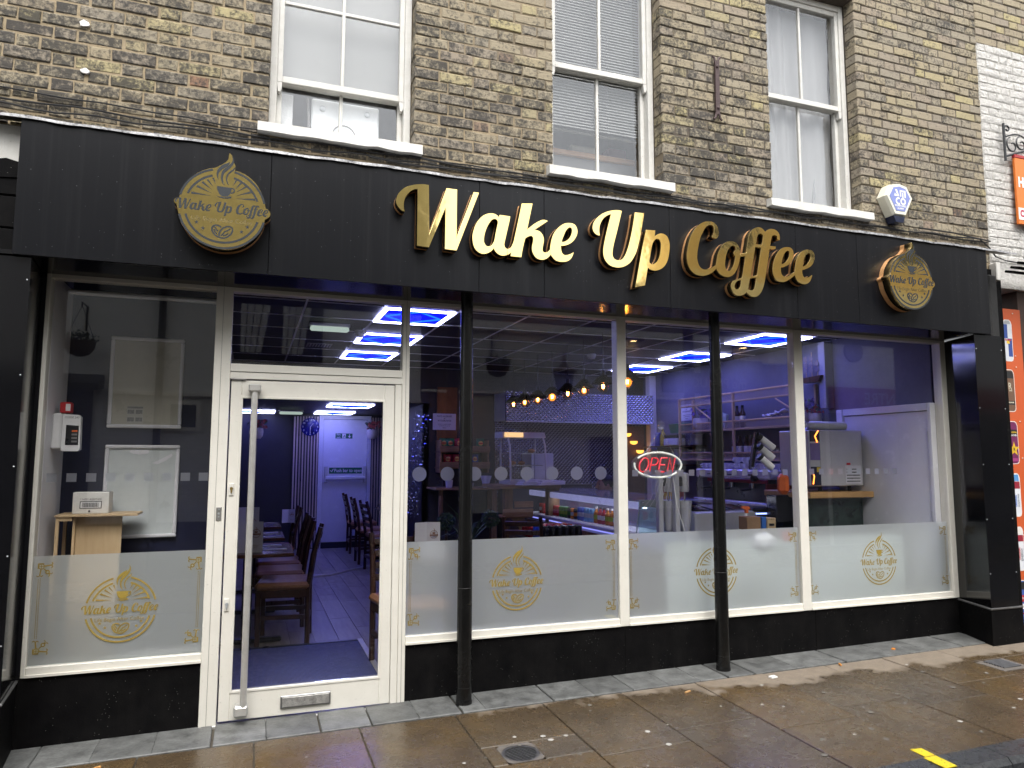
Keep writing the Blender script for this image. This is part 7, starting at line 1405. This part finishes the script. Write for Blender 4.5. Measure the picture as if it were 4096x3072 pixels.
# right window: oven, oak block, door
t = thing('wood_block_counter', (6.2, .95, .7), 'thick live edge oak counter top under the stainless oven', 'counter'); MB().box(5.82, 6.60, .72, 1.35, .735, .79, b=.006).build('top', Wood('honey_oak', (.36, .2, .07), (.5, .3, .12), 'X', 1, .4), t); MB().box(5.86, 6.5, .8, 1.3, FL, .734).build('marble_front', Mt('dark_green_marble', (.015, .025, .022), .2, var=.9, scale=12), t, smooth=False)
t = thing('tabletop_oven', (6.2, .9, .8), 'stainless pizza oven with purple panel and orange reflections', 'oven'); MB().box(5.90, 6.02, .795, 1.2, .84, 1.358, b=.008).build('door_face', sst, t); MB().box(6.022, 6.53, .80, 1.2, .84, 1.36, b=.008).build('side', sst, t)
pp = Mt('lilac_panel', (.2, .15, .36), .2); MB().box(5.905, 6.015, .79, .7945, 1.08, 1.235).build('window_panel', pp, t, smooth=False); MB().box(5.905, 6.015, .79, .7945, .85, 1.02).build('lower_panel', navy, t, smooth=False); MB().box(5.905, 6.015, .79, .7945, 1.25, 1.35).build('upper_panel', navy, t, smooth=False)
oe = Emit('orange_reflection_glow', (1, .25, .04), 2.0); MB().tube([(6.0, .787, 1.35), (5.96, .787, 1.30), (5.985, .787, 1.245)], .006, 6).build('orange_reflection', oe, t); MB().tube([(5.915, .787, 1.0), (5.935, .787, .93), (5.92, .787, .86)], .006, 6).build('orange_reflection', oe, t)  # orange reflections on the oven face drawn as glowing tubes
MB().box(5.97, 6.012, .788, .7895, .97, 1.015).build('warning_label', Mt('label_yellow', (.65, .5, .05), .5), t, smooth=False); MB().box(6.31, 6.5, .797, .7995, .86, 1.03).build('data_plate', card, t, smooth=False); MB().box(6.33, 6.375, .797, .7995, 1.035, 1.055).build('red_tag', redp, t, smooth=False)
for i in range(5): MB().box(6.325, 6.485, .7958, .7968, .88+.028*i, .888+.028*i).build('plate_line', blk, t, smooth=False)
for x in (6.1, 6.45): MB().cyl((x, .9, .79), (x, .9, .84), .018).build('foot', blk, t)
t = thing('cup_sleeve', (6.3, 1.0, 1.36), 'long plastic sleeve of white paper cups lying on the oven', 'cup sleeve'); s_ = MB().lathe((0, 0, 0), [(.030, 0), (.036, .03), (.04, .034), (.036, .034)], 16, ax=(1, 0, 0)).build('paper_cup', wplas, None, raw=True)
for i in range(30): part_copy(s_, t, (5.98+.014*i, .9, 1.405))
bpy.data.objects.remove(s_); MB().ball((5.95, .9, 1.405), (.035, .04, .04), 12).build('sleeve_knot', Glass('crinkled_film', .2), t)
t = thing('side_wall_door', (6.6, .6, FL), 'white flush door on the right side wall seen through the rightmost window', 'door')
MB().box(6.56, 6.607, .1, 1.04, FL, 1.505, b=.004).build('leaf', whiteg, t); MB().box(6.545, 6.607, 1.045, 1.125, FL, 1.575, b=.004).box(6.545, 6.607, .062, .095, FL, 1.575, b=.003).box(6.547, 6.607, .097, 1.043, 1.51, 1.575, b=.004).build('door_frame', whiteg, t)
for z in (1.28, .6): MB().cyl((6.552, .098, z-.05), (6.552, .098, z+.05), .008).build('hinge', sst, t)
one(MB().box(6.5, 6.607, 1.2, 1.29, 1.6, 2.28, b=.004), 'white_wall_post', Mt('grey_post', (.25, .25, .3), .5), 'white post on the tiled wall above the oven by the model ship', 'post')
# cups in dispenser, small counter clutter
t = thing('cup_dispenser', (5.28, .6, 1.05), 'slanted black dispenser holding three rolls of white paper cups', 'cup dispenser')
for i in range(3):
    a = Vector((5.2+.0*i, .6, 1.27-.085*i)); d = Vector((.1-.008*i, -.02, -.075)); MB().cyl(a, a+d*1.15, .03, n=18).build('cup_roll', wplas, t); MB().cyl(a-d*.25, a+d*.02, .033, n=18).build('holder_ring', blk, t); MB().cyl(a+d*1.151, a+d*1.16, .022, n=16).build('cup_mouth', lav, t)
MB().obox((5.15, .63, 1.17), (.03, .03, .3), (0, .2, 0)).build('holder_back', blk, t)
t = thing('cash_drawer_printer', (5.7, 1.2, .5), 'black receipt printer with blue lit slot behind the right hand glass', 'printer'); MB().box(5.57, 5.83, 1.2, 1.45, .50, .625, b=.012).build('body', blk, t); MB().box(5.6, 5.79, 1.196, 1.1995, .565, .58).build('lit_slot', Emit('blue_slot', (.3, .4, 1), 1.2), t, smooth=False)
one(MB().box(5.68, 5.88, 1.0, 1.15, .50, .755, b=.01), 'smoked_hopper', Mt('smoked_plastic', (.02, .02, .025), .08), 'dark smoked plastic hopper beside the right mullion', 'hopper'); one(MB().bbox(5.72, .95, .86, .11, .1, .19, b=.035), 'orange_sack', orc, 'orange plastic bag of beans above the smoked hopper', 'bag')
t = thing('spray_bottle', (5.33, 1.0, .5), 'orange headed spray bottle on the counter', 'spray bottle'); MB().lathe((5.33, 1.0, .42), [(.035, 0), (.035, .12), (.014, .16), (.014, .18)], 14).build('bottle', wplas, t); MB().prism([(5.285, .645), (5.30, .665), (5.36, .66), (5.375, .635), (5.35, .63), (5.35, .60), (5.33, .60), (5.325, .63)], .985, 1.015).build('trigger_head', orc, t)
one(MB().box(5.25, 5.40, .88, 1.0, .46, .575, b=.004), 'brown_carton', Mt('brown_card', (.25, .15, .08), .8), 'brown carton left of the blue box at the frosting edge', 'carton'); one(MB().box(5.41, 5.46, .88, 1.0, .46, .57, b=.004), 'blue_black_box', Mt('blue_card', (.03, .12, .4), .5), 'blue and black box at the frosting edge', 'box')
t = thing('tan_box', (5.51, .9, .46), 'tan coffee box with dark print at the frosting edge', 'box'); tb = MB().box(5.47, 5.565, .88, 1.0, .46, .56, b=.004).build('carton', Mt('tan_card', (.45, .33, .18), .7), t); put_text('verdirox', .022, (5.517, .8785, .548), blk, tb, 'print_word', rot=(math.pi/2, math.pi, 0)); MB().box(5.49, 5.545, .8775, .879, .49, .51).build('print_block', blk, tb, smooth=False)
one(MB().bbox(5.14, .35, .47, .075, .05, .09, b=.02), 'red_tub', Mt('pinkish_red', (.7, .06, .05), .5), 'blurred red tub pressed close behind the frosted film', 'tub'); one(MB().bbox(5.22, .35, .475, .05, .05, .08, b=.02), 'green_tub', Mt('mid_green', (.05, .3, .12), .5), 'blurred green tub beside the red one behind the frosted film', 'tub')
mb = MB().ball((4.84, .22, .45), (.11, .07, .075), 16, k=10)
mb.v = [(x+.012*math.sin(x*90+z*60), y, z+.01*math.sin(x*70)) for x, y, z in mb.v]; one(mb, 'white_carrier_bag', Mt('white_film', (.75, .76, .78), .3), 'crumpled white plastic bag pressed behind the frosted film', 'plastic bag')
# OPEN neon sign
t = thing('open_neon_sign', (3.856, .06, .945), 'unlit oval OPEN neon sign in red and white hanging in the window', 'neon sign')
cx, cz = 3.856, 1.047; acr = Glass('clear_acrylic', .1); EL = lambda a, b, a0, a1, n=40: [(cx+a*math.cos(R(a0+(a1-a0)*i/n)), cz+b*math.sin(R(a0+(a1-a0)*i/n))) for i in range(n+1)]
MB().prism(EL(.213, .106, 0, 351, 44), .068, .073).build('acrylic_back', acr, t)
wt = Mt('white_neon_tube', (.72, .74, .68), .3, emis=(.8, .85, .75, 1), es=.12); rt_ = Mt('red_neon_tube', (.75, .03, .05), .3, emis=(1, .05, .06, 1), es=.1)  # tubes are unlit; a faint glow is added to brighten their colour
MB().tube([(x, .058, z) for x, z in EL(.195, .09, -28, 148)], .007, 8).build('white_tube', wt, t); MB().tube([(x, .058, z) for x, z in EL(.195, .09, 170, 322)], .007, 8).build('white_tube', wt, t)
def letter(pts, lb):
    MB().tube([(cx+x, .056, cz+z) for x, z in pts], .0058, 8).build('red_letter_tube', rt_, t)
SL = .25
Q = lambda L_: [(x+SL*z, z) for x, z in L_]
letter(Q([(-.118+.036*math.cos(R(a)), .0+.05*math.sin(R(a))) for a in range(0, 361, 20)]), 'O'); letter(Q([(-.062, -.05), (-.062, .05), (-.03, .05), (-.012, .04), (-.008, .022), (-.014, .006), (-.03, -.002), (-.058, -.002)]), 'P')
letter(Q([(.064, .05), (.016, .05), (.012, .045), (.012, -.045), (.016, -.05), (.06, -.05)]), 'E'); letter(Q([(.014, .0), (.055, .0)]), 'E'); letter(Q([(.085, -.05), (.085, .05), (.13, -.05), (.13, .05)]), 'N')
MB().tube([(3.76, .055, 1.145), (3.862, .03, 1.30), (3.99, .055, 1.125)], .0016, 5).build('hanging_wire', chrome, t); MB().tube([(3.98, .06, .96), (4.02, .08, .75), (4.1, .1, .55), (4.12, .12, .4)], .003, 5).build('power_lead', wplas, t)
MB().lathe((3.866, .022, 1.333), [(.032, 0), (.03, -.006), (.012, -.012), (.008, -.025), (0, -.025)], 18, ax=(0, -1, 0)).build('suction_cup', acr, t)
# ---------------------------------------------------------------- the street's other side (seen mirrored in the glass and the brass)
YO = -5.6
rough_white = Mt('roughcast_white', (.7, .7, .68), .85, var=.12, scale=18, bump=1.0, bscale=45)
paint_brick = N('white_painted_brick'); _p = paint_brick.pos()
_cx = paint_brick.n('Mapping'); _cx.inputs['Rotation'].default_value = (math.pi/2, 0, 0); paint_brick.l(_p, _cx.inputs['Vector'])
_bt = paint_brick.n('TexBrick'); paint_brick.l(_cx.outputs[0], _bt.inputs['Vector']); _bt.inputs['Scale'].default_value = 4.4; _bt.inputs['Mortar Size'].default_value = .012
_bt.inputs['Color1'].default_value = (.66, .66, .64, 1); _bt.inputs['Color2'].default_value = (.58, .58, .56, 1); _bt.inputs['Mortar'].default_value = (.46, .46, .45, 1)
paint_brick.bsdf(_bt.outputs['Color'], .6, 0, paint_brick.bump(_bt.outputs['Fac'], -.4, .01)); paint_brick = paint_brick.mat
blackp = Mt('black_paint', (.012, .012, .013), .35, var=.3)
clad = Mt('grey_cladding', (.55, .55, .46), .7, var=.2, bump=.2)
FACE = (math.pi/2, 0, math.pi)
pub = thing('white_pub', (-2, YO, -.5), 'white roughcast pub with black windows across the street, mirrored in the leftmost window', 'pub')
MB().box(-9, 3.33, YO-4, YO, 1.93, 3.6).build('roughcast_wall', rough_white, pub, smooth=False)
MB().box(-9, 3.33, YO-4, YO-.01, .28, 1.93).build('brick_wall', paint_brick, pub, smooth=False)
MB().box(-9, 3.33, YO-4, YO+.02, -.7, .28).build('black_dado', blackp, pub, smooth=False)
for i in range(9):
    MB().xprism([(YO-.02, 3.6+.19*i), (YO+.012, 3.6+.19*i), (YO-.004, 3.79+.19*i), (YO-.02, 3.79+.19*i)], -9, 3.33).build('cladding_board', clad, pub, smooth=False)
MB().box(-9, 3.3, YO-4, YO-.03, 3.6, 5.3).build('upper_wall', clad, pub, smooth=False)
MB().box(.62, 3.33, YO-.012, YO+.02, -.4, 1.86).build('black_bay_front', blackp, pub, smooth=False)
MB().box(-.6, 3.33, YO, YO+.06, 1.87, 1.93, b=.01).build('ledge', white_paint, pub)
MB().cyl((-.05, YO+.07, -.5), (-.05, YO+.07, 5.5), .045, n=12).build('drainpipe', blackp, pub)
MB().xprism([(YO, 2.12), (YO+.35, 1.98), (YO+.35, 1.9), (YO, 1.95)], -1.95, -.68).build('door_canopy', blackp, pub, smooth=False)
MB().box(-1.9, -.79, YO-.02, YO+.015, -.5, 1.93).build('dark_doorway', Mt('dark_navy_door', (.012, .014, .03), .3), pub, smooth=False)
wv = MB().box(.03, .45, YO, YO+.03, 1.43, 1.82, b=.004).build('vent_window', white_paint, pub); MB().box(.09, .39, YO+.031, YO+.034, 1.48, 1.77).build('vent_pane', Mt('dark_pane', (.02, .025, .03), .1), wv, smooth=False)
def opp_window(x0, x1, z0, z1, par):
    w = MB().box(x0, x1, YO-.01, YO+.03, z0, z1, b=.004).build('black_window', blackp, par)
    for i in range(2):
        a = x0+.1+(x1-x0-.1)/2*i; b = a+(x1-x0-.3)/2
        c = MB(); nx = 14
        for j, z in enumerate((z0+.1, z1-.06)):
            for k in range(nx+1): c.v.append((a+(b-a)*k/nx*(1 if j else .62), YO+.034+.006*math.sin(k*1.7), z))
        c.f = [(k, k+1, nx+2+k, nx+1+k) for k in range(nx)]; c.m = [0]*nx
        c.build('window_curtain', Mt('pale_curtain', (.5, .5, .48), .8), w)
    return w
opp_window(.79, 1.95, 2.385, 3.5, pub); opp_window(-3.4, -2.2, 2.385, 3.5, pub)
tav = thing('painted_brick_inn', (6, YO, -.5), 'low white painted brick inn with lantern across the street, mirrored in the middle windows', 'inn')
MB().box(3.95, 8.05, YO-4, YO, .3, 3.55).build('brick_wall', paint_brick, tav, smooth=False)
MB().box(3.33, 3.95, YO-4, YO-.02, -.7, 3.55).build('black_pilaster_wall', blackp, tav, smooth=False)
MB().box(3.95, 8.05, YO-4, YO+.02, -.7, .3).build('black_dado', blackp, tav, smooth=False)
MB().box(3.34, 8.05, YO, YO+.1, 2.98, 3.02, b=.01).build('string_course', white_paint, tav); MB().box(3.34, 8.05, YO, YO+.06, 2.03, 2.07, b=.01).build('string_course', white_paint, tav)
MB().box(3.33, 8.05, YO-.3, YO+.08, 3.55, 3.66, b=.02).build('parapet_coping', white_paint, tav)
MB().box(3.63, 3.93, YO, YO+.05, 1.0, 2.02, b=.01).build('timber_door', Mt('warm_timber', (.12, .04, .015), .35), tav)
for cx, cz, nm in ((4.6, 1.4, 0), (4.95, 1.5, 1)):
    MB().tube([(cx, YO+.02, 2.04), (cx+.02, YO+.02, 1.5), (cx+.06, YO+.02, 1.44), (cx+.1, YO+.02, 1.5)], .008, 5).build('loose_wire', blackp, tav)
board = MB().box(6.0, 6.42, YO+.002, YO+.03, .75, 1.42, b=.004).build('chalkboard', blackp, tav)
for s_, z in (('Traditional', 1.3), ('Cask Ales', 1.2), ('& Fine Wines', 1.1), ('Good Food', .95)):
    put_text(s_, .075, (6.21, YO+.0335, z), Mt('chalk', (.45, .43, .38), .7), board, 'chalk_line', rot=FACE, xs=.85)
sh = thing('plough_inn_front', (9, YO, -.5), 'dark inn front with gold lettering across the street, mirrored in the OPEN sign window', 'inn front')
MB().box(8.05, 10.6, YO-4, YO-.01, -.7, 3.9).build('wall', paint_brick, sh, smooth=False)
MB().box(8.05, 10.6, YO-.005, YO+.01, -.4, 2.75).build('black_timber_front', blackp, sh, smooth=False)
MB().box(7.3, 9.4, YO+.012, YO+.05, 2.16, 2.5, b=.006).build('name_board', blackp, sh)
put_text('the PLOUGH', .24, (8.3, YO+.0525, 2.33), Mt('dull_gold', (.3, .24, .12), .5), sh, 'name_lettering', rot=FACE, bold=.002, xs=.95)
MB().box(8.6, 10.2, YO+.0105, YO+.02, -.4, 2.05).build('dark_window', Mt('dark_pane', (.02, .025, .03), .1), sh, smooth=False)
MB().box(9.3, 9.68, YO, YO+.16, 2.7, 2.95, b=.01).build('alarm_housing', white_paint, sh)
rs = thing('red_fronted_shop', (12, YO, -.5), 'shop with a red name board across the street, mirrored in the rightmost window', 'shop')
MB().box(10.6, 18, YO-4, YO-.01, -.7, 3.9).build('wall', paint_brick, rs, smooth=False)
MB().box(10.7, 17, YO, YO+.08, 1.96, 2.36, b=.006).build('red_name_board', Mt('deep_red', (.22, .01, .012), .4), rs)
put_text('CENTRE', .3, (12.0, YO+.083, 2.16), Mt('grey_letter', (.4, .38, .36), .5), rs, 'name_lettering', rot=FACE, bold=.004)
MB().box(10.7, 17, YO, YO+.02, -.4, 1.9).build('dark_window', Mt('dark_pane', (.02, .025, .03), .1), rs, smooth=False)
MB().lathe((11.3, YO, 3.03), [(.2, 0), (.2, .05), (.15, .06), (0, .03)], 20, ax=(0, 1, 0)).build('fan_cowl', blackp, rs)
tall = thing('brown_brick_terrace', (12, YO-1, 3.9), 'tall brown brick upper storeys across the street, mirrored in the gold letters at the right', 'terrace')
MB().box(6.95, 18, YO-.9, YO-.02, 3.9, 5.6).build('wall', Mt('brown_brick', (.6, .48, .3), .85, var=.3, scale=12), tall, smooth=False)
for x in (7.6, 9.4, 11.2, 13.0):
    w = MB().box(x, x+.9, YO-.03, YO+.01, 4.3, 5.3, b=.004).build('sash_window', white_paint, tall); MB().box(x+.07, x+.83, YO+.0105, YO+.014, 4.37, 5.23).build('pane', Mt('dark_pane', (.02, .025, .03), .1), w, smooth=False)
MB().box(6.95, 8.06, YO-.9, YO-.03, 3.56, 3.91).build('side_wall', clad, tall, smooth=False)
leafm = Mt('dark_leaves', (.02, .04, .012), .6, var=.5, obj=.2)
def basket(x, z, lb, lit=False):
    t = thing('hanging_basket', (x, YO+.3, z-.2), lb, 'hanging basket', 'hanging baskets on the opposite wall')
    MB().lathe((x, YO+.3, z), [(.03, -.16), (.11, -.13), (.16, -.06), (.175, .02)], 18).build('bowl', Mt('coir_basket', (.05, .03, .015), .9, var=.5, scale=60, bump=.8), t)
    MB().tube([(x, YO+.3, z+.46), (x-.16, YO+.3, z+.02)], .004, 5).tube([(x, YO+.3, z+.46), (x+.16, YO+.3, z+.02)], .004, 5).tube([(x, YO, z+.5), (x, YO+.32, z+.5), (x, YO+.3, z+.44)], .009, 6).tube([(x, YO+.01, z+.2), (x, YO+.01, z+.52)], .012, 6).build('bracket', blackp, t)
    lf = MB(); q = random.Random(int(x*100))
    for i in range(170):
        a = q.uniform(0, 6.28); rr = .2*math.sqrt(q.random()); c = Vector((x+rr*math.cos(a), YO+.3+rr*math.sin(a), z+.03+q.uniform(-.02, .12)*(1.2-rr*3))); s_ = q.uniform(.012, .03)
        d = Vector((q.uniform(-1, 1), q.uniform(-1, 1), q.uniform(-1, 1))).normalized(); e = d.orthogonal().normalized()
        lf.add([c-d*s_, c+e*s_*.6, c+d*s_, c-e*s_*.6], [(0,1,2,3)])
    lf.build('foliage', leafm, t, smooth=False, kind='stuff')
basket(-.91, 2.46, 'leafy hanging basket on the roughcast wall, mirrored in the leftmost window')
basket(4.4, 2.42, 'leafy hanging basket on the painted brick wall, mirrored right of the first black post')
basket(8.7, 2.5, 'leafy hanging basket by the dark inn board, mirrored right of the second black post')
t = thing('wall_lantern', (5.4, YO+.4, 2.0), 'old copper topped street lantern across the street, mirrored above the bulbs', 'lantern')
cu = Mt('verdigris_copper', (.12, .085, .04), .5, metal=.4, var=.4)
MB().lathe((5.4, YO+.4, 0), [(.012, 2.66), (.02, 2.6), (.012, 2.58), (.035, 2.54), (.02, 2.5), (.06, 2.48), (.08, 2.43), (.19, 2.38), (.2, 2.36), (.0, 2.36)], 12).build('roof', cu, t, ang=.3)
MB().lathe((5.4, YO+.4, 0), [(.16, 2.355), (.09, 2.02), (.0, 2.02)], 6).build('lamp_glass', Mt('smoky_glass', (.06, .04, .03), .15), t, ang=.2)
for i in range(6): a = math.pi/3*i; MB().tube([(5.4+.163*math.cos(a), YO+.4+.163*math.sin(a), 2.36), (5.4+.093*math.cos(a), YO+.4+.093*math.sin(a), 2.02)], .009, 5).build('rib', blackp, t)
MB().tube([(5.4, YO, 1.85), (5.4, YO+.4, 1.95), (5.4, YO+.4, 2.02)], .015, 6).build('arm', blackp, t)
for x, lb in ((6.75, 'small lit warm spotlight over the inn wall, mirrored left of the OPEN sign hook'), (8.85, 'small lit warm spotlight over the inn wall, mirrored right of the second post')):
    t = thing('wall_spotlight', (x, YO+.12, 2.93), lb, 'spotlight', 'spotlights on the opposite inn')
    MB().box(x-.16, x+.16, YO, YO+.16, 2.955, 3.0, b=.006).build('housing', blackp, t); MB().box(x-.04, x+.04, YO+.06, YO+.13, 2.949, 2.955).build('lamp', Emit('warm_spot', (1, .6, .25), 9), t)
opav = setting('far_pavement', (0, YO, -.5))
MB().box(-9, 18, -6.0, -4.2, -.7, -.415).build('paving', slab_mat, opav, smooth=False)
